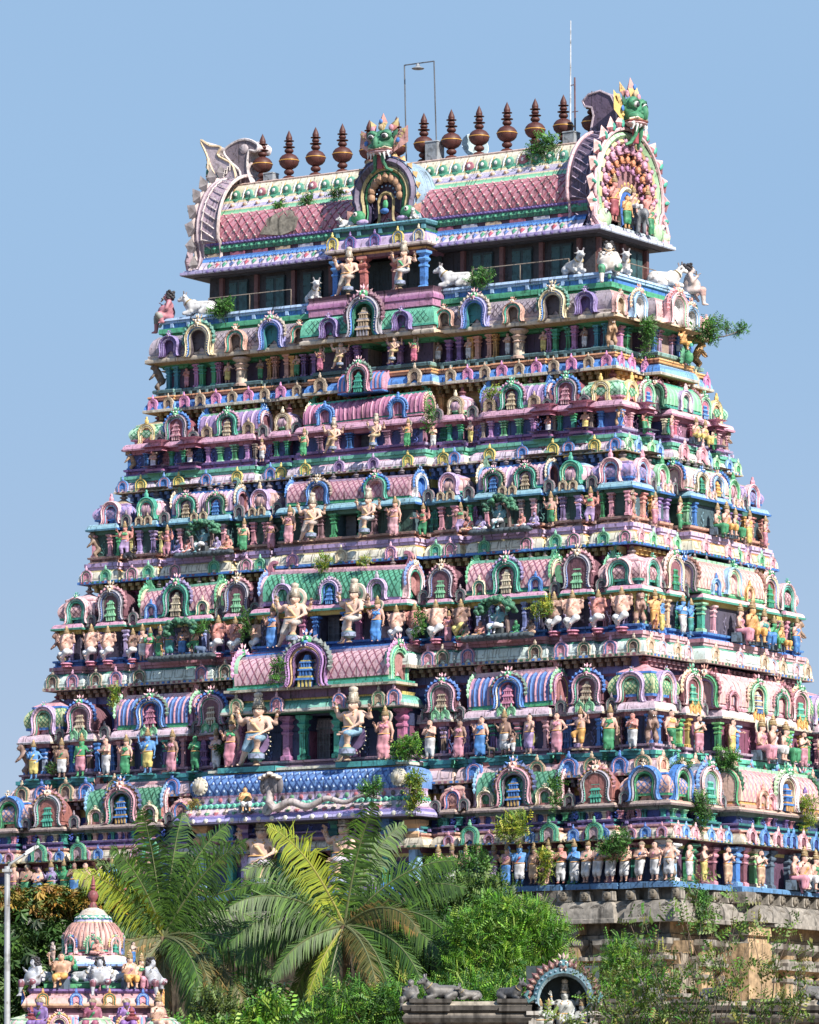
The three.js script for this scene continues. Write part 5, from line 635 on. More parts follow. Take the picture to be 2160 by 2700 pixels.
// big monster mask with eyes, fangs, ears and flame crown
function bigMask(name, o, parent = tower) {
  const mb = new MB();
  mb.blob(0, 0.55, 0, 0.42, 0.42, 0.35, o.face, 12, 9); mb.blob(0, 0.3, 0.22, 0.44, 0.2, 0.3, o.face, 12, 8);
  mb.blob(0, 0.42, 0.5, 0.1, 0.24, 0.13, o.face, 8, 6); mb.blob(-0.1, 0.42, 0.42, 0.09, 0.08, 0.1, o.face, 7, 5); mb.blob(0.1, 0.42, 0.42, 0.09, 0.08, 0.1, o.face, 7, 5);
  mb.push(tr(0, 0.1, 0.16)); mb.blob(0, 0, 0, 0.46, 0.1, 0.36, K.lpink, 12, 6); mb.blob(0, 0.08, 0.02, 0.47, 0.05, 0.37, o.lip || 'e8b0a8', 12, 4); mb.pop();
  for (const s of [-1, 1]) {
    mb.blob(s * 0.26, 0.74, 0.22, 0.21, 0.2, 0.16, o.face, 12, 8); mb.tube([[s * 0.1, 0.74, 0.36], [s * 0.26, 0.83, 0.38], [s * 0.42, 0.74, 0.3]], 0.035, 6, K.dgreen); mb.blob(s * 0.26, 0.68, 0.32, 0.135, 0.11, 0.1, K.white, 10, 7); mb.blob(s * 0.26, 0.66, 0.385, 0.09, 0.085, 0.06, K.black, 9, 6); mb.tube([[s * 0.12, 0.22, 0.45], [s * 0.3, 0.26, 0.4], [s * 0.46, 0.2, 0.2]], 0.035, 6, K.cream); for (let q = 0; q < 6; q++) mb.leaf([s * (0.4 + q * 0.05), 0.34 + q * 0.09, 0.0], [s * (0.56 + q * 0.07), 0.34 + q * 0.12, -0.02], 0.4, 0.05, o.crown2, o.ear);
    mb.leaf([s * 0.4, 0.12, -0.05], [s * 0.92, 1.08, -0.12], 0.3, 0.1, o.ear, o.ear2 || o.ear); mb.blob(s * 0.62, 0.52, 0.05, 0.08, 0.1, 0.04, K.blue, 7, 5); mb.leaf([s * 0.4, 0.65, 0.05], [s * 0.6, 0.95, 0], 0.3, 0.08, K.dgreen);
    for (const [x, l] of [[0.12, 0.16], [0.25, 0.3], [0.38, 0.22]]) mb.tube([[s * x, 0.1, 0.42 - x * 0.35], [s * x * 1.02, 0.02, 0.46 - x * 0.35], [s * x * 1.1, 0.1 - l, 0.42 - x * 0.35]], (t) => 0.075 * (1 - t * 0.85), 6, K.white);
    mb.leaf([s * 0.3, 0.86, -0.05], [s * 0.55, 1.4, -0.12], 0.26, 0.12, o.crown2, o.crown); mb.blob(s * 0.36, 1.02, 0.06, 0.1, 0.12, 0.05, K.pink, 7, 5);
    mb.tube([[s * 0.14, 0.05, 0.3], [s * 0.16, -0.25, 0.26], [s * 0.22, -0.5, 0.12], [s * 0.4, -0.6, 0.02]], (t) => 0.07 - 0.02 * t, 6, o.face);
  }
  mb.leaf([0, 0.85, 0.02], [0, 1.62, -0.05], 0.24, 0.16, o.crown, o.crown2); mb.blob(0, 1.05, 0.14, 0.1, 0.12, 0.06, 'b8a078', 7, 5); mb.blob(0, 1.28, 0.12, 0.07, 0.1, 0.05, K.blue, 7, 5);
  mb.box(0, -0.5, 0.15, 0.2, 0.55, 0.12, 'a8404c');
  return mb.build(name, parent, paint, 0.9);
}
function gable(end) { // great horseshoe gable that closes the roof at one end
  const g = new THREE.Group(); g.name = partName('gable', tower); tower.add(g); g.position.set(end * 9.35, 35.95, 0); g.rotation.y = end * PI / 2;
  const mb = new MB(), s = 2.62, cy = 1.5 / 2.62 * 1.0, far = end < 0;
  // arch ring with thickness, seen from the side as a broad curved band
  const E = archPath(2.55, 1.55, 22), out = far ? 'a891a0' : '5a4660', edge = far ? 'c9b8b4' : 'd8b0b8';
  for (let i = 0; i < E.length - 1; i++) mb.q([...E[i], -1.15], [...E[i + 1], -1.15], [...E[i + 1], 0.08], [...E[i], 0.08], out);
  const rim = E.map(([x, y]) => [x * 1.02, y * 1.01 + 0.01, 0.1]); mb.tube(rim, 0.07, 6, edge); mb.tube(E.map(([x, y]) => [x * 1.02, y * 1.01 + 0.01, -1.15]), 0.07, 6, edge); mb.tube(E.map(([x, y]) => [x * 1.015, y * 1.01 + 0.01, -0.12]), 0.045, 6, far ? 'b8a8b0' : 'd8c8cc');
  // stucco leaves on the broad band
  for (let k = 2; k < E.length - 2; k++) { const [x, y] = E[k], [x2, y2] = E[k + 1]; mb.tube([[x * 1.012, y * 1.012, -0.95], [(x + x2) / 2 * 1.02, (y + y2) / 2 * 1.02, -0.65], [x2 * 1.012, y2 * 1.012, -0.35], [x * 1.012, y * 1.012, -0.3]], 0.03, 4, far ? 'd8ccc8' : '9a8aa4'); }
  const In = archPath(1.75, 1.55, 22); for (let i = 0; i < In.length - 1; i++) mb.t([...In[i], -0.25], [...In[i + 1], -0.25], [0, 0.9, -0.25], '9a6a70');
  bandStrip(mb, 2.2, 2.5, 0.16, 1.55, 22, far ? 'c9b8b4' : '9fd0a0'); bandStrip(mb, 2.02, 2.2, 0.12, 1.55, 22, 'd8bc80'); bandStrip(mb, 1.75, 2.02, 0.02, 1.55, 22, 'c898a8');
  const arch = mb.build('gable_arch', g, paint, 0.7);
  const fg = new MB(); fg.leaf([0, 0, 0], [0, 0.62, 0.02], 0.46, 0.13, far ? '6a6468' : 'e0b8b4', far ? '8a7a7c' : 'b06a74'); fg.blob(0, 0.3, 0.1, 0.07, 0.13, 0.05, K.teal, 6, 4); const feather = fg.geom(0.6);
  for (let i = 0; i < 17; i++) { const t = -0.5 + (PI + 1.0) * i / 16; if (abs(t - PI / 2) < 0.22) continue; const f = meshOf('feather', feather, paint, g); f.position.set(2.42 * cos(t), 1.55 + 2.42 * sin(t), 0.05); f.rotation.z = t - PI / 2 + (t < PI / 2 ? 0.28 : -0.28); f.scale.setScalar(1.3); }
  // makara heads at the feet
  for (const k of [-1, 1]) { const h = new MB(); h.blob(k * 2.1, 0.4, 0.2, 0.5, 0.38, 0.2, 'a9d6a0', 9, 6); h.blob(k * 2.45, 0.28, 0.26, 0.35, 0.2, 0.18, 'c9dcb0', 8, 5); h.blob(k * 2.2, 0.62, 0.36, 0.12, 0.12, 0.08, K.white, 8, 5); h.blob(k * 2.2, 0.62, 0.43, 0.06, 0.06, 0.04, K.black, 6, 4); h.tube([[k * 2.2, 0.1, 0.25], [k * 2.6, 0.12, 0.25], [k * 2.8, 0.4, 0.2], [k * 2.7, 0.85, 0.15], [k * 2.6, 1.05, 0.12]], (t) => 0.16 - 0.08 * t, 7, far ? 'b89aa8' : 'e8b8c0'); h.leaf([k * 2.68, 0.35, 0.1], [k * 2.82, 1.15, 0.1], 0.3, 0.1, far ? 'b09aa4' : 'e6c0c8', K.salmon); h.build('makara', g, paint, 0.9); }
  // curling horn behind the mask
  const hn = new MB(), o = [[-0.7, -0.3], [-0.75, 0.5], [-0.62, 1.2], [-0.72, 1.6], [-1.05, 1.7], [-1.15, 1.95], [-0.85, 2.25], [-0.3, 2.35], [0.2, 2.05], [0.45, 1.5], [0.5, 0.6], [0.5, -0.3]];
  hn.push(rotY(-PI / 2)); slab(hn, spline(o.map(([x, y]) => [x * 0.95, y * 0.8]), 3), -0.5, 0.5, far ? 'b0a4a8' : '5a4660', far ? 'd0c6c4' : 'b09cac'); hn.tube(o.map(([x, y]) => [x * 0.95, y * 0.8, 0.5]), 0.05, 5, far ? 'c4b8b8' : 'b8a8b4'); hn.pop();
  if (!far) { const horn = hn.build('horn', g, paint, 0.7); horn.position.set(0, 3.8, -0.62); }
  else { const q = new MB(), c = new MB(), B = [[-9.4, 41.16], [-8.99, 41.45], [-8.44, 41.56], [-8.01, 41.45], [-7.72, 41.23], [-7.81, 41.02], [-8.13, 41.08], [-8.22, 40.83], [-8.22, 40.28], [-8.05, 39.78], [-7.8, 39.35], [-8.55, 39.4], [-8.6, 40.25], [-9.08, 40.72]], F = ([x, y]) => [x + 9.35, y - 35.95];
    q.push(rotY(PI / 2)); slab(q, spline(B.map(F)), -0.45, 0.45, '7a6c76', 'c4b8ba'); for (const z of [-0.46, 0.46]) q.tube([...spline(B.map(F)), spline(B.map(F))[0]].map(([x, y]) => [x, y, z]), 0.055, 5, 'cfc6c6'); q.blob(0.95, 5.22, 0.46, 0.22, 0.2, 0.06, 'bdb0b4', 10, 5); q.pop(); q.build('horn', g, paint, 0.7);
    const Aa = [[-10.45, 41.72], [-10.0, 41.45], [-9.45, 41.32], [-9.62, 41.05], [-8.85, 40.5], [-8.75, 39.35], [-9.1, 39.5], [-9.65, 39.95], [-9.72, 40.15], [-9.95, 40.6], [-10.18, 41.15]]; c.push(rotY(PI / 2)); slab(c, spline(Aa.map(F)), -0.6, 0.6, 'b8a8b0', 'c8bab4'); for (let i = 0; i < 5; i++) c.tube([[-0.25 + i * 0.15, 3.9 + i * 0.12, 0.62], [-0.1 + i * 0.12, 4.25 + i * 0.1, 0.64], [0.1 + i * 0.08, 4.1 + i * 0.14, 0.62]], 0.035, 5, 'd8cec6'); c.tube(spline(Aa.map(F)).map(([x, y]) => [x, y, 0.6]), 0.05, 5, 'd0b890'); c.pop(); c.build('crest', g, paint, 0.7); }
  const m = bigMask('monster_mask', { face: far ? '3a8a60' : '2a8c5e', ear: far ? 'c8b8a0' : 'e0c05c', crown: 'b88078', crown2: 'd8b060', lip: 'e89a80' }, g); m.position.set(0, 4.2, far ? 0.75 : 0.2); m.scale.setScalar(far ? 0.8 : 1.22);
  return g;
}
const gableR = gable(1), gableL = gable(-1);
{ // figures packed inside the right gable: three arcs of attendants round a central pair on an elephant
  const imp = (sk, hair) => { const q = new MB(); q.blob(0, 0.12, 0, 0.11, 0.13, 0.1, sk, 7, 5); q.blob(0, 0.3, 0.02, 0.075, 0.08, 0.075, shade(sk, 0.8), 7, 5); q.blob(0, 0.35, -0.01, 0.085, 0.06, 0.08, hair, 6, 4); q.blob(-0.06, 0.02, 0.05, 0.05, 0.05, 0.08, sk, 6, 4); q.blob(0.06, 0.02, 0.05, 0.05, 0.05, 0.08, sk, 6, 4); return q.geom(0.9); };
  const a = imp('d49ab8', K.black), b = imp('d88a58', K.black), c = imp('b87aa8', '3a2a58');
  for (const [r, n, g, s] of [[1.72, 14, a, 1.5], [1.34, 13, b, 1.2], [1.03, 11, c, 0.95]]) for (let i = 0; i < n; i++) { const t = -0.35 + (PI + 0.7) * i / (n - 1), f = meshOf('attendant', g, paint, gableR); f.position.set(r * cos(t), 1.5 + r * sin(t), r > 1.5 ? 0.05 : 0.0); f.rotation.z = (t - PI / 2) * 0.55; f.scale.setScalar(s); }
  const q = new MB(), In = archPath(0.62, 1.15, 12); for (let i = 0; i < In.length - 1; i++) q.t([...In[i], 0.0], [...In[i + 1], 0.0], [0, 0.6, 0.0], '2a6ac0'); bandStrip(q, 0.6, 0.78, 0.1, 1.15, 12, 'e0d4a8');
  for (let i = 0; i < 13; i++) { const t = -0.2 + (PI + 0.4) * i / 12; q.leaf([0.78 * cos(t), 1.15 + 0.78 * sin(t), 0.05], [0.98 * cos(t), 1.15 + 0.98 * sin(t), 0.05], 0.4, 0.06, K.orange, K.yellow); }
  for (let i = 0; i < 9; i++) q.blob(-1.6 + i * 0.4, 0.1, 0.25, 0.3, 0.12, 0.16, 'a8b8c4', 8, 5);
  q.build('inner_niche', gableR, paint, 0.8);
}
{ // small gable over the front porch with its own mask
  const g = new THREE.Group(); g.name = partName('porch_gable', tower); tower.add(g); g.position.set(0.02, 36.95, 2.75);
  const mb = new MB(); bandStrip(mb, 1.16, 1.5, 0.3, 1.1, 20, '6e6480'); bandStrip(mb, 0.98, 1.16, 0.24, 1.1, 20, 'b0a068'); bandStrip(mb, 0.8, 0.98, 0.16, 1.1, 20, K.green);
  const E = archPath(1.5, 1.1, 20), In = archPath(0.8, 1.1, 20); for (let i = 0; i < E.length - 1; i++) { mb.q([...E[i], -1.3], [...E[i + 1], -1.3], [...E[i + 1], 0.2], [...E[i], 0.2], '8aa8c0'); mb.t([...In[i], -0.2], [...In[i + 1], -0.2], [0, 0.7, -0.2], '4a3450'); mb.q([...In[i], 0.15], [...In[i + 1], 0.15], [...In[i + 1], -0.2], [...In[i], -0.2], '3a3058'); }
  for (let i = 0; i < 15; i++) { const t = -0.4 + (PI + 0.8) * i / 14; mb.leaf([1.36 * cos(t), 1.1 + 1.36 * sin(t), 0.15], [1.68 * cos(t), 1.1 + 1.68 * sin(t) + 0.06, 0.1], 0.5, 0.1, 'c8a058', '3a4a8a'); }
  for (let i = 0; i < 9; i++) { const t = -0.1 + (PI + 0.2) * i / 8; mb.blob(0.68 * cos(t), 1.12 + 0.68 * sin(t), 0.08, 0.17, 0.19, 0.16, 'b0845e', 8, 6); mb.blob(0.68 * cos(t), 1.24 + 0.7 * sin(t), 0.1, 0.1, 0.11, 0.1, '8a6858', 7, 5); mb.leaf([0.5 * cos(t), 1.05 + 0.5 * sin(t), 0.05], [0.4 * cos(t), 1.05 + 0.4 * sin(t), 0.08], 0.5, 0.05, K.lblue); }
  bandStrip(mb, 0.28, 0.42, 0.12, 0.86, 12, '9a8850'); mb.blob(0, 0.75, 0.1, 0.12, 0.2, 0.1, K.green, 7, 5); mb.blob(0, 1.0, 0.12, 0.08, 0.1, 0.08, 'c08a70', 7, 5); mb.blob(0, 0.48, 0.16, 0.2, 0.12, 0.12, K.blue, 7, 5);
  for (const k of [-1, 1]) { mb.blob(k * 1.15, 0.32, 0.3, 0.34, 0.26, 0.16, K.green, 8, 6); mb.blob(k * 1.2, 0.42, 0.45, 0.1, 0.1, 0.06, K.white, 7, 5); mb.blob(k * 1.2, 0.42, 0.5, 0.05, 0.05, 0.03, K.black, 6, 4); mb.leaf([k * 1.3, 0.1, 0.25], [k * 1.75, 0.65, 0.2], 0.35, 0.1, K.salmon, K.teal); mb.blob(k * 0.95, 0.1, 0.32, 0.3, 0.12, 0.14, K.lilac, 8, 5); mb.box(k * 1.35, -0.15, -0.4, 0.7, 0.15, 1.6, K.cream); }
  mb.build('porch_arch', g, paint, 0.8);
  const m = bigMask('monster_mask', { face: '257f56', ear: 'c08a84', ear2: 'd8a098', crown: 'c07a6c', crown2: 'b8a060' }, g); m.position.set(0, 2.62, 0.3); m.scale.set(1.2, 1.05, 1.05);
  // balustrade, cornice with small arches, blue columns
  const pb = new MB(), pl = rect(2.35, 0.9).map(([x, z]) => [x, z + 2.55]);
  ring(pb, pl, [[-0.5, 35.75, K.brown], [0.02, 35.85, 'c9b8b0'], [0.06, 35.9, 'c9b8b0'], [0.06, 35.98, 'b9a4c4'], [-0.02, 36.02, 'c0a8cc'], [-0.08, 36.3, 'c0a8cc'], [-0.22, 36.38, K.blue], [-0.2, 36.42, K.green], [-0.16, 36.5, K.green], [-0.3, 36.52, '2a4a58'], [-0.3, 36.72, '4a90a0'], [-0.2, 36.74, '4a90a0'], [-0.16, 36.84, '5aa0b0'], [-0.2, 36.9, '4a90a0'], [-1.2, 36.9, '4a90a0']]);
  for (let u = -2; u <= 2.01; u += 1) pb.box(u, 36.52, 3.16, 0.16, 0.2, 0.12, '4a90a0');
  ring(pb, pl, [[-0.35, 35.55, '7a4a58'], [-0.2, 35.6, '7a4a58'], [-0.16, 35.72, K.orange], [-0.14, 35.8, '5a4058'], [-0.5, 35.84, '5a4058']]);
  const po = pb.build('porch_cornice', tower, paint, 0.6);
  for (const [u, c] of [[-2.1, K.yellow], [-1.25, K.purple], [-0.1, K.purple], [1.0, K.yellow], [1.95, K.cream]]) put(po, 'small_arch', smK(c, K.blue, c), 0, u, 35.98, 3.46, 0.28);
  for (const [u, c] of [[-2.05, K.blue], [2.05, K.blue], [-0.75, 'a85a58'], [0.75, 'a85a58']]) put(po, 'pilaster', pilaster(1.5, 0.28, c, c === K.blue ? '4a94dc' : 'b8685c'), 0, u, 34.1, 3.2, 1);
  const bk = new MB(); bk.box(0, 34.1, 2.1, 4.2, 1.5, 0.2, '1f3a38'); bk.box(0, 34.1, 2.22, 1.3, 1.4, 0.06, '123030'); bk.build('porch_wall', po);
}
for (const [u, w] of [[-6.4, 4], [6.3, 4.4]]) { const q = new MB(); for (const k of [-0.5, 0, 0.5]) q.tube([[u + k * w, 34.05, 2.95], [u + k * w, 34.75, 2.95]], 0.022, 5, '8a7a68'); q.tube([[u - w / 2, 34.75, 2.95], [u + w / 2, 34.75, 2.95]], 0.022, 5, '9a8a70'); q.build('roof_railing', tower, pm('8a7a68')); }
{ const q = new MB(); for (const k of [-1.2, 1.0]) q.tube([[9.95, 34.05, k], [9.95, 34.75, k]], 0.022, 5, '8a7a68'); q.tube([[9.95, 34.75, -1.2], [9.95, 34.75, 1.0]], 0.022, 5, '9a8a70'); q.build('roof_railing', tower, pm('8a7a68')); }

// ---------- things on the roof ridge ----------
const ORD = ['first', 'second', 'third', 'fourth', 'fifth', 'sixth', 'seventh', 'eighth', 'ninth', 'tenth', 'eleventh', 'twelfth', 'thirteenth', 'fourteenth', 'fifteenth', 'sixteenth', 'seventeenth', 'eighteenth', 'nineteenth', 'twentieth'];
{
  const B = '6b3a34', copper = new THREE.MeshStandardMaterial({ name: 'finial_copper', color: new THREE.Color('#4e2a26'), roughness: 0.58, metalness: 0.0, map: grime }), gold = new THREE.MeshStandardMaterial({ name: 'finial_band', color: new THREE.Color('#c89a4c'), roughness: 0.4, metalness: 0.3 });
  const lg = (pts) => { const g = new THREE.LatheGeometry(pts.map(([r, y]) => new THREE.Vector2(r, y)), 24); return g; };
  const bell = (y, r, h) => { const o = []; for (let i = 0; i <= 8; i++) { const t = i / 8 * PI; o.push([max(0.05, r * sin(t)), y + h / 2 - h / 2 * cos(t)]); } return o; };
  const parts = { foot: lg([[0, 0], [0.34, 0], [0.34, 0.05], [0.2, 0.2], [0.08, 0.24], [0.08, 0.27], ...bell(0.25, 0.21, 0.26)]), pot: lg(bell(0.48, 0.41, 0.66)), stack: lg([...bell(1.12, 0.19, 0.24), [0.09, 1.36], [0.24, 1.38], [0.24, 1.4], [0.08, 1.44], ...bell(1.42, 0.155, 0.2), [0.06, 1.61], [0.205, 1.63], [0.205, 1.65], [0.1, 1.67], [0.13, 1.7], [0.13, 1.78], [0.07, 1.93], [0, 2.08]]) };
  const bandG = new THREE.TorusGeometry(0.405, 0.022, 6, 28); bandG.rotateX(PI / 2); bandG.translate(0, 0.83, 0);
  const proto = thing('roof_finial', '', 'finial', 'finials along the roof ridge');
  meshOf('foot', parts.foot, copper, proto); const pot = meshOf('pot', parts.pot, copper, proto); meshOf('gold_band', bandG, gold, pot); meshOf('spire', parts.stack, copper, proto);
  for (let i = 0; i < 13; i++) { const o = i ? proto.clone() : proto; if (i) { o.name = numbered('roof_finial'); scene.add(o); } o.userData = { ...proto.userData, label: ['leftmost copper pot finial, beside the pale curled horn', ...ORD.slice(1, 6).map((w) => w + ' copper pot finial counted from the left end of the ridge'), 'middle copper pot finial, just right of the green-faced front mask', ...ORD.slice(1, 6).reverse().map((w) => w + ' copper pot finial counted from the right end of the ridge'), 'rightmost copper pot finial, beside the dark curled horn'][i] }; o.position.set(-7.8 + i * 1.297, 39.72, 0); }
}
{ const grey = pm('8a9298'), dk = pm('5a6068');
  const box = (x, w, h, lab, z = 0.2) => { const t = thing('equipment_box', lab, 'box', null, [x, 39.74, z]); const a = new MB(); a.box(0, 0, 0, w, h, w, K.grey); a.build('casing', t, grey); const b = new MB(); b.box(0, h, 0, w * 1.1, 0.05, w * 1.1, K.grey, 0.9); b.build('lid', t, grey); return t; };
  box(-7.25, 0.45, 0.32, 'small pale metal box on the ridge between the two leftmost finials'); box(0.62, 0.55, 0.75, 'blue-grey box under the right post of the lamp frame'); box(6.95, 0.5, 0.45, 'blue-grey box at the foot of the lightning rods');
  const fr = thing('ridge_lamp', 'tall thin metal frame holding a lamp above the roof ridge', 'lamp', null, [-0.1, 39.74, 0.0]);
  for (const [x, x1] of [[-0.74, -0.84], [0.7, 0.56]]) { const q = new MB(); q.tube([[x, 0, 0], [x1, 4.05, 0]], 0.028, 6, K.grey); q.build('post', fr, dk); }
  { const q = new MB(); q.tube([[-0.84, 4.05, 0], [0.56, 4.05, 0]], 0.028, 6, K.grey); q.build('crossbar', fr, dk); const l = new MB(); l.lathe([[0.05, 0.22, K.grey], [0.1, 0.1, K.grey], [0.26, 0.02, K.grey], [0.22, 0, K.white], [0, 0, K.white]], 12); const o = l.build('lamp_shade', fr, grey); o.position.set(-0.2, 3.82, 0); }
  const r1 = thing('lightning_rod', 'tallest thin pale rod rising from the right of the ridge', 'lightning rod', null, [6.78, 39.74, 0]); { const q = new MB(); q.tube([[0, 0, 0], [0.02, 4.9, 0]], (t) => 0.036 - 0.016 * t, 6, K.white); q.build('rod', r1, pm('c8ccd0')); }
  const r2 = thing('lightning_rod', 'shorter dark red rod beside the tall pale rod', 'lightning rod', null, [7.0, 40.2, 0]); { const q = new MB(); q.tube([[0, 0, 0], [-0.02, 2.2, 0]], 0.035, 6, K.brown); q.build('rod', r2, pm('6a4444')); const c = new MB(); c.box(-0.1, 1.9, 0, 0.24, 0.03, 0.03, K.brown); c.box(0, 0.85, 0, 0.28, 0.03, 0.03, K.brown); c.build('bracket', r2, pm('6a4444')); }
  const dish = (x, z, turn, lab) => { const t = thing('satellite_dish', lab, 'dish', null, [x, 39.74, z], turn); const q = new MB(); q.lathe([[0, 0, '9ab4bc'], [0.2, 0.03, '9ab4bc'], [0.42, 0.14, '9ab4bc'], [0.55, 0.28, 'c8d4d8'], [0.57, 0.28, 'a8b8bc'], [0.42, 0.1, 'a8b8bc'], [0, -0.05, 'a8b8bc']], 20); const o = q.build('bowl', t, paint); o.rotation.x = 1.2; o.position.y = 0.5; const p = new MB(); p.tube([[0, 0, -0.1], [0, 0.5, -0.1]], 0.04, 6, K.grey); p.build('mast', t, grey); };
  dish(1.85, -0.7, 0.9, 'pale satellite dish behind the finials right of the front mask');
}

// ---------- statues: one continuous body each, from a smooth field over a posed skeleton ----------
function nets(prims, cell, k = 0.02) { // prims: [a, b, ra, rb] tapered capsules, or [c, radii] ellipsoids
  let lo = [9, 9, 9], hi = [-9, -9, -9];
  const P = prims.map((p) => (p.length === 2 ? { e: 1, a: p[0], r: p[1], R: max(...p[1]) } : { a: p[0], b: p[1], r: p[2], s: p[3], R: max(p[2], p[3]) }));
  for (const p of P) for (const q of p.e ? [p.a] : [p.a, p.b]) for (let i = 0; i < 3; i++) { lo[i] = min(lo[i], q[i] - p.R - cell * 2); hi[i] = max(hi[i], q[i] + p.R + cell * 2); }
  const n = [0, 1, 2].map((i) => Math.ceil((hi[i] - lo[i]) / cell) + 1), [nx, ny, nz] = n, F = new Float32Array(nx * ny * nz).fill(1);
  const d1 = (p, x, y, z) => {
    if (p.e) { const u = (x - p.a[0]) / p.r[0], v = (y - p.a[1]) / p.r[1], w = (z - p.a[2]) / p.r[2], l = Math.sqrt(u * u + v * v + w * w); return (l - 1) * min(...p.r); }
    const bx = p.b[0] - p.a[0], by = p.b[1] - p.a[1], bz = p.b[2] - p.a[2], t = max(0, min(1, ((x - p.a[0]) * bx + (y - p.a[1]) * by + (z - p.a[2]) * bz) / (bx * bx + by * by + bz * bz || 1e-9)));
    return Math.hypot(x - p.a[0] - bx * t, y - p.a[1] - by * t, z - p.a[2] - bz * t) - p.r - (p.s - p.r) * t;
  };
  for (const p of P) { // each bone only touches the cells near it
    const m = p.R + k * 2 + cell * 2, A = [0, 1, 2].map((i) => max(0, Math.floor(((p.e ? p.a[i] : min(p.a[i], p.b[i])) - m - lo[i]) / cell))), B = [0, 1, 2].map((i) => min(n[i] - 1, Math.ceil(((p.e ? p.a[i] : max(p.a[i], p.b[i])) + m - lo[i]) / cell)));
    for (let z = A[2]; z <= B[2]; z++) for (let y = A[1]; y <= B[1]; y++) for (let x = A[0]; x <= B[0]; x++) { const o = x + nx * (y + ny * z), d = d1(p, lo[0] + x * cell, lo[1] + y * cell, lo[2] + z * cell), f = F[o], h = max(k - abs(f - d), 0) / k; F[o] = min(f, d) - h * h * k * 0.25; }
  }
  const id = new Int32Array(nx * ny * nz).fill(-1), pos = [], idx = [], at = (x, y, z) => x + nx * (y + ny * z);
  const E = [[0, 1], [0, 2], [0, 4], [1, 3], [1, 5], [2, 3], [2, 6], [3, 7], [4, 5], [4, 6], [5, 7], [6, 7]];
  for (let z = 0; z < nz - 1; z++) for (let y = 0; y < ny - 1; y++) for (let x = 0; x < nx - 1; x++) {
    const v = []; let s = 0; for (let i = 0; i < 8; i++) { const f = F[at(x + (i & 1), y + ((i >> 1) & 1), z + (i >> 2))]; v.push(f); if (f < 0) s++; }
    if (!s || s === 8) continue;
    let c = 0, px = 0, py = 0, pz = 0; for (const [i, j] of E) if (v[i] < 0 !== v[j] < 0) { const t = v[i] / (v[i] - v[j]); px += (i & 1) + t * ((j & 1) - (i & 1)); py += ((i >> 1) & 1) + t * (((j >> 1) & 1) - ((i >> 1) & 1)); pz += (i >> 2) + t * ((j >> 2) - (i >> 2)); c++; }
    id[at(x, y, z)] = pos.length / 3; pos.push(lo[0] + (x + px / c) * cell, lo[1] + (y + py / c) * cell, lo[2] + (z + pz / c) * cell);
  }
  const quad = (a, b, c, d, flip) => { if (a < 0 || b < 0 || c < 0 || d < 0) return; flip ? idx.push(a, c, b, a, d, c) : idx.push(a, b, c, a, c, d); };
  for (let z = 1; z < nz - 1; z++) for (let y = 1; y < ny - 1; y++) for (let x = 1; x < nx - 1; x++) { const f = F[at(x, y, z)] < 0;
    if (f !== F[at(x + 1, y, z)] < 0) quad(id[at(x, y - 1, z - 1)], id[at(x, y, z - 1)], id[at(x, y, z)], id[at(x, y - 1, z)], !f);
    if (f !== F[at(x, y + 1, z)] < 0) quad(id[at(x - 1, y, z - 1)], id[at(x - 1, y, z)], id[at(x, y, z)], id[at(x, y, z - 1)], !f);
    if (f !== F[at(x, y, z + 1)] < 0) quad(id[at(x - 1, y - 1, z)], id[at(x, y - 1, z)], id[at(x, y, z)], id[at(x - 1, y, z)], !f); }
  const g = new THREE.BufferGeometry(); g.setAttribute('position', new THREE.Float32BufferAttribute(pos, 3)); g.setIndex(idx); g.computeVertexNormals();
  return g;
}
const uvd = (g) => { addUV(g); return g; };
const mir = (p) => [-p[0], p[1], p[2]], add = (a, b) => [a[0] + b[0], a[1] + b[1], a[2] + b[2]];
// poses: heights in units of the standing body. dy lowers the upper body, dx leans it; legs and arms as joints; x to the figure's left (viewer's right)
const ARM = { down: [[0.17, 0.63, -0.01], [0.175, 0.46, 0.03]], flower: [[0.17, 0.64, 0.02], [0.15, 0.76, 0.12]], pray: [[0.165, 0.65, 0.05], [0.015, 0.72, 0.14]], fold: [[0.175, 0.64, 0.06], [-0.05, 0.67, 0.13]], hip: [[0.22, 0.64, -0.03], [0.11, 0.54, 0.04]], up: [[0.22, 0.76, -0.02], [0.24, 0.93, 0.02]], back: [[0.21, 0.72, -0.06], [0.25, 0.86, 0.0]], high: [[0.16, 0.93, 0], [0.05, 1.08, 0.02]], out: [[0.22, 0.68, 0.06], [0.34, 0.68, 0.14]], lap: [[0.17, 0.64, 0.02], [0.09, 0.52, 0.12]], cross: [[0.2, 0.63, 0.09], [0.03, 0.47, 0.21]], knee: [[0.19, 0.65, 0.05], [0.15, 0.54, 0.2]], tray: [[0.16, 0.64, 0.04], [0.07, 0.64, 0.17]] };
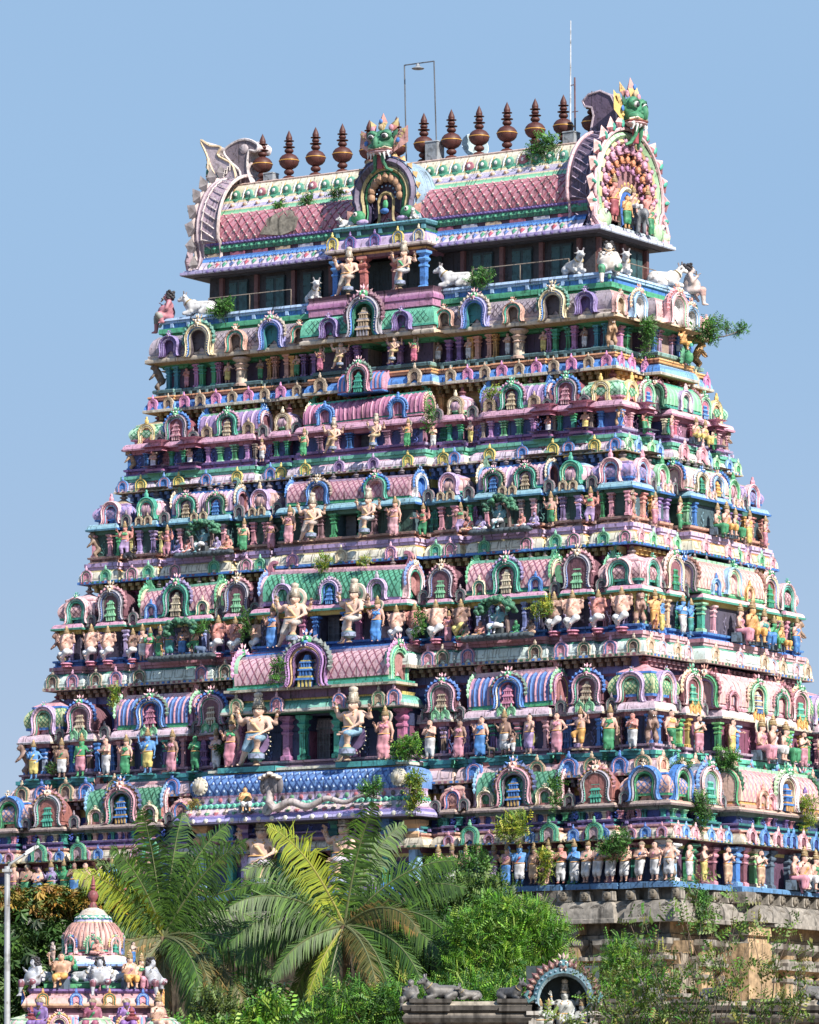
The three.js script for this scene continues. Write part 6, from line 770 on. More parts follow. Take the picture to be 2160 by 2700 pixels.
const stand = [[0.06, 0.28, 0.015], [0.065, 0.045, 0]], POSE = {
  stand: { L: [stand, stand], a: ['down', 'flower'] }, bless: { L: [stand, stand], a: ['hip', 'flower'] }, pray: { L: [stand, stand], a: ['pray', 'pray'] }, fold: { L: [stand, stand], a: ['fold', 'fold'] },
  walk: { L: [[[0.06, 0.29, 0.07], [0.05, 0.045, 0.03]], [[0.07, 0.28, 0], [0.09, 0.045, -0.06]]], a: ['tray', 'tray'], dx: 0.03 },
  reach: { L: [stand, stand], a: ['out', 'down'], dx: 0.02 }, lady: { L: [stand, [[0.05, 0.28, 0.05], [0.05, 0.045, 0.03]]], a: ['down', 'flower'], sari: 1, w: 1, dx: 0.02 },
  lady2: { L: [stand, stand], a: ['hip', 'down'], sari: 1, w: 1 }, four: { L: [stand, stand], a: ['down', 'flower', 'up', 'up'] }, multi: { L: [stand, [[0.1, 0.3, 0.08], [0.08, 0.045, 0.04]]], a: ['hip', 'flower', 'back', 'back', 'up', 'out'], w: 1, sk: 1 },
  dance: { L: [[[0.05, 0.27, 0.03], [0.02, 0.045, 0]], [[0.15, 0.42, 0.12], [0.1, 0.2, 0.1]]], a: ['high', 'out', 'back'] },
  guard: { L: [[[0.12, 0.28, 0.0], [0.2, 0.045, -0.02]], [[0.1, 0.44, 0.2], [0.06, 0.21, 0.16]]], a: ['back', 'cross', 'up', 'back'], dx: -0.02, big: 1 },
  lift: { L: [stand, [[0.1, 0.45, 0.14], [0.1, 0.24, 0.1]]], a: ['flower', 'down'], w: 1 },
  sit: { L: [[[0.09, 0.27, 0.23], [0.08, 0.045, 0.23]], [[0.1, 0.27, 0.22], [0.1, 0.045, 0.21]]], a: ['lap', 'flower'], dy: -0.23 }, sitw: { L: [[[0.08, 0.27, 0.23], [0.07, 0.045, 0.23]], [[0.08, 0.27, 0.22], [0.08, 0.045, 0.21]]], a: ['lap', 'lap'], dy: -0.23, w: 1, sari: 2 },
  ease: { L: [[[0.1, 0.29, 0.2], [-0.03, 0.2, 0.24]], [[0.09, 0.27, 0.22], [0.09, 0.045, 0.22]]], a: ['lap', 'flower', 'up', 'up'], dy: -0.22 },
  lotus: { L: [[[0.2, 0.08, 0.1], [-0.05, 0.05, 0.18]], [[0.2, 0.08, 0.1], [-0.04, 0.04, 0.2]]], a: ['knee', 'pray'], dy: -0.43 },
  ganesh: { L: [[[0.13, 0.3, 0.16], [0.0, 0.16, 0.18]], [[0.1, 0.24, 0.1], [0.06, 0.045, 0.08]]], a: ['lap', 'flower', 'up', 'up'], dy: -0.19, fat: 1, ele: 1 },
  dwarf: { L: [[[0.16, 0.3, 0.2], [0.14, 0.16, 0.12]], [[0.14, 0.28, 0.22], [0.14, 0.0, 0.24]]], a: ['knee', 'flower'], dy: -0.22, fat: 1.25, head: 1.25, big: 1 },
};
const figCache = {};
function figGeoms(name, sz) {
  const key = name + sz; if (figCache[key]) return figCache[key];
  const p = POSE[name], dy = p.dy || 0, dx = p.dx || 0, fat = p.fat || 0, H = p.head || 1.1, cell = sz ? 0.021 : 0.032;
  const U = (v) => [v[0] + dx, v[1] + dy, v[2]], hip = [dx * 0.4, 0.52 + dy, 0], chest = U([0, 0.735, 0]), hd = U([dx, 0.925, 0.015]);
  const B = [], sk = [];
  B.push([[hip[0] - 0.04, hip[1], 0], [chest[0] - 0.045, chest[1], 0], 0.068, p.w ? 0.07 : 0.082], [[hip[0] + 0.04, hip[1], 0], [chest[0] + 0.045, chest[1], 0], 0.068, p.w ? 0.07 : 0.082], [add(chest, [-0.1, 0.07, 0]), add(chest, [0.1, 0.07, 0]), 0.042, 0.042], [add(chest, [0, 0.06, 0]), hd, 0.034, 0.036]);
  if (fat) B.push([[hip[0], hip[1] + 0.08, 0.05], [0.135 * fat, 0.13 * fat, 0.13 * fat]]);
  if (p.w) for (const s of [-1, 1]) B.push([add(chest, [s * 0.045, 0.0, 0.065]), [0.04, 0.04, 0.04]]);
  if (p.ele) { B.push([hd, [0.1, 0.1, 0.09]], [add(hd, [0, -0.02, 0.08]), add(hd, [-0.01, -0.16, 0.13]), 0.045, 0.034], [add(hd, [-0.01, -0.16, 0.13]), add(hd, [-0.07, -0.25, 0.13]), 0.034, 0.026]); for (const s of [-1, 1]) B.push([add(hd, [s * 0.14, 0.0, -0.02]), [0.075, 0.085, 0.02]], [add(hd, [s * 0.05, -0.07, 0.08]), add(hd, [s * 0.06, -0.12, 0.15]), 0.014, 0.008]); }
  else { B.push([add(hd, [0, 0.005, 0]), [0.056 * H, 0.072 * H, 0.062 * H]], [add(hd, [0, 0.005, 0.055 * H]), add(hd, [0, -0.014, 0.072 * H]), 0.01 * H, 0.014 * H], [add(hd, [0, -0.045 * H, 0.035 * H]), [0.03 * H, 0.022 * H, 0.026 * H]]); for (const s of [-1, 1]) B.push([add(hd, [s * 0.058 * H, -0.005, -0.005]), [0.012, 0.028, 0.016]]); }
  const fing = new MB(), hands = [];
  p.a.forEach((n, i) => { const s = i % 2 ? -1 : 1, m = (v) => U(s < 0 ? mir(v) : v), [e, h] = ARM[n], sh = add(chest, [s * 0.125, 0.065, i > 1 ? -0.03 : 0]), E = m(e), h0 = m(h), T = fat ? 1.25 : 1;
    B.push([sh, E, 0.038 * T, 0.029 * T], [E, h0, 0.029 * T, 0.019 * T]); const d = mid(E, h0, 1.16), q = mid(E, h0, 1.0), dir = [h0[0] - E[0], h0[1] - E[1], h0[2] - E[2]], l = Math.hypot(...dir) || 1; hands.push([h0, dir.map((v) => v / l), s]);
    B.push([q, d, 0.019 * T, 0.017 * T]); });
  for (const [h, d, s] of hands) { // palm is in the body; four unequal fingers and a thumb, slightly curled
    const side = V3(...d).cross(V3(0, 0, 1)); if (side.lengthSq() < 0.1) side.set(1, 0, 0); side.normalize();
    for (let i = 0; i < 4; i++) { const o = (i - 1.5) * 0.0105, L = [0.045, 0.055, 0.05, 0.036][i], b = [h[0] + d[0] * 0.035 + side.x * o, h[1] + d[1] * 0.035 + side.y * o, h[2] + d[2] * 0.035 + side.z * o], c = [b[0] + d[0] * L * 0.6, b[1] + d[1] * L * 0.6, b[2] + d[2] * L * 0.6], e = [c[0] + d[0] * L * 0.35, c[1] + d[1] * L * 0.35, c[2] + d[2] * L * 0.35 + 0.014]; fing.tube([b, c, e], (t) => 0.0075 - 0.002 * t, 4, K.white); }
    const b = [h[0] + d[0] * 0.012 - side.x * 0.016, h[1] + d[1] * 0.012 - side.y * 0.016, h[2] + d[2] * 0.012], c = [b[0] - side.x * 0.022 + d[0] * 0.02, b[1] - side.y * 0.022 + d[1] * 0.02, b[2] + 0.008]; fing.tube([b, c, [c[0] + d[0] * 0.018, c[1] + d[1] * 0.018, c[2] + 0.01]], (t) => 0.009 - 0.003 * t, 4, K.white);
  }
  const G = [];
  p.L.forEach(([k0, f0], i) => { const s = i ? -1 : 1, m = (v) => (s < 0 ? mir(v) : v), k = m(k0), f = m(f0), h = [hip[0] + s * 0.055, hip[1] - 0.02, 0], T = fat ? 1.3 : 1;
    B.push([h, k, 0.064 * T, 0.046 * T], [k, f, 0.046 * T, 0.026 * T], [f, add(f, [s * 0.012, -0.02, 0.075]), 0.026, 0.02]);
    if (p.sari) G.push([h, k, 0.08, 0.07], [k, mid(k, f, 0.92), 0.07, p.sari === 2 ? 0.06 : 0.065]); else if (sz && name === 'guard') G.push([h, mid(h, k, 0.96), 0.078, 0.062]); else if (p.ele) G.push([h, k, 0.105, 0.085], [k, mid(k, f, 0.95), 0.085, 0.05]); else if (p.a[0] === 'pray' || name === 'fold' || p.sk) G.push([h, k, 0.076, 0.06], [k, mid(k, f, 0.8), 0.06, 0.045]); else G.push([h, k, 0.077, 0.061], [k, mid(k, f, 0.35), 0.061, 0.056]); });
  G.push([[hip[0] - 0.04, hip[1] + 0.025, 0], [hip[0] + 0.04, hip[1] + 0.025, 0], 0.079, 0.079]);
  if (!p.dy || p.dy > -0.3) { const f = [hip[0], hip[1] - 0.02, 0.07]; G.push([f, [f[0], f[1] - (p.sari ? 0.34 : 0.2), f[2] + (p.dy ? 0.1 : 0.0)], 0.018, 0.03]); } // front pleats
  const body0 = nets(B, cell, 0.03), fg = fing.geom(0.9);
  const bi = body0.toNonIndexed(); for (const k of Object.keys(fg.attributes)) if (!bi.attributes[k]) fg.deleteAttribute(k);
  const body = uvd(mergeGeometries([bi, fg])); const garment = uvd(nets(G, cell, 0.03));
  const up = p.w ? uvd(nets([[add(chest, [-0.04, -0.01, 0.0]), add(chest, [0.04, -0.01, 0.0]), 0.079, 0.079], [add(chest, [-0.1, 0.07, 0]), add(chest, [0.1, 0.07, 0]), 0.047, 0.047], ...[-1, 1].map((s) => [add(chest, [s * 0.045, 0.0, 0.067]), [0.045, 0.045, 0.045]])], cell, 0.02)) : null;
  const sash = uvd(nets([[add(chest, [0.11, 0.08, 0.0]), add(chest, [0.02, -0.03, 0.085]), 0.022, 0.026], [add(chest, [0.02, -0.03, 0.085]), [hip[0] - 0.08, hip[1] + 0.03, 0.05], 0.026, 0.026]], cell * 0.8, 0.02));
  const jw = new MB(), ornaments = []; // necklaces, belt, bracelets
  for (const [c, r, t, sy] of [[add(chest, [0, 0.085, 0.02]), 0.052, 0.011, 0.7], [add(chest, [0, 0.05, 0.045]), 0.07, 0.008, 1]]) { const q = []; for (let i = 0; i <= 12; i++) { const a = PI + PI * i / 12; q.push([c[0] + r * cos(a), c[1] + r * sy * sin(a) * 0.8, c[2] + 0.035 + 0.01 * sin(a)]); } jw.tube(q, t, 4, K.orange); if (!sz) break; }
  ornaments.push(['necklace', jw.geom(0.9)]);
  { const q = [], bl = new MB(); for (let i = 0; i <= 14; i++) { const a = 2 * PI * i / 14; q.push([hip[0] + 0.125 * cos(a), hip[1] + 0.05, 0.088 * sin(a)]); } bl.tube(q, 0.013, 4, K.orange); ornaments.push(['belt', bl.geom(0.9)]); }
  if (sz) for (const [h, d] of hands) { const m = new MB(); m.blob(h[0] - d[0] * 0.03, h[1] - d[1] * 0.03, h[2] - d[2] * 0.03, 0.026, 0.022, 0.026, K.orange, 7, 5); ornaments.push(['bracelet', m.geom(0.9)]); }
  const face = [], fc = new MB(), add1 = (n, fn) => { if (!sz) return fn(fc); const m = new MB(); fn(m); face.push([n, m.geom(0.9)]); };
  if (!p.ele) { for (const s of [-1, 1]) { add1('eye', (m) => { m.blob(hd[0] + s * 0.024 * H, hd[1] + 0.012, hd[2] + 0.054 * H, 0.014 * H, 0.0085 * H, 0.008, K.white, 6, 4); m.blob(hd[0] + s * 0.024 * H, hd[1] + 0.012, hd[2] + 0.06 * H, 0.0065 * H, 0.0075 * H, 0.005, K.black, 5, 3); }); add1('eyebrow', (m) => m.tube([[hd[0] + s * 0.01 * H, hd[1] + 0.03 * H, hd[2] + 0.057 * H], [hd[0] + s * 0.038 * H, hd[1] + 0.031 * H, hd[2] + 0.046 * H]], 0.0055 * H, 4, K.black)); } add1('mouth', (m) => m.blob(hd[0], hd[1] - 0.034 * H, hd[2] + 0.058 * H, 0.018 * H, 0.006 * H, 0.008, 'b04a44', 6, 3)); } else for (const s of [-1, 1]) add1('eye', (m) => m.blob(hd[0] + s * 0.05, hd[1] + 0.02, hd[2] + 0.078, 0.014, 0.01, 0.01, K.black, 5, 3));
  if (!sz) face.push(['face', fc.geom(0.9)]);
  return (figCache[key] = { body, garment, up, sash, ornaments, face, hd, H, hands, chest, hip });
}
const hatG = {};
function hats(kind, H) { return (hatG[kind + H] ??= (() => { const m = new MB();
  if (kind === 'crown') m.lathe([[0.066, 0, 'c8ab70'], [0.07, 0.025, 'b08a50'], [0.058, 0.035, 'c8ab70'], [0.06, 0.075, 'd8c8a0'], [0.045, 0.085, 'b08a50'], [0.046, 0.12, 'd8c8a0'], [0.03, 0.13, 'b08a50'], [0.028, 0.16, 'c8ab70'], [0.012, 0.18, 'c8ab70'], [0, 0.21, 'c8ab70']].map(([r, y, c]) => [r * H, y * H, c]), 10);
  if (kind === 'tall') { m.lathe([[0.07, 0, 'b8ab98'], [0.076, 0.03, 'a0907c'], [0.062, 0.04, 'c8bca8'], [0.062, 0.09, 'b8ab98'], [0.05, 0.1, 'c8bca8'], [0.052, 0.16, 'a0907c'], [0.04, 0.17, 'c8bca8'], [0.05, 0.2, 'c8bca8'], [0.05, 0.23, 'b8ab98'], [0, 0.27, 'b8ab98']], 14); for (const s of [-1, 1]) m.blob(s * 0.062, -0.02, -0.02, 0.025, 0.05, 0.03, '2a2428', 7, 5); }
  if (kind === 'bun') { m.blob(0, -0.01, -0.022, 0.06, 0.062, 0.058, '2a2226', 8, 6); m.blob(0, 0.06, -0.01, 0.03, 0.035, 0.03, '2a2226', 7, 5); }
  if (kind === 'hair') { m.blob(0, 0.0, -0.025, 0.066, 0.07, 0.06, '241e22', 9, 6); m.blob(0, -0.07, -0.05, 0.05, 0.06, 0.03, '241e22', 7, 5); }
  if (kind === 'curly') for (let i = 0; i < 22; i++) { const t = i * 2.4, y = 0.07 - 0.13 * (i / 22), r = 0.07; m.blob(r * cos(t) * (0.6 + 0.5 * i / 22), y, min(0.01, r * sin(t) * 0.9 - 0.015), 0.03, 0.028, 0.03, '2c282c', 6, 4); }
  if (kind === 'turban') { m.blob(0, 0.015, -0.005, 0.075, 0.05, 0.075, 'd8c8a8', 9, 5); m.blob(0, 0.045, -0.01, 0.05, 0.04, 0.05, 'c89a8a', 7, 5); }
  return m.geom(0.9); })()); }
const halo = (() => { const m = new MB(); m.lathe([[0, -0.012, 'c8b8a0'], [0.09, -0.012, 'a8b8a8'], [0.12, -0.012, 'd8c8b8'], [0.13, 0, 'd8c8b8'], [0.12, 0.012, 'd8c8b8'], [0.09, 0.012, '6a9a88'], [0, 0.014, 'd8b8a8']], 16); return m.geom(0.5); })();
const beard = (() => { const m = new MB(); m.blob(0, -0.055, 0.035, 0.04, 0.045, 0.03, '242024', 7, 5); m.blob(0, -0.1, 0.04, 0.025, 0.045, 0.02, '242024', 6, 4); return m.geom(0.9); })();
const club = (() => { const m = new MB(); m.lathe([[0.05, 0, 'c8a888'], [0.03, 0.03, 'c8a888'], [0.035, 0.07, '7aa8a0'], [0.1, 0.11, '8a98b8'], [0.1, 0.19, '5a8a88'], [0.05, 0.22, 'c8a070'], [0.03, 0.28, 'd8b890'], [0.024, 0.5, 'd8b890'], [0, 0.52, 'c8a070']], 12); return m.geom(0.8); })();
const lotusBase = (() => { const m = new MB(); m.lathe([[0.1, 0, 'b8587a'], [0.15, 0.03, 'd07a98'], [0.12, 0.07, 'b8587a'], [0.17, 0.12, 'd88aa8'], [0.14, 0.15, 'd88aa8'], [0, 0.15, 'd88aa8']], 12); return m.geom(0.7); })();
const slabBase = (() => { const m = new MB(); m.box(0, 0, 0, 0.36, 0.04, 0.26, '8a7a7a', 0.96); return m.geom(0.4); })();
// o: pose, h height, skin, cloth, blouse/sash colours, hat, extras
function statue(o, pos, turn) {
  const g = figGeoms(o.pose, o.big ? 1 : 0), p = POSE[o.pose], t = thing(o.name || 'statue', o.label, 'statue', o.group, pos, turn), h = o.h, part = (n, geo, m, q, s = 1) => { const x = meshOf(n, geo, m, t); const k = h * (o.bulk || 1.13); if (q) x.position.set(q[0] * k, q[1] * h, q[2] * k); x.scale.set(k * s, h * s, k * s); return x; };
  const flip = o.flip ? -1 : 1;
  part('body', g.body, pm(o.skin)); part('garment', g.garment, pm(o.cloth));
  if (g.up) part('blouse', g.up, pm(o.blouse || o.cloth)); if (o.sash) part('sash', g.sash, pm(o.sash));
  for (const [n, q] of [...g.ornaments, ...g.face]) part(n, q, paint);
  const top = p.ele ? 0.075 : 0.04 * g.H;
  if (o.hat) part(o.hat === 'crown' || o.hat === 'tall' ? 'crown' : 'headdress', hats(o.hat, g.H), paint, add(g.hd, [0, o.hat === 'crown' || o.hat === 'tall' ? top : 0.02, 0]), o.hat === 'crown' ? 1 : g.H);
  if (o.hat === 'crown' && !p.ele) part('hair', hats('hair', g.H), paint, add(g.hd, [0, 0.005, -0.008]), g.H);
  if (o.halo) { const x = part('halo', halo, paint, add(g.hd, [0, 0.03, -0.08]), o.halo); x.rotation.x = PI / 2; x.scale.setScalar(h * 1.1 * o.halo); }
  if (o.beard) part('beard', beard, pm(typeof o.beard === 'string' ? o.beard : '242024'), g.hd, g.H);
  if (o.base === 'lotus') part('lotus_base', lotusBase, paint, [0.02, -0.13, 0.04], 0.9); else if (o.base) part('plinth', slabBase, pm(o.base), [0, -0.035, 0.02]);
  if (p.dy && o.pose !== 'lotus' && o.pose !== 'dwarf' && o.pose !== 'ganesh') { const m = new MB(); m.box(0, 0, -0.04, 0.34, 0.22, 0.24, o.seat || K.slate); const x = meshOf('seat', m.geom(0.4), paint, t); x.scale.setScalar(h); }
  if (o.club) part('club', club, paint, [-0.07, 0, 0.17]);
  if (o.fan) { const m = new MB(); for (let i = 0; i < 22; i++) { const a = i / 22 * 2 * PI; m.leaf([0.2 * cos(a), 0.42 + 0.24 * sin(a), -0.1], [0.25 * cos(a), 0.42 + 0.3 * sin(a), -0.1], 0.3, 0.015, 'd8ccb0', '3a3a38'); } m.push(tr(0, 0.42, -0.12)).push(rotX(PI / 2)); m.lathe([[0, -0.01, 'a88ab4'], [0.2, -0.01, '8a6aa0'], [0.21, 0.01, '8a6aa0'], [0, 0.02, 'b89ac0']], 20); const x = meshOf('back_fan', m.geom(0.6), paint, t); x.scale.setScalar(h); }
  if (flip < 0) t.scale.x = -1;
  return t;
}
// lions that rear at the storey corners, bulls, small beasts
const beastCache = {};
function beast(kind) { return (beastCache[kind] ??= (() => {
  if (kind === 'lion') return uvd(nets([[[0, 0.42, -0.1], [0, 0.72, 0.06], 0.14, 0.15], [[0, 0.72, 0.06], [0, 0.86, 0.12], 0.13, 0.11], [[0, 0.93, 0.15], [0.13, 0.13, 0.13]], [[0, 0.89, 0.26], [0.075, 0.065, 0.07]], [[0, 0.99, 0.2], [0, 1.06, 0.12], 0.03, 0.02], ...[-1, 1].flatMap((s) => [[[s * 0.09, 0.4, -0.1], [s * 0.13, 0.22, 0.08], 0.11, 0.07], [[s * 0.13, 0.22, 0.08], [s * 0.13, 0.04, 0.0], 0.06, 0.04], [[s * 0.13, 0.03, 0.0], [s * 0.13, 0.02, 0.09], 0.04, 0.035], [[s * 0.1, 0.7, 0.14], [s * 0.12, 0.56, 0.26], 0.06, 0.045], [[s * 0.12, 0.56, 0.26], [s * 0.1, 0.48, 0.34], 0.04, 0.035], [[s * 0.09, 1.0, 0.12], [s * 0.11, 1.05, 0.1], 0.03, 0.015]]), [[0, 0.4, -0.2], [0, 0.62, -0.32], 0.03, 0.025], [[0, 0.62, -0.32], [0, 0.78, -0.26], 0.025, 0.03]], 0.036, 0.04));
  if (kind === 'bull') return uvd(nets([[[0, 0.27, -0.42], [0, 0.28, 0.2], 0.2, 0.2], [[0, 0.44, 0.16], [0.09, 0.1, 0.12]], [[0, 0.32, 0.25], [0, 0.56, 0.46], 0.15, 0.1], [[0, 0.6, 0.5], [0, 0.53, 0.68], 0.1, 0.06], [[0, 0.2, 0.36], [0, 0.4, 0.5], 0.05, 0.04], ...[-1, 1].flatMap((s) => [[[s * 0.07, 0.68, 0.48], [s * 0.12, 0.8, 0.47], 0.03, 0.012], [[s * 0.1, 0.62, 0.46], [s * 0.2, 0.61, 0.44], 0.03, 0.02], [[s * 0.13, 0.14, 0.2], [s * 0.16, 0.1, 0.44], 0.07, 0.05], [[s * 0.16, 0.06, 0.46], [s * 0.13, 0.05, 0.26], 0.045, 0.04], [[s * 0.15, 0.2, -0.4], [s * 0.22, 0.1, -0.16], 0.13, 0.08], [[s * 0.22, 0.06, -0.14], [s * 0.2, 0.05, -0.4], 0.055, 0.045]]), [[0, 0.3, -0.6], [0.14, 0.08, -0.56], 0.025, 0.02]], 0.034, 0.05));
  if (kind === 'elephant') return uvd(nets([[[0, 0.6, -0.2], [0, 0.62, 0.15], 0.24, 0.24], [[0, 0.72, 0.38], [0.17, 0.18, 0.17]], [[0, 0.66, 0.5], [0, 0.3, 0.58], 0.07, 0.045], [[0, 0.3, 0.58], [0, 0.18, 0.66], 0.045, 0.035], ...[-1, 1].flatMap((s) => [[[s * 0.2, 0.72, 0.3], [0.12, 0.14, 0.03]], [[s * 0.14, 0.45, 0.2], [s * 0.14, 0.06, 0.2], 0.09, 0.075], [[s * 0.14, 0.45, -0.26], [s * 0.14, 0.06, -0.26], 0.1, 0.08]])], 0.05, 0.05));
  if (kind === 'deer') return uvd(nets([[[0, 0.5, -0.22], [0, 0.52, 0.18], 0.1, 0.11], [[0, 0.56, 0.2], [0, 0.82, 0.32], 0.07, 0.05], [[0, 0.85, 0.34], [0, 0.8, 0.46], 0.06, 0.035], ...[-1, 1].flatMap((s) => [[[s * 0.03, 0.92, 0.32], [s * 0.08, 1.02, 0.28], 0.02, 0.012], [[s * 0.06, 0.46, 0.16], [s * 0.06, 0.03, 0.17], 0.04, 0.025], [[s * 0.06, 0.46, -0.2], [s * 0.06, 0.24, -0.26], 0.055, 0.03], [[s * 0.06, 0.24, -0.26], [s * 0.06, 0.03, -0.2], 0.03, 0.025]])], 0.035, 0.03));
})()); }
const spots = (() => { const o = [], P = (n, f) => { const m = new MB(); f(m); o.push([n, m.geom(0.9)]); }; for (const s of [-1, 1]) { P('eye', (m) => m.blob(s * 0.07, 0.6, 0.6, 0.02, 0.02, 0.015, K.black, 6, 4)); P('horn', (m) => m.tube([[s * 0.07, 0.68, 0.48], [s * 0.12, 0.8, 0.47]], 0.026, 5, '7a7478')); } P('neck_garland', (m) => { const q = []; for (let i = 0; i <= 12; i++) { const a = 2 * PI * i / 12; q.push([0.145 * cos(a), 0.44 + 0.1 * sin(a), 0.36 - 0.1 * sin(a)]); } m.tube(q, 0.018, 5, 'b8a060'); }); P('tail', (m) => m.tube([[0, 0.36, -0.6], [0.1, 0.2, -0.63], [0.2, 0.06, -0.5]], 0.02, 5, '5a5658')); return o; })();
const beastDet = { lion: (() => { const m = new MB(); for (let i = 0; i < 14; i++) { const a = i / 14 * 2 * PI; m.leaf([0.09 * cos(a), 0.92 + 0.1 * sin(a), 0.12], [0.16 * cos(a), 0.92 + 0.17 * sin(a), 0.08], 0.35, 0.03, '7a6048', '9a7a58'); } for (const s of [-1, 1]) { m.blob(s * 0.045, 0.97, 0.25, 0.025, 0.025, 0.015, K.white, 6, 4); m.blob(s * 0.045, 0.97, 0.265, 0.012, 0.012, 0.01, K.black, 5, 3); m.leaf([s * 0.03, 0.87, 0.32], [s * 0.03, 0.82, 0.32], 0.3, 0.01, K.white); } return m.geom(0.8); })() };
function animal(kind, label, cat, pos, turn, s, col, group) { const t = thing(kind + '_statue', label, cat, group, pos, turn); const o = meshOf('body', beast(kind), pm(col), t); o.scale.setScalar(s); if (kind === 'bull') for (const [n, g] of spots) { const d = meshOf(n, g, paint, t); d.scale.setScalar(s); } if (beastDet[kind]) { const d = meshOf('mane', beastDet[kind], paint, t); d.scale.setScalar(s); } return t; }

// ---------- the statues on the ledges ----------
const SK = { P: ['d8a893', 'pale-skinned'], B: ['4a90d0', 'blue-skinned'], G: ['2f9c5e', 'green-skinned'], D: ['94705e', 'brown-skinned'], V: ['9486b4', 'violet-skinned'], R: ['cc8478', 'rosy-skinned'], Y: ['dba45c', 'golden'], W: ['d4cdc4', 'white-skinned'], T: ['5f9aa4', 'grey-blue'] };
const CL = { y: ['d9c660', 'yellow'], w: ['d2d4d8', 'white'], g: ['1f8c56', 'green'], b: ['2c7cc6', 'blue'], p: ['cc869a', 'pink'], l: ['ab90c4', 'lilac'], r: ['a84a56', 'red'], o: ['dca23e', 'orange'], t: ['2a9a94', 'turquoise'], n: ['c9a582', 'tan'] };
const HT = { c: 'crown', t: 'tall', b: 'bun', h: 'hair', u: 'turban', x: null };
const PW = { stand: 'standing figure', bless: 'standing figure, hand on hip', pray: 'figure with folded hands', fold: 'figure with crossed arms', walk: 'walking figure', reach: 'figure reaching out', lady: 'woman', lady2: 'woman, hand on hip', four: 'four-armed figure', multi: 'many-armed goddess', dance: 'dancer', guard: 'guardian', lift: 'woman lifting a knee', sit: 'seated man', sitw: 'seated woman', ease: 'four-armed seated god', lotus: 'cross-legged sage', ganesh: 'elephant-headed god' };
const STD = {};
function row(id, where, f, y, out, h, list, group) {
  list.forEach(([u, spec, ex = {}], i) => {
    const [pose, code] = spec.split(' '), sk = SK[code[0]], cl = CL[code[1]], up = CL[code[2]] || cl, hat = HT[code[3] || 'c'];
    const o = ex.out || out, z = f ? -0 : o, n = ORD[i] || (i + 1) + 'th';
    const label = `${sk[1]} ${PW[pose]} in ${cl[1]}, ${n} from left ${where}`;
    statue({ pose, h: (ex.h || h) * rr(0.95, 1.06), skin: sk[0], cloth: cl[0], blouse: up[0], sash: POSE[pose].w || ex.nosash ? (POSE[pose].sari ? up[0] : null) : up[0], hat, label: ex.label || label, group, ...ex }, f ? [o, y + (ex.dy || 0), u] : [u, y + (ex.dy || 0), o], (f ? PI / 2 : 0) + (ex.turn ?? rr(-0.35, 0.35)));
  });
}
const gf = (r) => `painted statues ${r}`;
row('s1', 'in lowest front row', 0, 10.4, 8.25, 1.42, [[-14.15, 'stand Pppc'], [-13.6, 'walk Dggu'], [-13.0, 'walk Pbbb'], [-12.3, 'bless Vggc'], [-11.65, 'four Ggg'], [-11.15, 'pray Dbbb'], [-10.6, 'stand Pnnb'], [-9.95, 'walk Pggb', { beard: 1 }], [-9.3, 'stand Bwwc'], [-8.75, 'reach Drrt', { beard: 1 }], [-8.2, 'lady Dppc'], [-7.5, 'lady2 Pggb'],
  [5.9, 'lady Pbwc'], [6.5, 'lady Dwgc'], [7.1, 'walk Pggc'], [7.75, 'stand Dbbc'], [8.35, 'reach Dllc'], [8.95, 'lady Pbpc'], [9.55, 'four Bwrc'], [10.15, 'reach Dnnc'], [10.75, 'walk Pppc'], [11.35, 'pray Rwgu'], [11.95, 'pray Bwbc'], [12.45, 'walk Pwgc'], [12.95, 'walk Pwbc'], [13.5, 'walk Pwrc'], [14.1, 'walk Pwgb'], [14.75, 'walk Pwbx', { hat: 'turban' }], [15.4, 'stand Pwpb'], [16.0, 'bless Pwwu']], gf('of walking figures in the lowest row'));
row('s1r', 'in lowest right-face row', 1, 10.4, 16.25, 1.42, [[7.2, 'bless Pwwx', { hat: null }], [6.1, 'pray Pyyb', { beard: 1 }], [4.3, 'pray Pnbb', { beard: 1 }], [2.4, 'pray Pngb', { beard: 1, out: 16.6 }], [-0.2, 'sitw Pppb', { out: 16.6, h: 1.7 }], [-1.0, 'sit Pwoc', { out: 16.6, h: 1.8 }], [-1.9, 'sitw Pggc', { out: 16.6, h: 1.7 }], [-3.4, 'pray Pwwb', { out: 16.4 }], [-4.9, 'lady Pggc'], [-6.4, 'stand Pbbc']], gf('in the lowest row of the right face'));
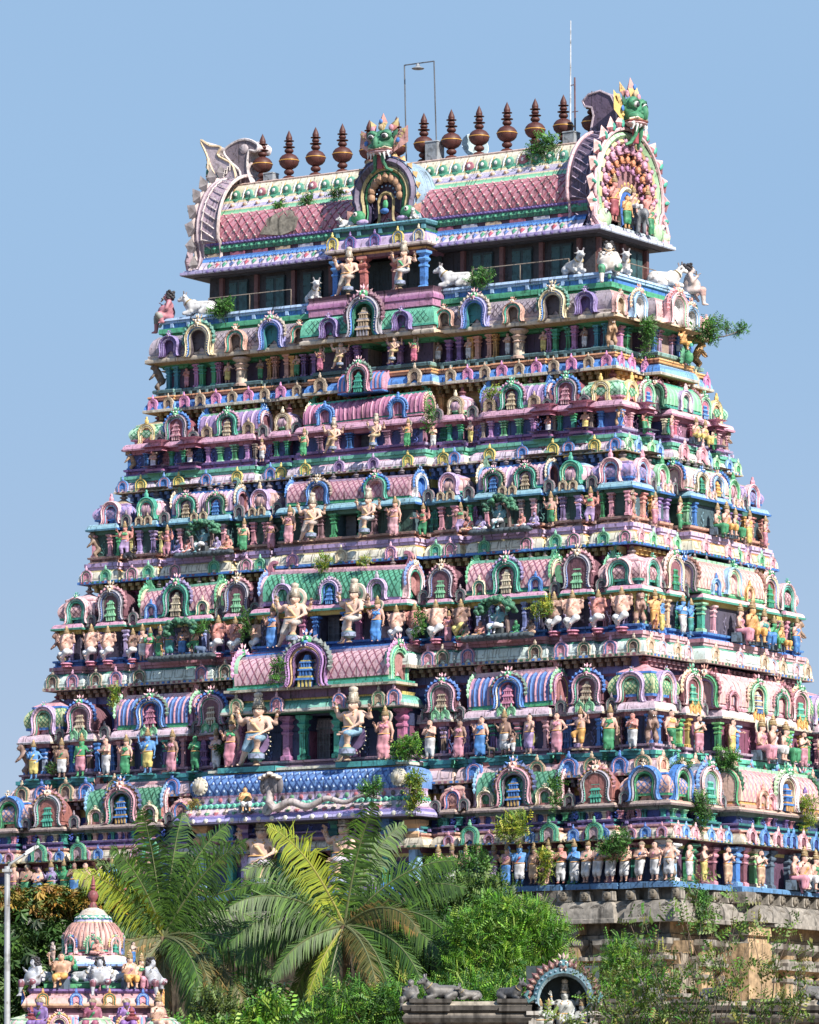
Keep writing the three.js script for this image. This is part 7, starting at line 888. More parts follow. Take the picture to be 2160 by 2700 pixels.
row('s3', 'on turquoise front ledge', 0, 15.37, 7.3, 1.42, [[-13.9, 'bless Byyc', { base: K.dteal }], [-12.5, 'stand Dwgc', { base: K.dteal }], [-11.58, 'reach Gppc', { base: K.dteal }], [-10.31, 'fold Pwgb', { base: K.dteal }], [-9.38, 'lady Pggc', { halo: 1, base: K.dteal }], [-8.27, 'four Byyc', { h: 1.55, base: K.dteal }], [-7.12, 'lady Dppc', { base: K.dteal }], [-5.98, 'pray Ggnb', { base: K.dteal }], [-4.96, 'fold Pwwc', { base: K.dteal }],
  [4.95, 'pray Pwwb', { beard: 1, h: 1.5, base: K.dteal }], [6.25, 'lady Dppb', { base: K.dteal }], [7.2, 'lady Pbbb', { h: 1.5, base: K.dteal }], [8.3, 'stand Dwnc', { h: 1.5, base: K.dteal }], [8.75, 'dance Dwwb', { h: 0.85, out: 7.45, label: 'small child statue with raised arm beside the hunter on the turquoise ledge', base: K.dteal }], [9.36, 'reach Pllb', { h: 1.5, base: K.dteal }], [10.6, 'lady2 Pppb', { h: 1.5, base: K.dteal }], [11.65, 'dance Poow', { hat: 'crown', h: 1.35, dy: 0.12, base: K.beige }], [12.85, 'lady Pggc', { base: K.dteal }], [13.9, 'pray Rwwb', { h: 1.35, base: K.dteal }]], gf('on the turquoise front ledge'));
row('s3r', 'on turquoise right ledge', 1, 15.37, 14.95, 1.42, [[6.3, 'lift Pgob', { base: K.teal }], [4.2, 'pray Ppgb', { beard: 1, base: K.teal }], [2.3, 'reach Pyyb', { out: 15.3, base: K.teal }], [0.1, 'sitw Pppc', { out: 15.35, h: 1.75, halo: 1.1 }], [-0.75, 'sit Pwwc', { out: 15.35, h: 1.9, halo: 1.1 }], [-1.8, 'sitw Pggc', { out: 15.35, h: 1.75 }], [-4.0, 'pray Ppgb', { beard: 1, base: K.teal }], [-5.4, 'lady Pppc', { base: K.teal }]], gf('on the turquoise right ledge'));
const GA = { base: 'lotus', dy: 0.1, sash: '2f8a5c' };
row('s4', 'on blue front ledge', 0, 19.93, 6.5, 1.4, [[-12.84, 'ganesh Pwwc', GA], [-11.61, 'ganesh Pwbc', GA], [-10.8, 'ganesh Pwgc', GA], [-9.56, 'ganesh Dwgc', { ...GA, h: 1.2 }], [-9.1, 'stand Pwwc', { h: 1.25 }], [-8.6, 'lady Gppc', { h: 1.1, out: 6.75 }], [-8.1, 'lady Dggc', { h: 1.15, out: 6.75 }], [-7.6, 'bless Vtth', { h: 1.3, out: 6.75, beard: 1 }], [-7.0, 'reach Dbbb', { h: 1.2, out: 6.75, beard: 1 }], [-6.4, 'dance Pggc', { h: 1.15, out: 6.75 }], [-5.42, 'ganesh Rwwc', GA], [-4.62, 'ganesh Rwgc', GA], [-3.6, 'ganesh Pwbc', { ...GA, h: 1.3 }],
  [3.75, 'ganesh Rwgc', GA], [4.7, 'ganesh Pwwc', { ...GA, h: 1.5 }], [5.25, 'lady Rppc', { h: 1.0 }], [5.85, 'ganesh Dywc', { ...GA, h: 1.45 }], [6.24, 'lotus Dggb', { h: 1.15, dy: -0.03, out: 6.85, beard: 1 }], [6.9, 'lotus Rnnb', { h: 1.1, dy: 0.02, out: 6.8 }], [7.75, 'ease Twwc', { h: 1.5, out: 6.85, hat: 'bun', seat: '3a4448' }], [8.5, 'lotus Gggb', { h: 1.0, dy: 0.02, out: 6.8 }], [9.15, 'lotus Dnnb', { h: 1.0, dy: 0.02, out: 6.8, beard: 1 }], [10.0, 'ganesh Dwbc', GA], [10.8, 'ganesh Pwgc', { ...GA, h: 1.5 }], [11.95, 'ganesh Rwgc', { ...GA, h: 1.45 }], [12.95, 'ganesh Pwbc', { ...GA, h: 1.5 }]], gf('on the blue front ledge'));
row('s4r', 'on blue right ledge', 1, 19.95, 13.9, 1.25, [[5.7, 'four Yooc'], [5.2, 'lady Bybc', { h: 1.1 }], [3.6, 'multi Bwwc', { h: 1.3 }], [3.0, 'four Bttc'], [0.0, 'sitw Pppc', { out: 14.35, h: 1.6 }], [-0.95, 'sit Yooc', { out: 14.35, h: 1.85 }], [-1.9, 'sitw Pbtc', { out: 14.35, h: 1.55 }], [-3.5, 'ease Gggc', { h: 1.4 }], [-4.1, 'sit Yooc', { h: 1.3 }], [-5.3, 'lady Pbbc']], gf('on the blue right ledge'));
row('s5', 'on brown front ledge', 0, 24.13, 5.5, 1.08, [[-10.69, 'multi Rllc', { h: 1.2, dy: 0.15, blouse: K.green }], [-8.6, 'multi Rppc'], [-8.0, 'lotus Vlbb', { h: 1.0, dy: 0.05, out: 5.65, beard: 1 }], [-7.5, 'lotus Rwwb', { h: 1.0, dy: 0.05, out: 5.65, beard: 1 }], [-6.7, 'ease Twwc', { h: 1.25, out: 5.7, hat: 'bun', seat: '3a4448' }], [-6.1, 'lotus Vwwb', { h: 1.0, dy: 0.05, out: 5.65, beard: 1 }], [-5.6, 'lotus Rnnb', { h: 1.05, dy: 0.05, out: 5.65, beard: 1 }], [-4.95, 'lady Pggc'], [-3.6, 'lady2 Dppc'],
  [3.5, 'multi Rggc'], [5.2, 'multi Dllc', { blouse: K.green }], [5.65, 'lotus Rnwb', { h: 1.0, dy: 0.05, out: 5.65, beard: 1 }], [6.2, 'lotus Vwwb', { h: 1.0, dy: 0.05, out: 5.65 }], [7.1, 'ease Twwc', { h: 1.25, out: 5.7, hat: 'bun', seat: '3a4448' }], [8.05, 'lotus Rwnb', { h: 0.95, dy: 0.05, out: 5.65, beard: 1 }], [8.6, 'lotus Vlwb', { h: 0.95, dy: 0.05, out: 5.65, beard: 1 }], [9.25, 'four Pggc', { h: 1.15 }], [11.0, 'multi Rllc', { h: 1.2, blouse: K.green }]], gf('on the brown front ledge'));
row('s5r', 'on brown right ledge', 1, 24.13, 12.9, 1.08, [[4.0, 'lady Pppc'], [2.1, 'lady Pggc'], [-0.1, 'sitw Pggc', { out: 13.3, h: 1.3 }], [-0.8, 'sit Pooc', { out: 13.3, h: 1.45 }], [-1.5, 'sitw Pggc', { out: 13.3, h: 1.25 }], [-3.3, 'lady Pyoc'], [-4.6, 'lady Pppc']], gf('on the brown right ledge'));
row('s6', 'on lilac front ledge', 0, 27.75, 4.4, 0.84, [[-10.1, 'fold Pwwb'], [-8.3, 'pray Pwwb'], [-4.8, 'stand Pwwc'], [3.24, 'pray Pwwb'], [4.95, 'fold Pyyb'], [8.45, 'pray Rwwb'], [10.1, 'fold Pyyb']], gf('on the upper lilac ledge'));
row('s6r', 'on lilac right ledge', 1, 27.75, 11.85, 0.88, [[2.95, 'lady Rggb'], [1.5, 'lady Pppb', { out: 12.2 }], [-0.3, 'sit Pyyc', { out: 12.25, h: 1.1 }], [-1.0, 'sitw Pyyc', { out: 12.25, h: 1.05 }], [-2.4, 'lady Pggb']], gf('on the upper lilac right ledge'));
row('s7', 'under the lattice eaves', 0, 31.2, 3.2, 0.84, [[-9.3, 'pray Rppb'], [-7.3, 'reach Pyyb'], [-5.7, 'fold Dggb'], [-3.95, 'pray Pggb'], [2.7, 'stand Dwwb'], [4.1, 'pray Pwwb'], [5.9, 'fold Pwwb'], [7.5, 'pray Pyyb'], [9.35, 'fold Dwwb']], gf('under the lattice eaves'));
// guardians and attendants beside each doorway
const guard = (x, y, z, h, cloth, side, lab, ex = {}) => statue({ pose: 'guard', big: 1, bulk: 1.42, h, skin: 'dcb49c', cloth, sash: 'c8a878', hat: 'tall', club: 1, flip: side, label: lab, group: 'club-bearing guardian statues beside the doorways', ...ex }, [x, y, z], side > 0 ? -0.1 : 0.25);
guard(-2.45, 15.36, 8.25, 2.3, '8ab4d0', -1, 'largest guardian statue in blue shorts left of the grilled doorway', { fan: 1 }); guard(2.0, 15.36, 8.25, 2.3, '86b8d8', 1, 'largest guardian statue in blue shorts right of the grilled doorway', { fan: 1 });
guard(-1.45, 20.0, 7.2, 2.0, 'd0c8c0', -1, 'guardian in white shorts left of the blue-framed fourth-storey door', { halo: 1.5 }); guard(1.35, 20.0, 7.2, 2.0, 'd4ccc4', 1, 'guardian in white shorts right of the blue-framed fourth-storey door', { halo: 1.5 });
guard(-1.45, 24.2, 5.95, 1.55, 'c8b8b0', -1, 'guardian in pale shorts left of the green fifth-storey door'); guard(1.2, 24.2, 5.95, 1.55, 'c0c4cc', 1, 'guardian in pale shorts right of the green fifth-storey door');
guard(-1.05, 27.75, 5.0, 1.12, 'c8a878', -1, 'small guardian in tan left of the sixth-storey door'); guard(0.95, 27.75, 5.0, 1.12, 'c8b888', 1, 'small guardian in tan right of the sixth-storey door');
guard(-1.35, 31.2, 4.05, 1.0, 'd0bc80', -1, 'smallest guardian left of the top door under the lattice eaves'); guard(1.2, 31.2, 4.05, 1.0, 'd0bc80', 1, 'smallest guardian right of the top door under the lattice eaves');
guard(-1.95, 10.42, 8.75, 2.5, 'c0b8c8', -1, 'guardian with tall grey crown left of the dark entrance behind palms'); guard(1.9, 10.42, 8.75, 2.5, 'd0c8e0', 1, 'guardian in white shorts right of the dark entrance behind palms', { halo: 1.2 });
guard(-1.35, 34.12, 3.5, 1.55, 'c8c0b4', -1, 'grey-white guardian between the porch columns, left of the roof door'); guard(1.25, 34.12, 3.5, 1.55, 'd0d4d8', 1, 'white-clad guardian between the porch columns, right of the roof door', { sash: K.green });
const maid = (x, y, z, h, cl, bl, lab) => statue({ pose: 'lady', big: 1, h, skin: 'd4a08a', cloth: cl, blouse: bl, sash: cl, hat: 'crown', halo: 1, label: lab, group: 'attendant women beside the guardians' }, [x, y, z], 0.05);
maid(-3.7, 15.36, 8.15, 1.75, 'c87a90', K.green, 'tall attendant woman in pink left of the largest left guardian'); maid(3.4, 15.36, 8.15, 1.75, 'd48a98', 'c87a90', 'tall attendant woman in pink right of the largest right guardian');
maid(-2.45, 20.0, 7.15, 1.5, '2f7cc8', '2f7cc8', 'attendant woman in a bright blue sari left of the fourth-storey guardian'); maid(2.4, 20.0, 7.15, 1.5, '2f86d4', '2f86d4', 'attendant woman in a bright blue sari right of the fourth-storey guardian');
maid(-2.5, 24.2, 5.9, 1.3, 'c88a98', 'b87a88', 'attendant woman in dusty pink left of the fifth-storey guardian'); maid(2.4, 24.2, 5.9, 1.3, 'd09aa4', 'c08a94', 'attendant woman in dusty pink right of the fifth-storey guardian');
maid(-2.45, 27.75, 4.95, 0.95, K.green, K.green, 'attendant woman in green left of the sixth-storey door'); maid(2.4, 27.75, 4.95, 0.95, '2f9c5c', K.orange, 'attendant woman in green right of the sixth-storey door');
maid(-2.3, 31.2, 4.0, 0.9, 'b0587a', 'c87a60', 'small attendant woman in crimson left of the top door'); maid(2.1, 31.2, 4.0, 0.9, 'c05878', K.green, 'small attendant woman in crimson right of the top door');
statue({ pose: 'ganesh', h: 1.35, skin: 'd8a893', cloth: CL.w[0], sash: CL.g[0], hat: 'crown', label: 'elephant-headed god right of the woman in the bright blue sari', group: gf('on the blue front ledge') }, [3.3, 20.0, 7.1], 0);
statue({ pose: 'ease', h: 1.1, skin: SK.Y[0], cloth: CL.o[0], sash: CL.o[0], hat: 'crown', label: 'golden god riding a green peacock on the upper right face', group: gf('on the right face') }, [11.5, 31.4, -0.6], PI / 2);
{ const t = thing('peacock_statue', 'green peacock with spread tail under the golden god', 'statue', null, [11.75, 30.75, -0.6], PI / 2); const q = new MB(); q.blob(0, 0.4, 0, 0.16, 0.26, 0.22, K.green, 8, 6); q.blob(0, 0.85, 0.12, 0.08, 0.1, 0.09, K.teal, 7, 5); q.tube([[0, 0.5, 0.1], [0, 0.7, 0.16], [0, 0.86, 0.12]], 0.06, 6, K.blue); const o = q.build('body', t); const w = new MB(); for (let i = 0; i < 13; i++) { const a = -0.3 + (PI + 0.6) * i / 12; w.leaf([0.12 * cos(a), 0.3 + 0.12 * sin(a), -0.1], [0.48 * cos(a), 0.32 + 0.55 * sin(a), -0.14], 0.25, 0.04, '4f9a70', '2a6a50'); } w.build('tail', t); }
// the lions that rear at the corners
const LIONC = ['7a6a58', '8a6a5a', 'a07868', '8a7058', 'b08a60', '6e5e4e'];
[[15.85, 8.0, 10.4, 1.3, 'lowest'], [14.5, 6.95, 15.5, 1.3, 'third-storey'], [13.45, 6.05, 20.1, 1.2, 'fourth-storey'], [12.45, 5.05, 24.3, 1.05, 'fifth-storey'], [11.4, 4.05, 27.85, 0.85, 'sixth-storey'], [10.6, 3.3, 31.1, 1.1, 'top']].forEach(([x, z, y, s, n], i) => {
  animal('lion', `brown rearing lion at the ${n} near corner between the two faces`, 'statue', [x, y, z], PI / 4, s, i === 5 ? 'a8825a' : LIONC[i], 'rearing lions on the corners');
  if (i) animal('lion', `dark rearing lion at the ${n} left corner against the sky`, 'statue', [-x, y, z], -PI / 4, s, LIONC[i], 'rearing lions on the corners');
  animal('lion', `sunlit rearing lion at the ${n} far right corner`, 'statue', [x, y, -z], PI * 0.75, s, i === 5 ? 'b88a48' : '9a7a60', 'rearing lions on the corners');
});
// bulls and dwarfs round the roof terrace
const WB = 'cfd0d0';
animal('bull', 'white spotted bull lying left of the roof porch columns', 'statue', [-3.25, 34.1, 3.0], 0.75, 1.15, WB, 'white bulls on the roof terrace');
animal('bull', 'white bull lying right of the blue porch column, head left', 'statue', [3.35, 34.1, 3.0], -1.35, 1.25, WB, 'white bulls on the roof terrace');
animal('bull', 'white bull lying left of the seated dwarf on the near corner', 'statue', [8.75, 34.1, 2.95], 0.95, 1.2, WB, 'white bulls on the roof terrace');
animal('bull', 'white bull lying right of the seated dwarf on the near corner', 'statue', [10.2, 34.1, 1.75], 0.75, 1.2, 'd8d4d0', 'white bulls on the roof terrace');
animal('bull', 'white bull lying at the far right end of the terrace', 'statue', [10.25, 34.1, -1.5], 2.6, 1.3, 'd8d4d0', 'white bulls on the roof terrace');
animal('bull', 'white spotted bull lying beside the dwarf at the left end of the terrace', 'statue', [-8.9, 34.1, 2.95], -1.35, 1.25, WB, 'white bulls on the roof terrace');
animal('bull', 'small white bull on the porch cornice left of the front mask gable', 'statue', [-1.7, 36.92, 3.0], -1.1, 0.62, WB, 'small bulls on the porch cornice'); animal('bull', 'small white bull on the porch cornice right of the front mask gable', 'statue', [1.45, 36.92, 3.0], 0.4, 0.62, WB, 'small bulls on the porch cornice');
const dwarf = (x, z, turn, skin, cloth, lab) => { const t = statue({ pose: 'dwarf', big: 1, h: 1.95, skin, cloth, sash: null, hat: 'curly', label: lab, group: 'potbellied dwarfs seated on the terrace corners' }, [x, 33.62, z], turn); const m = new MB(); m.tube([[-0.1, 0.66, 0.12], [0, 0.6, 0.17], [0.1, 0.66, 0.12]], 0.012, 4, 'a08050'); m.blob(0, 0.665, 0.155, 0.045, 0.012, 0.012, K.black, 7, 4); const o = meshOf('moustache', m.geom(0.9), paint, t); o.scale.setScalar(1.95); return t; };
dwarf(10.3, 3.0, 0.62, 'd8d2ca', '3f9a70', 'white potbellied moustached dwarf seated on the near terrace corner'); dwarf(10.45, -2.9, 2.3, 'd0bcb4', 'd0a8a0', 'white potbellied dwarf seated on the far right terrace corner'); dwarf(-10.35, 2.95, -0.95, 'b8707c', '8a9088', 'pink potbellied dwarf seated on the left terrace corner');
// other figures that ride, hunt or lie among the statues
animal('bull', 'dark buffalo under the many-armed goddess at the left of the brown ledge', 'statue', [-10.3, 24.14, 5.7], 1.2, 0.62, '2a282c'); animal('deer', 'small tan deer between the figures on the blue ledge', 'statue', [-7.75, 19.98, 7.05], 0.3, 0.5, 'b8864a'); animal('elephant', 'small blue-grey elephant lying right of the tan deer', 'statue', [-6.0, 19.9, 6.9], -1.2, 0.5, '4a6488'); animal('deer', 'dark horned deer beside the hunter on the turquoise ledge', 'statue', [7.75, 15.36, 7.4], -0.4, 0.6, '5a5044'); animal('deer', 'orange deer beside the golden god on the blue right ledge', 'statue', [14.1, 19.96, 6.0], 0.8, 0.6, 'c87a58');
animal('elephant', 'grey elephant carrying the crowned god in the right gable', 'statue', [9.75, 36.05, -0.15], 1.2, 1.05, '6a7078');
statue({ pose: 'sit', h: 1.15, skin: SK.P[0], cloth: CL.w[0], sash: CL.y[0], hat: 'crown', label: 'crowned god riding the grey elephant in the right gable' }, [9.72, 36.75, 0.15], 1.4);
statue({ pose: 'stand', h: 1.3, skin: SK.Y[0], cloth: CL.g[0], sash: CL.o[0], hat: 'bun', label: 'attendant in green left of the elephant in the right gable' }, [9.85, 36.05, 0.85], 1.3); statue({ pose: 'lady', h: 1.2, skin: SK.P[0], cloth: CL.g[0], blouse: CL.g[0], sash: CL.g[0], hat: 'bun', label: 'woman in green right of the elephant in the right gable' }, [9.9, 36.05, -0.85], 1.5);
statue({ pose: 'bless', h: 1.6, skin: SK.R[0], cloth: CL.r[0], hat: 'crown', sash: CL.o[0], label: 'large rosy figure on the left inside the right gable' }, [9.5, 36.3, 1.25], 1.5); statue({ pose: 'dance', h: 1.5, skin: SK.R[0], cloth: CL.p[0], hat: 'crown', sash: CL.r[0], label: 'large rosy dancer on the right inside the right gable' }, [9.5, 36.3, -1.3], 1.5);
// sculpted trees that shade the seated gods, with rocks below
const stuccoTree = (x, y, z, f, s, lab) => { const t = thing('stucco_tree', lab, 'stucco tree', 'stucco trees over the seated gods', f ? [z, y, x] : [x, y, z], f * PI / 2); const tk = new MB(); tk.tube([[0.42, 0, -0.05], [0.36, 0.5, -0.06], [0.3, 0.9, -0.04], [0.1, 1.15, 0]], (u) => 0.085 - 0.02 * u, 7, '6a5048'); tk.tube([[0.3, 0.9, -0.04], [0.45, 1.15, 0]], 0.05, 6, '6a5048'); const tr0 = tk.build('trunk', t); const cr = new MB(); for (let i = 0; i < 90; i++) { const a = rr(-0.2, PI + 0.2), r = rr(0.45, 0.72); cr.blob(r * cos(a) * 1.1, 0.95 + r * sin(a) * 0.72, rr(-0.15, 0.32), 0.11, 0.085, 0.1, pick(['1f6a4a', '2a7a54', '185a40', '3a8a60']), 6, 4); } const c = cr.build('crown', t); t.scale.setScalar(s); const rk = new MB(); for (let i = 0; i < 12; i++) rk.blob(-1.3 + i * 0.24, 0.0, 0.1, 0.26, 0.13, 0.22, pick(['3c4a50', '465660', '34424a']), 7, 5); rk.build('rock', t); };
stuccoTree(7.75, 19.92, 6.9, 0, 1.05, 'dark green stucco tree over the seated god right on the blue ledge'); stuccoTree(-6.9, 19.92, 6.85, 0, 1.05, 'dark green stucco tree over the hunting group left on the blue ledge'); stuccoTree(7.15, 24.1, 5.72, 0, 0.92, 'dark green stucco tree over the seated god right on the brown ledge'); stuccoTree(-6.65, 24.1, 5.72, 0, 0.92, 'dark green stucco tree over the seated god left on the brown ledge');
// five-headed serpent and sage on the blue porch roof
{ const t = thing('serpent_statue', 'grey many-hooded cobra lying along the blue porch roof', 'statue', null, [-0.7, 13.4, 9.3]); const q = new MB(), p = []; for (let i = 0; i <= 40; i++) { const u = i / 40; p.push([0.2 + u * 4.4, 0.28 + 0.13 * sin(u * 17) * (1 - 0.3 * u) + 0.25 * u, 0.1 - 0.25 * u]); } q.tube([[-0.1, 1.15, 0.18], [-0.2, 0.85, 0.2], [-0.22, 0.45, 0.25], [0, 0.2, 0.25], ...p], (u) => 0.17 - 0.11 * u, 9, 'b4a8a4'); q.build('body', t); const h = new MB(); for (let i = -2; i <= 2; i++) { h.blob(-0.1 + i * 0.19, 1.18 - abs(i) * 0.05, 0.28, 0.17, 0.42 - abs(i) * 0.04, 0.09, i % 2 ? '8a8488' : '6a6468', 8, 6); h.blob(-0.1 + i * 0.2, 1.52 - abs(i) * 0.08, 0.4, 0.12, 0.09, 0.18, 'cfc4b8', 8, 5); } h.build('hood', t);
  statue({ pose: 'sit', h: 1.25, skin: SK.Y[0], cloth: CL.w[0], sash: CL.g[0], hat: 'bun', label: 'small seated sage left of the cobra on the blue porch roof' }, [-2.2, 13.5, 9.35], 0.8); const d = thing('shield_disc', 'round grey shield disc left of the cobra coil', 'disc', null, [-1.15, 13.6, 9.32]); const m = new MB(); m.lathe([[0, 0.05, 'a8a49c'], [0.17, 0.05, 'b8b0a4'], [0.26, 0.02, '8a8680'], [0.26, -0.02, '8a8680'], [0, -0.02, '8a8680']], 16); m.build('disc', d).rotation.x = PI / 2 - 0.3; }

// ---------- ground and vegetation ----------
{ const g = new THREE.PlaneGeometry(6000, 6000, 1, 1); g.rotateX(-PI / 2); const t = stoneT.clone(); t.repeat.set(900, 900); t.needsUpdate = true; const o = meshOf('ground', g, new THREE.MeshStandardMaterial({ name: 'dry_earth', color: new THREE.Color(0.3, 0.24, 0.17), map: t, roughness: 1 })); o.position.y = -1.6; o.userData.kind = 'structure'; }
const leafMat = (h, tr = 0.35) => { const c = C(h); return new THREE.MeshPhysicalMaterial({ name: 'leaf', color: new THREE.Color(...c), roughness: 0.55, transmission: tr, thickness: 0, side: THREE.DoubleSide }); };
const bark = new THREE.MeshStandardMaterial({ name: 'bark', color: new THREE.Color(0.2, 0.15, 0.11), map: stoneT, bumpMap: bumpT, bumpScale: 0.03, roughness: 0.95 });
const LM = { white: leafMat('ffffff', 0.3), palm: new THREE.MeshPhysicalMaterial({ name: 'palm_leaf', vertexColors: true, roughness: 0.58, transmission: 0.3, thickness: 0, side: THREE.DoubleSide }) };
// a coconut palm: each frond is its own rib with drooping leaflets; angle and length in the plane that faces the road
function palm(label, pos, fronds) {
  const t = thing('coconut_palm', label, 'palm tree', null, [pos[0], -1.6, pos[2]], AZ), H = pos[1] + 1.6;
  const tk = new MB(), tp = []; for (let i = 0; i <= 24; i++) { const u = i / 24; tp.push([0.4 * sin(u * 2) - 0.364 * u, H * u, 0]); } tk.tube(tp, (u) => 0.2 - 0.06 * u + 0.012 * sin(u * 170), 9, K.brown); meshOf('trunk', tk.geom(0.9), bark, t);
  for (const [deg, L, tone = 0, dep = rr(-0.5, 0.5)] of [...fronds, ...[...Array(12).keys()].map((i) => [i % 2 ? rr(-70, 62) : rr(138, 250), rr(3, 4.2), i % 4 === 3 ? 2 : 0, rr(0.5, 1.1) * (i % 2 ? 1 : -1)])]) {
    const a = deg * PI / 180, mb = new MB(), n = 26, P = []; let d = V3(cos(a) * cos(dep), sin(a) * cos(dep) + 0.12, sin(dep)).normalize(), p = V3(0, H, 0);
    const sag = rr(0.7, 1.25) * (0.55 + 0.6 * abs(cos(a)));
    for (let i = 0; i <= n; i++) { P.push(p.clone()); d.y -= sag * 0.052 * (0.3 + i / n * 1.5); d.normalize(); p = p.clone().addScaledVector(d, L / n); }
    const rib = tone === 1 ? 'a8a034' : '6a7434', shades = tone === 1 ? ['8a9a24', '9aa62a', '748a24'] : tone === 2 ? ['465222', '6e6430', '545826'] : ['34581a', '41681e', '507822', '2c4e1a'];
    mb.tube(P.map((q) => [q.x, q.y, q.z]), (u) => 0.045 * (1 - u * 0.85), 5, rib, false);
    const roll = rr(-0.5, 0.5), m = 76;
    for (let i = 4; i < m; i++) for (const s of [-1, 1]) { const u = i / m, k = min(n - 1, Math.floor(u * n)), f = u * n - k, c = P[k].clone().lerp(P[k + 1], f), ax = P[k + 1].clone().sub(P[k]).normalize();
      const sd = V3().crossVectors(ax, V3(sin(roll), 0.25, cos(roll))).normalize().multiplyScalar(s), len = L * 0.22 * Math.pow(sin(PI * (0.1 + 0.88 * u)), 0.6) * rr(0.85, 1.1);
      const dir = sd.clone().multiplyScalar(0.62).addScaledVector(ax, 0.5 + rr(-0.12, 0.12)).add(V3(rr(-0.08, 0.08), -0.4 * rr(0.5, 1.4), rr(-0.08, 0.08))).normalize(), f2 = rr(0.75, 1.25), col = RAW(pick(shades)).map((v) => v * f2), w = 0.027 * rr(0.8, 1.2);
      const e = c.clone().addScaledVector(dir, len * 0.55), dr = dir.clone().add(V3(0, -1.0 * rr(0.6, 1.3), 0)).normalize(), g = e.clone().addScaledVector(dr, len * 0.55), x = ax.clone().multiplyScalar(w), A3 = (v) => [v.x, v.y, v.z];
      mb.q(A3(c.clone().sub(x)), A3(c.clone().add(x)), A3(e.clone().add(x)), A3(e.clone().sub(x)), col); mb.t(A3(e.clone().sub(x)), A3(e.clone().add(x)), A3(g), tone === 2 && rnd() < 0.5 ? RAW('9a7a40') : col); }
    meshOf('frond', mb.geom(0.6), LM.palm, t);
  }
  for (let i = 0; i < 9; i++) { const q = new MB(); q.blob(0, 0, 0, 0.13, 0.16, 0.13, pick(['4a5a24', '56602a', '6a6430']), 8, 6); const o = q.build('coconut', t); const a = rr(0, 2 * PI); o.position.set(0.32 * cos(a), H - rr(0.35, 0.7), 0.25 * sin(a) - 0.05); }
  return t;
}
palm('tall coconut palm on the left, right of the small shrine tower', [11.29, 7.52, 33.56], [[97, 4.3, 0, 0.1], [111, 3.7], [84, 4.4, 0, -0.2], [70, 4.4], [57, 4.5, 0, 0.3], [42, 4.6, 0, 0.2], [33, 4.4, 0, -0.3], [132, 4.0, 1, 0.35], [122, 3.4], [14, 4.4], [3, 4.4, 0, 0.4], [-10, 4.2, 0, 0.2], [-24, 4.2, 2, 0.5], [-38, 3.8, 2, 0.6], [155, 2.8], [185, 2.6, 2], [215, 2.6, 2], [240, 2.6, 2, 0.4], [-62, 3.2, 0, 0.3], [-88, 2.6, 2, 0.2], [65, 3.6, 0, -0.9], [110, 3.2, 0, -0.9]]);
palm('second coconut palm in front of the dark entrance', [17.43, 7.8, 31.98], [[118, 4.4, 1, 0.3], [128, 4.2, 0, 0.2], [140, 4.2, 0, -0.2], [80, 4.3, 0, 0.2], [70, 4.2, 0, -0.2], [43, 4.5, 0, 0.2], [33, 4.4], [20, 4.4, 0, 0.35], [6, 4.2, 0, 0.5], [-8, 4.0], [152, 4.4, 0, 0.4], [166, 4.2, 0, 0.3], [180, 4.0], [200, 3.2], [238, 2.9, 1, 0.3], [254, 2.9, 0, 0.5], [-26, 3.2, 1, 0.4], [-46, 2.9], [60, 3.4, 0, -0.9], [120, 3.2, 0, -0.9]]);
// a leaf spray: a twig with leaves on both sides
const spray = {}; function sprayGeom(kind) { return (spray[kind] ??= (() => { const p = [], n = kind === 'neem' ? 11 : kind === 'mango' ? 9 : 8;
  for (let i = 0; i < n; i++) { const u = i / n, s = i % 2 ? 1 : -1, L = kind === 'neem' ? 0.16 : kind === 'mango' ? 0.34 : 0.2, w = L * (kind === 'mango' ? 0.17 : kind === 'neem' ? 0.2 : 0.27); const a = kind === 'mango' ? i * 2.4 : s * 0.95, b = [0, u * (kind === 'mango' ? 0.15 : 0.5), kind === 'mango' ? 0 : 0.02 * s], d = kind === 'mango' ? [cos(a) * 0.85, -0.35, sin(a) * 0.85] : [sin(a), cos(a) * 0.8, 0.25 * sin(i * 3.1)];
    const t = [b[0] + d[0] * L, b[1] + d[1] * L - L * 0.15, b[2] + d[2] * L], m = [(b[0] + t[0]) / 2, (b[1] + t[1]) / 2 + L * 0.06, (b[2] + t[2]) / 2], q = kind === 'mango' ? [-sin(a) * w, 0, cos(a) * w] : [cos(a) * w * 0.9, -sin(a) * w * 0.6, w * 0.5];
    const l = m.map((v, k) => v + q[k]), r = m.map((v, k) => v - q[k]); p.push(...b, ...r, ...t, ...b, ...t, ...l); }
  const g = new THREE.BufferGeometry(); g.setAttribute('position', new THREE.Float32BufferAttribute(p, 3)); g.computeVertexNormals(); return g; })()); }
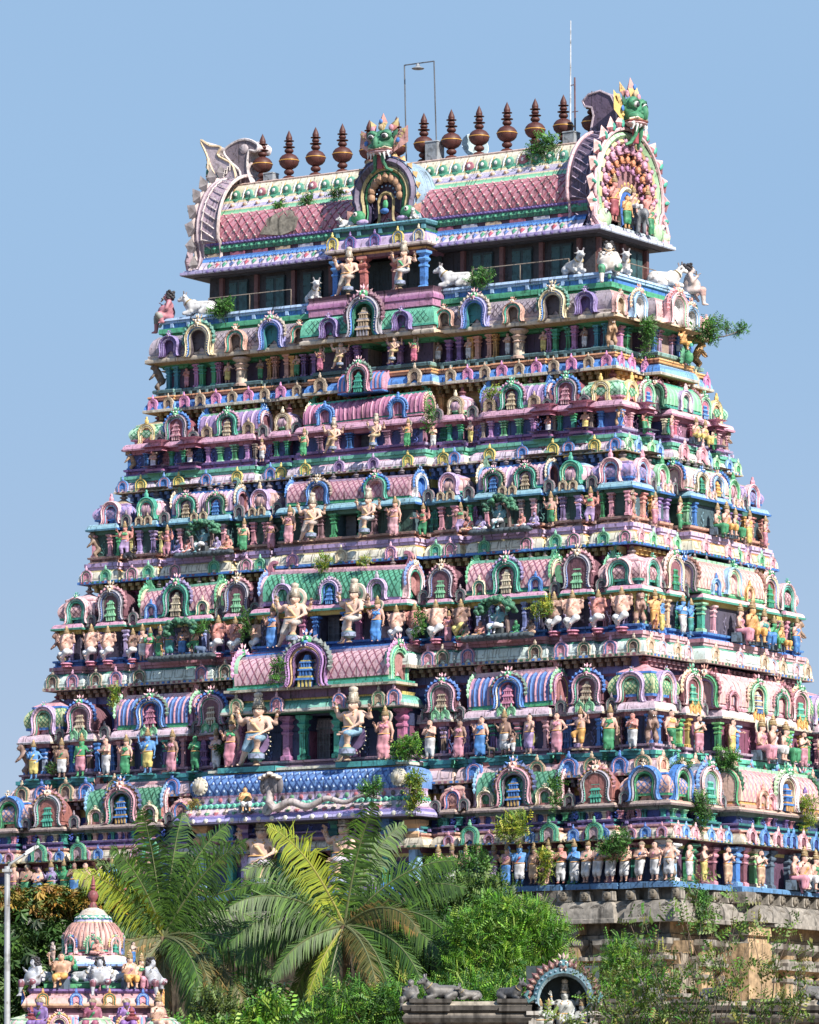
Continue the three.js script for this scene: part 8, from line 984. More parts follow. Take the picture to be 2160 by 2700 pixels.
function foliage(parent, name, kind, blobs, count, size, cols, up = 0.5) {
  const im = new THREE.InstancedMesh(sprayGeom(kind), LM.white, count), q = new THREE.Quaternion(), E = new THREE.Euler(), m = M4(), col = new THREE.Color(), vol = blobs.map((b) => b[3] * b[4] + b[4] * b[5] + b[3] * b[5]), tot = vol.reduce((a, b) => a + b, 0);
  for (let i = 0; i < count; i++) { let k = rnd() * tot, j = 0; while (k > vol[j] && j < vol.length - 1) k -= vol[j++]; const b = blobs[j], t = rr(0, 2 * PI), z = rr(-1, 1), r = Math.pow(rnd(), 0.35) * rr(0.85, 1.08), s = Math.sqrt(1 - z * z), n = [s * cos(t), z, s * sin(t)];
    E.set(rr(-1, 1) * (1.4 - up) * (kind === 'mango' ? 1 : 2.1), rr(0, 2 * PI), rr(-1, 1) * (1.4 - up) * (kind === 'mango' ? 1 : 2.1)); q.setFromEuler(E); const sc = size * rr(0.6, 1.35);
    m.compose(V3(b[0] + n[0] * b[3] * r, b[1] + n[1] * b[4] * r, b[2] + n[2] * b[5] * r), q, V3(sc, sc, sc)); im.setMatrixAt(i, m); const c = RAW(pick(cols)), f = rr(0.65, 1.3); col.setRGB(c[0] * f, c[1] * f, c[2] * f * 0.9); im.setColorAt(i, col); }
  shadows(im); im.name = partName(name, parent); im.userData.kind = 'stuff'; parent.add(im); return im;
}
function branches(t, base, blobs, r0) { // trunk and limbs that reach into the crown
  const tk = new MB(), c = blobs.reduce((a, b) => [a[0] + b[0] / blobs.length, a[1] + b[1] / blobs.length, a[2] + b[2] / blobs.length], [0, 0, 0]), fork = [base[0] + (c[0] - base[0]) * 0.4, base[1] + (c[1] - base[1]) * 0.62, base[2]]; tk.tube([base, [base[0] + 0.05, (base[1] + fork[1]) / 2, base[2] + 0.05], fork], (u) => r0 * (1 - 0.35 * u), 8, K.brown); meshOf('trunk', tk.geom(0.9), bark, t);
  for (const b of blobs) { const q = new MB(), e = [b[0] + rr(-0.2, 0.2), b[1] + b[4] * 0.4, b[2]]; q.tube([fork, [(fork[0] + e[0]) / 2 + rr(-0.2, 0.2), (fork[1] + e[1]) / 2 + 0.1, (fork[2] + e[2]) / 2], e], (u) => r0 * 0.45 * (1 - 0.8 * u), 6, K.brown); meshOf('branch', q.geom(0.9), bark, t); } }
function tree(name, label, pos, kind, blobs, count, size, cols, r0 = 0.18, cat = 'tree') { const t = thing(name, label, cat, null, [pos[0], -1.6, pos[2]], AZ); const bl = blobs.map(([x, y, z, ...r]) => [x, y + 1.6, z, ...r]); branches(t, [0, 0, 0], bl, r0); foliage(t, 'crown', kind, bl, count, size, cols); return t; }
const MG = ['2a4c1a', '315a1e', '3c6424', '223f18', '4a6e26'], MGY = ['8a7a2a', '9a702a', '6a742c', '527028', 'a88830', '3f6022'], NG = ['4f8a1e', '629c24', '3c761a', '78ac2c', '2a5c16', '55801e', '8aa83a'], DG = ['2c5c1c', '387020', '244c18', '457c26'];
tree('mango_tree', 'dark mango tree behind the small shrine at the left edge', [1.3, 0, 28.1], 'mango', [[0.4, 6.6, 0, 2.4, 2.4, 1.8], [-1.8, 6.4, 0.3, 1.9, 2.4, 1.6], [2.3, 6.6, 0.2, 1.9, 2.2, 1.6], [0.2, 3.6, 0.5, 3.4, 1.6, 2], [3.6, 5.6, 0.4, 1.5, 2.2, 1.2]], 4600, 1.0, MG, 0.3);
{ const t = thing('mango_tree', 'mango tree crown with yellowing leaves under the left statue row', 'tree', null, [2.2, -1.6, 26.4], AZ), bl = [[-2.4, 10.75, 0.9, 1.3, 0.6, 0.9], [-0.8, 10.75, 0.9, 1.3, 0.6, 0.9], [0.9, 10.7, 0.9, 1.3, 0.6, 0.9], [2.3, 10.3, 0.8, 1.1, 0.7, 0.9]]; branches(t, [0, 0, 0], bl, 0.22); foliage(t, 'crown', 'mango', bl, 1700, 0.85, MGY); }
tree('mango_tree', 'bright green lower branches at the far left edge by the lamp post', [0.4, 0, 34], 'mango', [[-1.5, 4.2, 0.6, 1.0, 1.3, 0.9], [-2.0, 6.6, 0.4, 0.6, 0.9, 0.6]], 500, 0.9, ['3a7a20', '4a8a26', '2f6a1c'], 0.12);
tree('leafy_tree', 'dark leafy tree between the two palms', [9.5, 0, 25.5], 'mango', [[0, 4.6, 0, 2.6, 2.0, 1.6], [2.6, 4.2, 0, 2.2, 1.8, 1.5], [4.9, 4.3, 0, 2.0, 1.8, 1.4]], 2000, 0.9, MG, 0.25);
tree('neem_tree', 'bright green feathery tree left of the grey stone base', [22.9, 0, 30.8], 'neem', [[-0.3, 8.1, 0, 0.85, 0.7, 0.9], [0.8, 8.0, 0, 0.8, 0.65, 0.9], [-1.2, 7.5, 0.3, 0.85, 0.7, 0.8], [0.2, 7.3, 0.4, 0.8, 0.6, 0.8], [1.5, 7.4, 0.3, 0.7, 0.65, 0.8], [-1.3, 6.5, 0.2, 0.9, 0.75, 0.9], [1.5, 6.5, 0.1, 0.75, 0.7, 0.8], [0.2, 6.4, 0.7, 0.95, 0.7, 0.8], [-0.6, 5.5, 0.7, 1.0, 0.8, 0.9], [1.1, 5.5, 0.6, 1.0, 0.75, 0.9], [-1.9, 5.3, 0.2, 0.9, 0.9, 0.9], [1.9, 5.4, 0, 0.8, 0.8, 0.9], [0.1, 4.5, 0.5, 1.6, 0.7, 1.1]], 7600, 0.74, NG, 0.16);
tree('neem_tree', 'smaller bright green tree in front of the stone base corner', [26.5, 0, 29.5], 'neem', [[0.0, 6.55, 0, 0.75, 0.8, 0.7], [-0.3, 5.6, 0, 0.8, 0.9, 0.7], [0.7, 5.7, 0, 0.5, 0.6, 0.6], [0.1, 4.7, 0, 1.0, 0.7, 0.7]], 2200, 0.68, NG, 0.08);
tree('leafy_tree', 'olive green tree right of the second palm, under the statue row', [18.0, 0, 27.2], 'round', [[0.2, 8.5, 0, 1.5, 1.2, 1.1], [1.5, 8.9, 0, 1.1, 1.0, 1], [-1.0, 7.3, 0.2, 1.4, 1.2, 1], [1.4, 7.2, 0.2, 1.3, 1.2, 1]], 3000, 0.8, ['3f6420', '4f7428', '5f7a30', '345a1e'], 0.16);
tree('leafy_tree', 'dark green tree behind the right palm fronds', [19.8, 0, 30.2], 'neem', [[0, 6.9, 0, 1.5, 1.3, 1.1], [-1.4, 5.6, 0.2, 1.4, 1.2, 1], [1.0, 5.2, 0.3, 1.5, 1.3, 1]], 3000, 0.95, DG, 0.16);
tree('leafy_tree', 'mid green tree rising from behind the old grey wall', [22.5, 0, 37.5], 'neem', [[-1.2, 4.6, 0, 1.4, 1.2, 1.0], [0.8, 4.7, 0, 1.4, 1.1, 1.0], [2.8, 4.8, 0, 1.3, 1.1, 1.0], [4.3, 5.1, 0, 1, 0.9, 0.8]], 3600, 0.85, [...NG, ...DG], 0.14);
tree('leafy_bush', 'bright bush at the bottom below the second palm', [23.5, 0, 44.5], 'round', [[-2.9, 3.4, 0, 1.1, 0.8, 0.8], [-1.2, 3.6, 0, 1.1, 0.8, 0.8], [-0.4, 4.4, -0.3, 0.8, 0.7, 0.7]], 1400, 0.85, NG, 0.1, 'bush');
tree('leafy_bush', 'dull green creeper-hung bush under the palms', [17.2, 0, 39.5], 'round', [[-0.6, 3.9, 0, 1.1, 0.9, 0.8], [1.1, 4.1, 0, 1.2, 0.9, 0.8], [0.3, 5.0, 0, 0.7, 0.5, 0.6]], 1000, 0.8, ['5a7030', '6a803a', '465c28'], 0.1, 'bush');
// open shrubs with long bare shoots in front of the stone base
function shootShrub(label, pos, n, h, spread, cols) { const t = thing('shrub', label, 'shrub', null, [pos[0], -1.6, pos[2]], AZ), tips = [];
  for (let i = 0; i < n; i++) { const q = new MB(), x0 = rr(-0.4, 0.4), lean = rr(-spread, spread), hh = h * rr(0.72, 1.05), P = []; for (let k = 0; k <= 8; k++) { const u = k / 8; P.push([x0 + lean * u * u + 0.06 * sin(u * 7 + i), hh * u, rr(-0.03, 0.03) + lean * 0.2 * u]); } q.tube(P, (u) => 0.03 * (1 - 0.8 * u), 5, '5a4a34'); for (let k = 4; k <= 8; k++) { const e = [P[k][0] + rr(-0.5, 0.5), P[k][1] + rr(0.1, 0.5), P[k][2] + rr(-0.2, 0.2)]; q.tube([P[k - 1], e], (u) => 0.012 * (1 - 0.6 * u), 4, '6a5038'); tips.push([e[0], e[1], e[2], 0.2, 0.18, 0.2], [P[k][0], P[k][1], P[k][2], 0.24, 0.24, 0.24]); } meshOf('shoot', q.geom(0.9), paint, t); }
  foliage(t, 'leaves', 'round', tips, tips.length * 8, 0.6, cols); }
const SG = ['5f7a2a', '70883a', '4c6a26', '80803a', '5c8a2c'];
shootShrub('shrub with long bare shoots right of the arched niche', [44.6, 0, 61.6], 8, 6.3, 1.0, SG); shootShrub('olive green shrub with thin shoots in front of the stone corner', [46.9, 0, 62.9], 9, 7.2, 1.3, SG); shootShrub('tall airy shrub with green tips before the sunlit stone wall', [48.8, 0, 63.4], 9, 7.9, 1.2, [...SG, '3f7a20']); shootShrub('shrub with slanting shoots at the bottom right corner', [51.0, 0, 64.2], 8, 7.0, 1.3, SG);
// plants that root in the tower
function towerPlant(label, pos, r, kind, n, size, cols, hang = 0) { const t = thing('wall_plant', label, 'plant', 'plants rooted in the tower', pos); const q = new MB(); for (let i = 0; i < 5; i++) { const a = rr(0, 2 * PI); q.tube([[0, -r * 0.3, -0.1], [r * 0.4 * cos(a), r * (hang ? -0.4 : 0.3), r * 0.3 * sin(a)], [r * 0.8 * cos(a), r * (hang ? -1.1 : 0.7), r * 0.5 * sin(a)]], 0.014, 4, '5a4a38'); } q.build('stem', t); foliage(t, 'leaves', kind, hang ? [[0, -r * 0.3, 0, r * 0.7, r * 0.6, r * 0.45], [r * 0.2, -r * 1.2, 0, r * 0.5, r * 0.8, r * 0.35], [-r * 0.2, -r * 1.9, 0, r * 0.3, r * 0.6, r * 0.25]] : [[0, r * 0.3, 0, r, r * 0.75, r * 0.7], [r * 0.4, r * 0.6, 0, r * 0.6, r * 0.5, r * 0.5], [-r * 0.45, r * 0.1, 0, r * 0.6, r * 0.5, r * 0.5]], n, size, cols, 0.3); }
const PG = ['2f6a1c', '3f7a24', '24541a', '4f8a2c'], PY = ['6a8a20', '8a9a28', '4f7a1c', 'a8a834'];
for (const [lab, p, r, kind, n, s, c, h] of [
  ['large leafy bush growing on the roof ridge near its right end', [6.1, 39.3, 0.95], 0.75, 'round', 240, 0.6, PG], ['small tuft in the pink roof lattice above the cement patch', [-5.85, 38.3, 1.75], 0.25, 'round', 40, 0.5, PG], ['dark tuft on the roof lattice just right of the cement patch', [-4.45, 38.3, 1.78], 0.36, 'round', 90, 0.5, PG], ['hanging tuft on the roof left of the front mask gable', [-3.0, 38.5, 1.75], 0.32, 'round', 70, 0.5, PG],
  ['bush on the terrace edge right of the left bull', [-7.4, 34.0, 3.45], 0.52, 'round', 150, 0.55, PG], ['bush on the terrace edge below the right railing', [4.85, 34.05, 3.5], 0.55, 'round', 150, 0.55, PG], ['creeper hanging from the lattice eaves on the right face', [11.4, 32.2, 1.9], 0.55, 'round', 200, 0.5, PG, 1], ['bush leaning out from the far edge of the lattice eaves', [11.6, 32.2, -2.4], 0.7, 'round', 200, 0.55, PG], 
  ['creeper by the end arch of the pink hooped roof', [3.5, 29.2, 5.1], 0.42, 'round', 120, 0.45, PG, 1], ['yellowish tuft on the sixth-storey shrine roof', [6.1, 29.4, 4.8], 0.35, 'round', 70, 0.45, PY], ['plant rooted at the foot of the white-shorts guardian', [-0.4, 23.1, 6.6], 0.4, 'round', 90, 0.5, PY], ['small yellow plant on the fourth-storey cornice centre', [1.45, 23.15, 6.6], 0.25, 'round', 40, 0.45, PY],
  ['dark plant beside the hunting group on the blue ledge', [-5.9, 20.9, 7.0], 0.35, 'round', 80, 0.45, PG], ['dark creeper right of the hunting group', [-3.9, 21.5, 6.9], 0.45, 'round', 120, 0.45, DG, 1], ['yellow green bush between the seated sages and elephant gods', [9.75, 20.75, 6.95], 0.48, 'round', 150, 0.5, PY], ['creeper hanging right of the blue-sari woman', [4.2, 21.0, 7.0], 0.4, 'round', 110, 0.45, PG, 1],
  ['plant growing from the large purple arch above the door', [-1.15, 19.3, 8.7], 0.4, 'round', 100, 0.5, PG, 1], ['large leafy clump right of the tall pink attendant', [4.95, 15.5, 8.9], 0.62, 'round', 260, 0.6, [...PG, ...NG]], ['yellow flowering creeper along the end of the blue porch roof', [5.5, 14.6, 9.3], 0.6, 'round', 300, 0.55, PY, 1], ['bush growing from the blue porch roof lattice', [3.9, 14.0, 9.75], 0.42, 'round', 130, 0.55, PG], ['dry yellow tuft at the left of the blue porch roof', [-4.4, 13.75, 9.6], 0.25, 'round', 60, 0.4, ['8a8438', '9a8a44']],
  ['creeper hanging between the shrines right of the porch', [11.3, 14.3, 8.6], 0.5, 'round', 160, 0.5, PG, 1], ['yellow green vine over the lowest cornice', [9.6, 12.3, 8.9], 0.75, 'round', 300, 0.55, PY], ['trailing vine over the walking figures', [11.0, 11.6, 8.8], 0.5, 'round', 190, 0.5, PY, 1], ['dark leafy tree growing out of the lowest row near the corner', [14.0, 11.5, 8.8], 0.72, 'round', 300, 0.55, DG], ['bush left of the walking figures above the palms', [7.9, 10.9, 9.0], 0.8, 'round', 300, 0.55, PG], ['green bush over the lowest row beside the dark porch', [6.6, 10.9, 9.2], 0.6, 'round', 200, 0.55, NG],
  ['creeper on the right face below the blue arch', [16.2, 13.6, 6.2], 0.6, 'round', 240, 0.5, DG, 1], ['bush on the turquoise right ledge', [15.6, 15.0, 3.2], 0.52, 'round', 190, 0.55, PG], ['vine around the blue pavilion on the right face', [16.6, 13.9, -1.3], 0.55, 'round', 200, 0.5, PY, 1], ['yellow plant hanging from the third cornice on the left', [-9.8, 18.8, 7.45], 0.35, 'round', 100, 0.45, PY, 1], ['ivy hanging over the grey stone cornice', [16.85, 9.9, 7.4], 0.55, 'round', 260, 0.5, PG, 1], ['tuft on the pink cornice of the right corner', [15.6, 14.6, 6.7], 0.4, 'round', 110, 0.5, PG], ['dark plant in the niche left of the tall pink attendant', [-4.4, 16.0, 7.5], 0.4, 'round', 110, 0.5, DG], ['plant under the green woman on the left turquoise ledge', [-13.0, 15.7, 7.35], 0.25, 'round', 60, 0.4, DG]])
  towerPlant(lab, p, r, kind, n, s, c, h);

{ const t = thing('wall_plant', 'leafy branch reaching out into the sky at the right edge', 'plant', 'plants rooted in the tower', [11.5, 32.2, -2.9]); const q = new MB(); q.tube([[0, 0, 0], [0.35, 0.15, -0.5], [0.55, 0.3, -0.85], [0.68, 0.5, -1.25]], (u) => 0.03 - 0.015 * u, 5, '4a3c2c'); q.tube([[0.35, 0.15, -0.5], [0.2, 0.5, -0.8]], 0.014, 5, '4a3c2c'); q.build('stem', t); foliage(t, 'leaves', 'round', [[0.68, 0.5, -1.2, 0.3, 0.26, 0.36], [0.55, 0.35, -1.0, 0.2, 0.16, 0.2], [0.2, 0.5, -0.8, 0.22, 0.2, 0.22], [0, 0, 0, 0.35, 0.35, 0.3]], 150, 0.5, PG, 0.3); }

// ---------- small shrine tower, old wall and lamp post in the foreground ----------
{
  const t = thing('shrine_tower', 'small painted shrine tower with a ribbed pink dome at the lower left', 'shrine', null, [22.4, 0, 52.58], AZ + 0.06);
  const mb = new MB();
  const oct = (r) => [...Array(8).keys()].map((i) => { const a = -(i + 0.5) * PI / 4 + PI / 2 + PI / 8 * 0; return [r * cos(a) * 1.0, r * sin(a)]; });
  mb.box(0, -1.6, 0, 4.2, 5.2, 4.2, 'c08a7c'); mb.box(0, 3.6, 0, 3.7, 0.9, 3.7, '6a3a50');
  ring(mb, rect(1.9, 1.9), [[-0.4, 4.36, '5a3a48'], [0.1, 4.44, 'a87a58'], [0.14, 4.5, 'b08a68'], [0.1, 4.56, 'c8a098'], [0.02, 4.72, 'c4949a'], [-0.14, 4.84, 'c8a0a0'], [-0.12, 4.86, K.purple], [-0.06, 4.92, K.purple], [-0.06, 4.98, '8a68ac'], [-0.3, 5.0, '8a68ac'], [-0.55, 5.0, '2f9a58'], [-0.5, 5.03, '2f9a58'], [-0.5, 5.15, '2f9a58'], [-0.46, 5.18, '3aa868'], [-1.2, 5.2, '3aa868']]);
  mb.box(0, 5.15, 0, 1.7, 0.5, 1.7, '1a5a58'); ring(mb, rect(1.0, 1.0), [[-0.1, 5.62, 'b87a94'], [0.14, 5.64, K.orange], [0.2, 5.66, '6a90c8'], [0.2, 5.72, '9ab4d8'], [0.1, 5.8, 'd8c0c8'], [-0.1, 5.95, 'd8bcae'], [-0.3, 6.0, K.pink], [-0.3, 6.06, 'b04a50'], [-0.4, 6.08, 'b04a50']]);
  mb.lathe([[0.72, 6.05, 'a8484c'], [0.78, 6.1, K.teal], [0.76, 6.16, 'd0a69a'], [0.84, 6.3, 'd0a69a'], [0.86, 6.45, 'd0a69a'], [0.82, 6.62, 'd0a69a'], [0.7, 6.82, 'd0a69a'], [0.58, 6.94, K.yellow], [0.56, 6.97, 'b8b0d8'], [0.55, 7.02, '5a78c0'], [0.5, 7.06, 'd8d0d0'], [0.47, 7.1, K.teal], [0.44, 7.16, 'd8c8b4'], [0.3, 7.32, 'e0d4c0'], [0.1, 7.4, 'e0d4c0'], [0, 7.42, K.cream]], 32);
  for (let i = 0; i < 34; i++) { const a = 2 * PI * i / 34, P = [[0.77, 6.16], [0.855, 6.3], [0.875, 6.45], [0.835, 6.62], [0.715, 6.82], [0.595, 6.94]]; mb.tube(P.map(([r, y]) => [r * cos(a), y, r * sin(a)]), 0.032, 4, 'bc8a80', false); }
  for (let i = 0; i < 14; i++) { const a = 2 * PI * i / 14; mb.push(rotY(a)); mb.leaf([0, 7.16, 0.46], [0, 7.02, 0.56], 0.8, 0.04, '2f9a80', 'd8d8d0'); mb.leaf([0, 7.16, 0.42], [0, 7.36, 0.22], 0.3, 0.03, 'e0c8b8', K.teal); mb.pop(); }
  mb.build('shrine_body', t, paint, 0.7);
  { const q = new MB(); q.lathe([[0.13, 0, 'a04848'], [0.13, 0.03, '8a3a3c'], [0.06, 0.16, '8a3a3c'], [0.12, 0.24, '7a3036'], [0.16, 0.34, '7a3036'], [0.12, 0.44, '8a3a3c'], [0.05, 0.5, '8a3a3c'], [0.08, 0.56, '7a3036'], [0.04, 0.62, '8a3a3c'], [0.08, 0.64, '7a3036'], [0.05, 0.68, '8a3a3c'], [0.06, 0.74, '7a3036'], [0, 0.95, '7a3036']], 16); q.build('finial', t, pm('8a3a3c')).position.y = 7.4; }
  for (const [a, c] of [[0, ['9fd0a0', '5fae80']], [PI / 2, ['c8a04a', '4a7ac0']], [-PI / 2, ['4fae88', K.teal]], [0.85, ['d8c070', K.lpink]], [-0.85, ['4a7ac8', K.lpink]]]) { const o = meshOf('horseshoe_arch', kudu(A(c[0], [c[1], K.lpink, K.teal], '3a6a58', MK.g, [K.teal, K.teal])), paint, t); o.rotation.y = a; o.position.set(0.84 * sin(a), 6.02, 0.84 * cos(a)); o.scale.setScalar(0.28); }
  for (let f = 0; f < 4; f++) for (let i = 0; i < 4; i++) { const a = f * PI / 2, u = (i - 1.5) * 0.95, o = meshOf('small_arch', i % 2 ? smK('3f78d0', K.lblue, K.pink) : smK('d89a40', K.dgreen, K.cream), paint, t); o.rotation.y = a; o.position.set(u * cos(a) + 2.02 * sin(a), 4.5, -u * sin(a) + 2.02 * cos(a)); o.scale.setScalar(0.2); }
  for (const [x, z] of [[-0.75, 0.8], [0.75, 0.8], [0.82, -0.4], [-0.82, -0.4]]) { const o = meshOf('pilaster', pilaster(0.5, 0.24, K.purple, K.lilac), paint, t); o.position.set(x, 5.15, z); }
  for (const [x, z, c] of [[-1.9, 1.9, 'a8d0b0'], [0.1, 2.0, 'a4cfa8'], [1.9, 1.9, '8fc0a8']]) { const q = new MB(); dome(q, 0.55, 0.62, { c, rib: K.lpink, neck: K.pink, cap: 'c8d8b0', round: 1 }); const o = q.build('dome_roof', t); o.position.set(x, 3.62, z + 0.15); }
  for (const [x, z] of [[-1.75, 2.2], [1.1, 2.35], [2.0, 2.1]]) { const o = meshOf('roof_knob', knobGeom('8a3038'), paint, t); o.position.set(x, 3.95, z + 0.15); o.scale.setScalar(0.34); }
  for (const x of [-0.95, 1.0]) { const q = new MB(); vault(q, 0.55, 0.4, 0.6, { c: '6a9ac8', rib: K.pink, ridge: K.lpink, base: K.teal, hoops: 0.16 }); const o = q.build('barrel_roof', t); o.position.set(x, 3.6, 2.05); const k = meshOf('horseshoe_arch', kudu(A('d8a860', [K.lpink, K.pink, K.cream], K.purple, MK.g)), paint, t); k.position.set(x, 3.6, 2.5); k.scale.setScalar(0.34); }
  // its figures
  const at = (x, y, z) => [22.4 + x * cos(AZ + 0.06) + z * sin(AZ + 0.06), y, 52.58 - x * sin(AZ + 0.06) + z * cos(AZ + 0.06)], grp = 'figures on the small shrine tower';
  const fig = (x, y, z, turn, o) => statue({ group: grp, ...o }, at(x, y, z), AZ + 0.06 + turn);
  const dw = (x, z, turn, lab) => fig(x, 4.82, z, turn, { pose: 'dwarf', h: 1.3, skin: 'aeb2ba', cloth: '8a4a5c', hat: 'curly', label: lab });
  dw(0.2, 1.72, 0, 'grey potbellied figure at the front centre of the small shrine tower'); dw(-1.66, 1.66, -0.9, 'grey praying figure at the left corner of the small shrine tower'); dw(1.66, 1.66, 0.9, 'grey praying figure at the right corner of the small shrine tower');
  animal('bull', 'small white bull left of the grey central figure on the shrine tower', 'statue', at(-0.3, 5.2, 1.3), AZ + 0.9, 0.64, 'd0d4d8', grp); animal('bull', 'small white bull right of the grey central figure on the shrine tower', 'statue', at(0.72, 5.2, 1.3), AZ - 0.9, 0.64, 'd0d4d8', grp); animal('bull', 'white bull by the left corner of the shrine tower', 'statue', at(-1.4, 5.2, 1.25), AZ - 0.4, 0.64, 'd0d4d8', grp);
  fig(-0.9, 4.98, 1.72, -0.15, { pose: 'ease', h: 1.3, skin: 'c89a78', cloth: CL.o[0], hat: 'bun', label: 'tan seated god under a green wreath on the shrine tower' });
  { const w = thing('leaf_wreath', 'green sculpted leaf wreath over the tan seated god', 'wreath', null, at(-0.8, 5.55, 1.45), AZ); for (let i = 0; i < 12; i++) { const q = new MB(), a = -0.3 + (PI + 0.6) * i / 11; for (let k = 0; k < 4; k++) q.blob(0.27 * cos(a) + rr(-0.05, 0.05), 0.1 + 0.27 * sin(a) + rr(-0.05, 0.05), rr(-0.05, 0.05), 0.07, 0.06, 0.06, pick(['1f8a5a', '2aa068']), 6, 4); q.build('leaf_bunch', w); } }
  fig(1.05, 4.98, 1.7, 0.3, { pose: 'sit', h: 1.2, skin: 'd8a88a', cloth: CL.o[0], sash: CL.p[0], hat: 'crown', label: 'orange-clad seated couple figure left on the shrine tower right side' }); fig(1.38, 4.98, 1.6, 0.5, { pose: 'sitw', h: 1.1, skin: 'd8b094', cloth: CL.p[0], blouse: CL.g[0], sash: CL.p[0], hat: 'crown', label: 'pink-clad seated woman on the shrine tower right side' });
  fig(0.12, 6.0, 1.02, 0, { pose: 'lotus', h: 0.75, skin: 'c89080', cloth: 'c88a80', hat: 'hair', label: 'tiny pink seated figure below the central dome arch' }); fig(-1.15, 5.75, 0.8, -1, { pose: 'lift', h: 0.62, skin: 'b8a8a0', cloth: 'b89a8c', hat: 'hair', label: 'tiny figure climbing at the left eave of the shrine dome' }); fig(1.15, 5.75, 0.8, 1, { pose: 'pray', h: 0.62, skin: 'b8a090', cloth: CL.b[0], hat: 'hair', label: 'tiny praying figure at the right eave of the shrine dome' });
  for (const [x, c, w, lab] of [[-1.5, '7a5aa0', -0.5, 'turbaned figure in purple crouching left below the shrine cornice'], [0.0, '9a4a68', -0.2, 'turbaned figure in maroon crouching at the centre below the shrine cornice'], [0.95, '8458a4', 0.2, 'turbaned figure in purple crouching right below the shrine cornice'], [1.85, 'd0a890', 0.6, 'bare-chested crowned figure at the right below the shrine cornice']]) fig(x, 3.62, 2.42, w, { pose: 'sit', h: 1.35, skin: c, cloth: c, sash: x > 1.5 ? 'd0a890' : CL.g[0], hat: x > 1.5 ? 'crown' : 'turban', beard: x > 1.5 ? 0 : '5a4034', label: lab });
}
{ // old wall with an arched niche and bulls along its top
  const t = thing('old_wall', 'weathered grey plaster wall with an arched niche along the bottom right', 'wall', null, [41.58, 0, 58.04], AZ), G = '7c7873', D = '4c4a48';
  const mb = new MB(); const prof = [[0, -1.6, G], [0, 3.62, G], [0.08, 3.66, D], [0.14, 3.78, D], [0.1, 3.84, G], [0.04, 3.9, D], [0.12, 3.98, D], [0.14, 4.1, 'a49e92'], [0.02, 4.2, 'a49e92'], [-0.3, 4.22, 'a49e92']];
  ring(mb, rect(1.55, 0.3).map(([x, z]) => [x - 2.5, z]), prof); ring(mb, rect(3.95, 0.3).map(([x, z]) => [x + 4.9, z]), prof);
  for (const [x, w] of [[-3.45, 0.5], [-1.25, 0.35], [1.55, 0.35], [3.4, 0.5], [5.4, 0.5], [7.2, 0.5]]) { mb.box(x, 3.95, 0.1, w + 0.5, 0.1, 0.75, D); mb.box(x, 4.05, 0.1, w + 0.36, 0.12, 0.65, G); mb.box(x, 4.17, 0.1, w + 0.6, 0.1, 0.8, D); for (const s of [-1, 1]) mb.box(x + s * w * 0.4, 2.4, 0.32, w * 0.5, 1.2, 0.1, s > 0 ? '7f8fb0' : 'b08a88'); }
  mb.build('wall_body', t, granite, 0.4);
  const n = new MB(), E = archPath(0.78, 0.56, 18).filter(([, y]) => y > 0.3);
  n.push(tr(0, 3.75, 0)); for (const s of [-1, 1]) { n.box(s * 0.8, -1.6, 0.1, 0.2, 1.72, 0.6, '9a948a'); n.box(s * 0.8, 0.1, 0.12, 0.32, 0.1, 0.72, 'a8a298'); }
  n.box(0, -1.6, -0.3, 1.9, 3.0, 0.1, '123234');
  for (let i = 0; i < E.length - 1; i++) { const a = E[i], b = E[i + 1], k = 0.8; n.q([...a, 0.45], [...b, 0.45], [b[0] * 0.87, b[1] * 0.9 - 0.02, 0.5], [a[0] * 0.87, a[1] * 0.9 - 0.02, 0.5], '2f6474'); n.q([...a, 0.45], [...b, 0.45], [...b, -0.3], [...a, -0.3], '6a5a58'); n.q([a[0] * 0.87, a[1] * 0.9 - 0.02, 0.5], [b[0] * 0.87, b[1] * 0.9 - 0.02, 0.5], [b[0] * 0.8, b[1] * 0.86 - 0.04, 0.42], [a[0] * 0.8, a[1] * 0.86 - 0.04, 0.42], '7a98a4'); n.q([a[0] * 0.8, a[1] * 0.86 - 0.04, 0.42], [b[0] * 0.8, b[1] * 0.86 - 0.04, 0.42], [b[0] * 0.8, b[1] * 0.86 - 0.04, -0.3], [a[0] * 0.8, a[1] * 0.86 - 0.04, -0.3], '143c3e');
    n.blob((a[0] + b[0]) * 0.47, (a[1] + b[1]) * 0.475, 0.5, 0.03, 0.03, 0.03, '8aa0b4', 5, 3); }
  n.pop(); n.build('niche', t, paint, 0.6);
  const fe = (() => { const q = new MB(); q.leaf([0, 0, 0], [0, 0.3, 0], 0.33, 0.06, '6a3a3c', '8a5a50'); q.blob(0, 0.14, 0.05, 0.03, 0.05, 0.03, 'b89a8c', 5, 4); return q.geom(0.6); })();
  for (let i = 0; i < 19; i++) { const a = -0.05 + (PI + 0.1) * i / 18; if (abs(a - PI / 2) < 0.18) continue; const f = meshOf('feather', fe, paint, t); f.position.set(0.76 * cos(a), 4.3 + 0.74 * sin(a), 0.35); f.rotation.z = a - PI / 2; }
  { const q = new MB(); mask(q, 0, 5.02, 0.35, 0.34, 'b8a890', '4a8a94', 'b89890'); for (const s of [-1, 1]) { q.tube([[s * 0.74, 4.3, 0.45], [s * 0.9, 4.2, 0.45], [s * 0.98, 4.35, 0.45], [s * 0.9, 4.48, 0.45]], (u) => 0.09 - 0.05 * u, 6, '3a7478'); } q.build('crest', t); }
  const ga = AZ, at = (x, y, z) => [41.58 + x * cos(ga) + z * sin(ga), y, 58.04 - x * sin(ga) + z * cos(ga)];
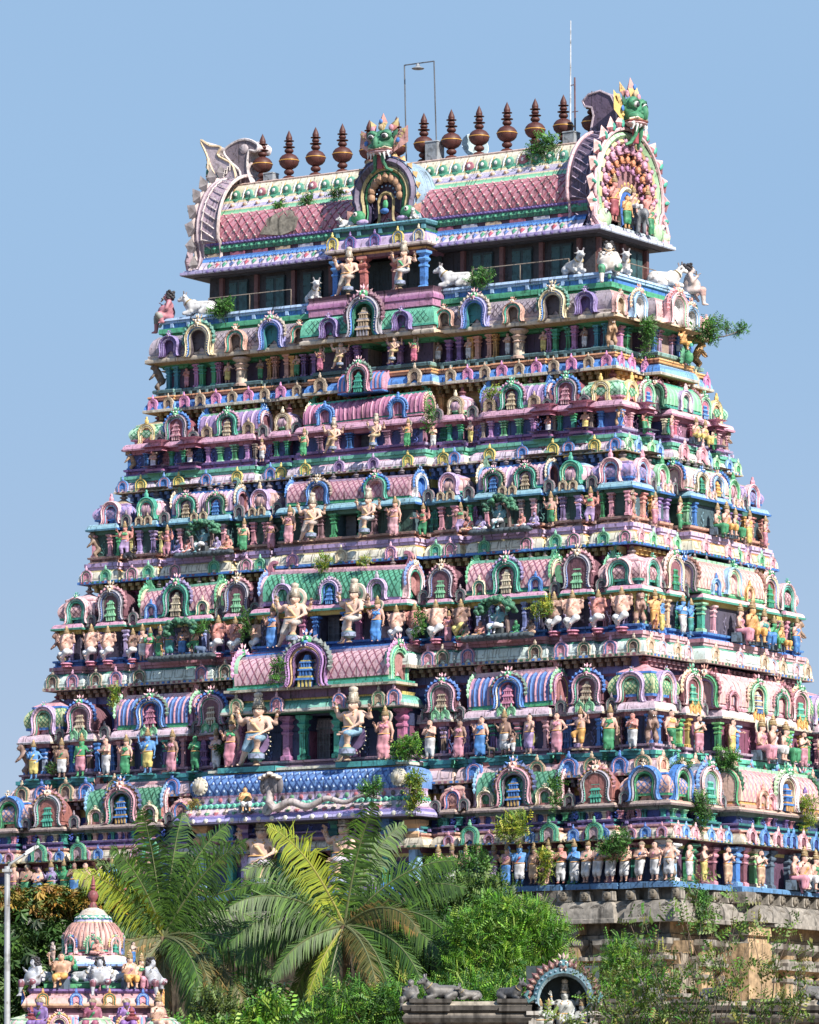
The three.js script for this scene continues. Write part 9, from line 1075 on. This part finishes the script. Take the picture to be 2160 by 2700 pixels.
  statue({ pose: 'ease', big: 1, h: 1.35, skin: 'b4b8b4', cloth: 'a8acaa', sash: '9aa09c', hat: 'tall', seat: '8a9cb4', label: 'grey seated four-armed statue inside the arched niche' }, at(0.05, 3.42, 0.0), ga); for (const [x, p, lab] of [[-0.6, 'pray', 'small grey standing statue at the left in the niche'], [-0.38, 'bless', 'grey statue with a drum between the left and centre of the niche'], [0.5, 'lotus', 'grey kneeling statue at the right in the niche']]) statue({ pose: p, h: p === 'lotus' ? 1.1 : 0.92, skin: 'a8aca6', cloth: '9ca09c', sash: '9ca09c', hat: 'crown', label: lab }, at(x, p === 'lotus' ? 3.5 : 3.2, 0.2), ga);
  for (const [x, s, turn, c, lab] of [[-3.2, 0.85, -1.3, '5c5a56', 'largest weathered bull on the left end of the old wall'], [-2.45, 0.55, -1.2, '6a6660', 'small weathered bull in the middle of the old wall'], [-1.35, 0.72, 0.9, '454442', 'dark bull on the old wall just left of the niche'], [2.3, 0.7, -0.8, '555350', 'weathered bull on the old wall right of the niche'], [3.9, 0.7, 0.7, '555350', 'weathered bull on the old wall behind the shrubs'], [6.4, 0.8, -0.8, '605e5a', 'weathered bull on the old wall at the right edge']]) animal('bull', lab, 'statue', at(x, 4.24, 0.05), ga + turn, s, c, 'weathered bulls on the old wall');
  const o = statue({ pose: 'dwarf', h: 1.0, skin: '66645f', cloth: '55534f', hat: null, label: 'weathered grey seated figure at the left end of the old wall' }, at(-3.95, 4.0, 0.1), ga - 0.4);
}
{ const t = thing('lamp_post', 'grey street lamp post with a bent arm at the left edge', 'lamp post', null, [44.63, -1.6, 85.83], AZ), m = new THREE.MeshStandardMaterial({ name: 'galvanised_steel', color: new THREE.Color(0.5, 0.53, 0.56), roughness: 0.4, metalness: 0.5, map: grime });
  const q = new MB(); q.tube([[0, 0, 0], [0, 7.9, 0]], (u) => 0.075 - 0.015 * u, 12, K.grey); meshOf('pole', q.geom(0.9), m, t); const a = new MB(); a.tube([[0, 7.8, 0], [0.06, 7.95, 0], [0.42, 8.18, 0]], 0.03, 8, K.grey); meshOf('arm', a.geom(0.9), m, t); const h = new MB(); h.push(mul(tr(0.52, 8.24, 0), rotZ(0.55))); h.box(0, -0.03, 0, 0.34, 0.05, 0.12, K.white); h.box(0, 0.02, 0, 0.26, 0.03, 0.08, K.grey); h.pop(); h.build('lamp_head', t, pm('c8ccd0')); const c = new MB(); c.box(0, 7.78, 0, 0.2, 0.06, 0.2, K.grey); meshOf('collar', c.geom(0.5), m, t); }
renderer.render(scene, camera);
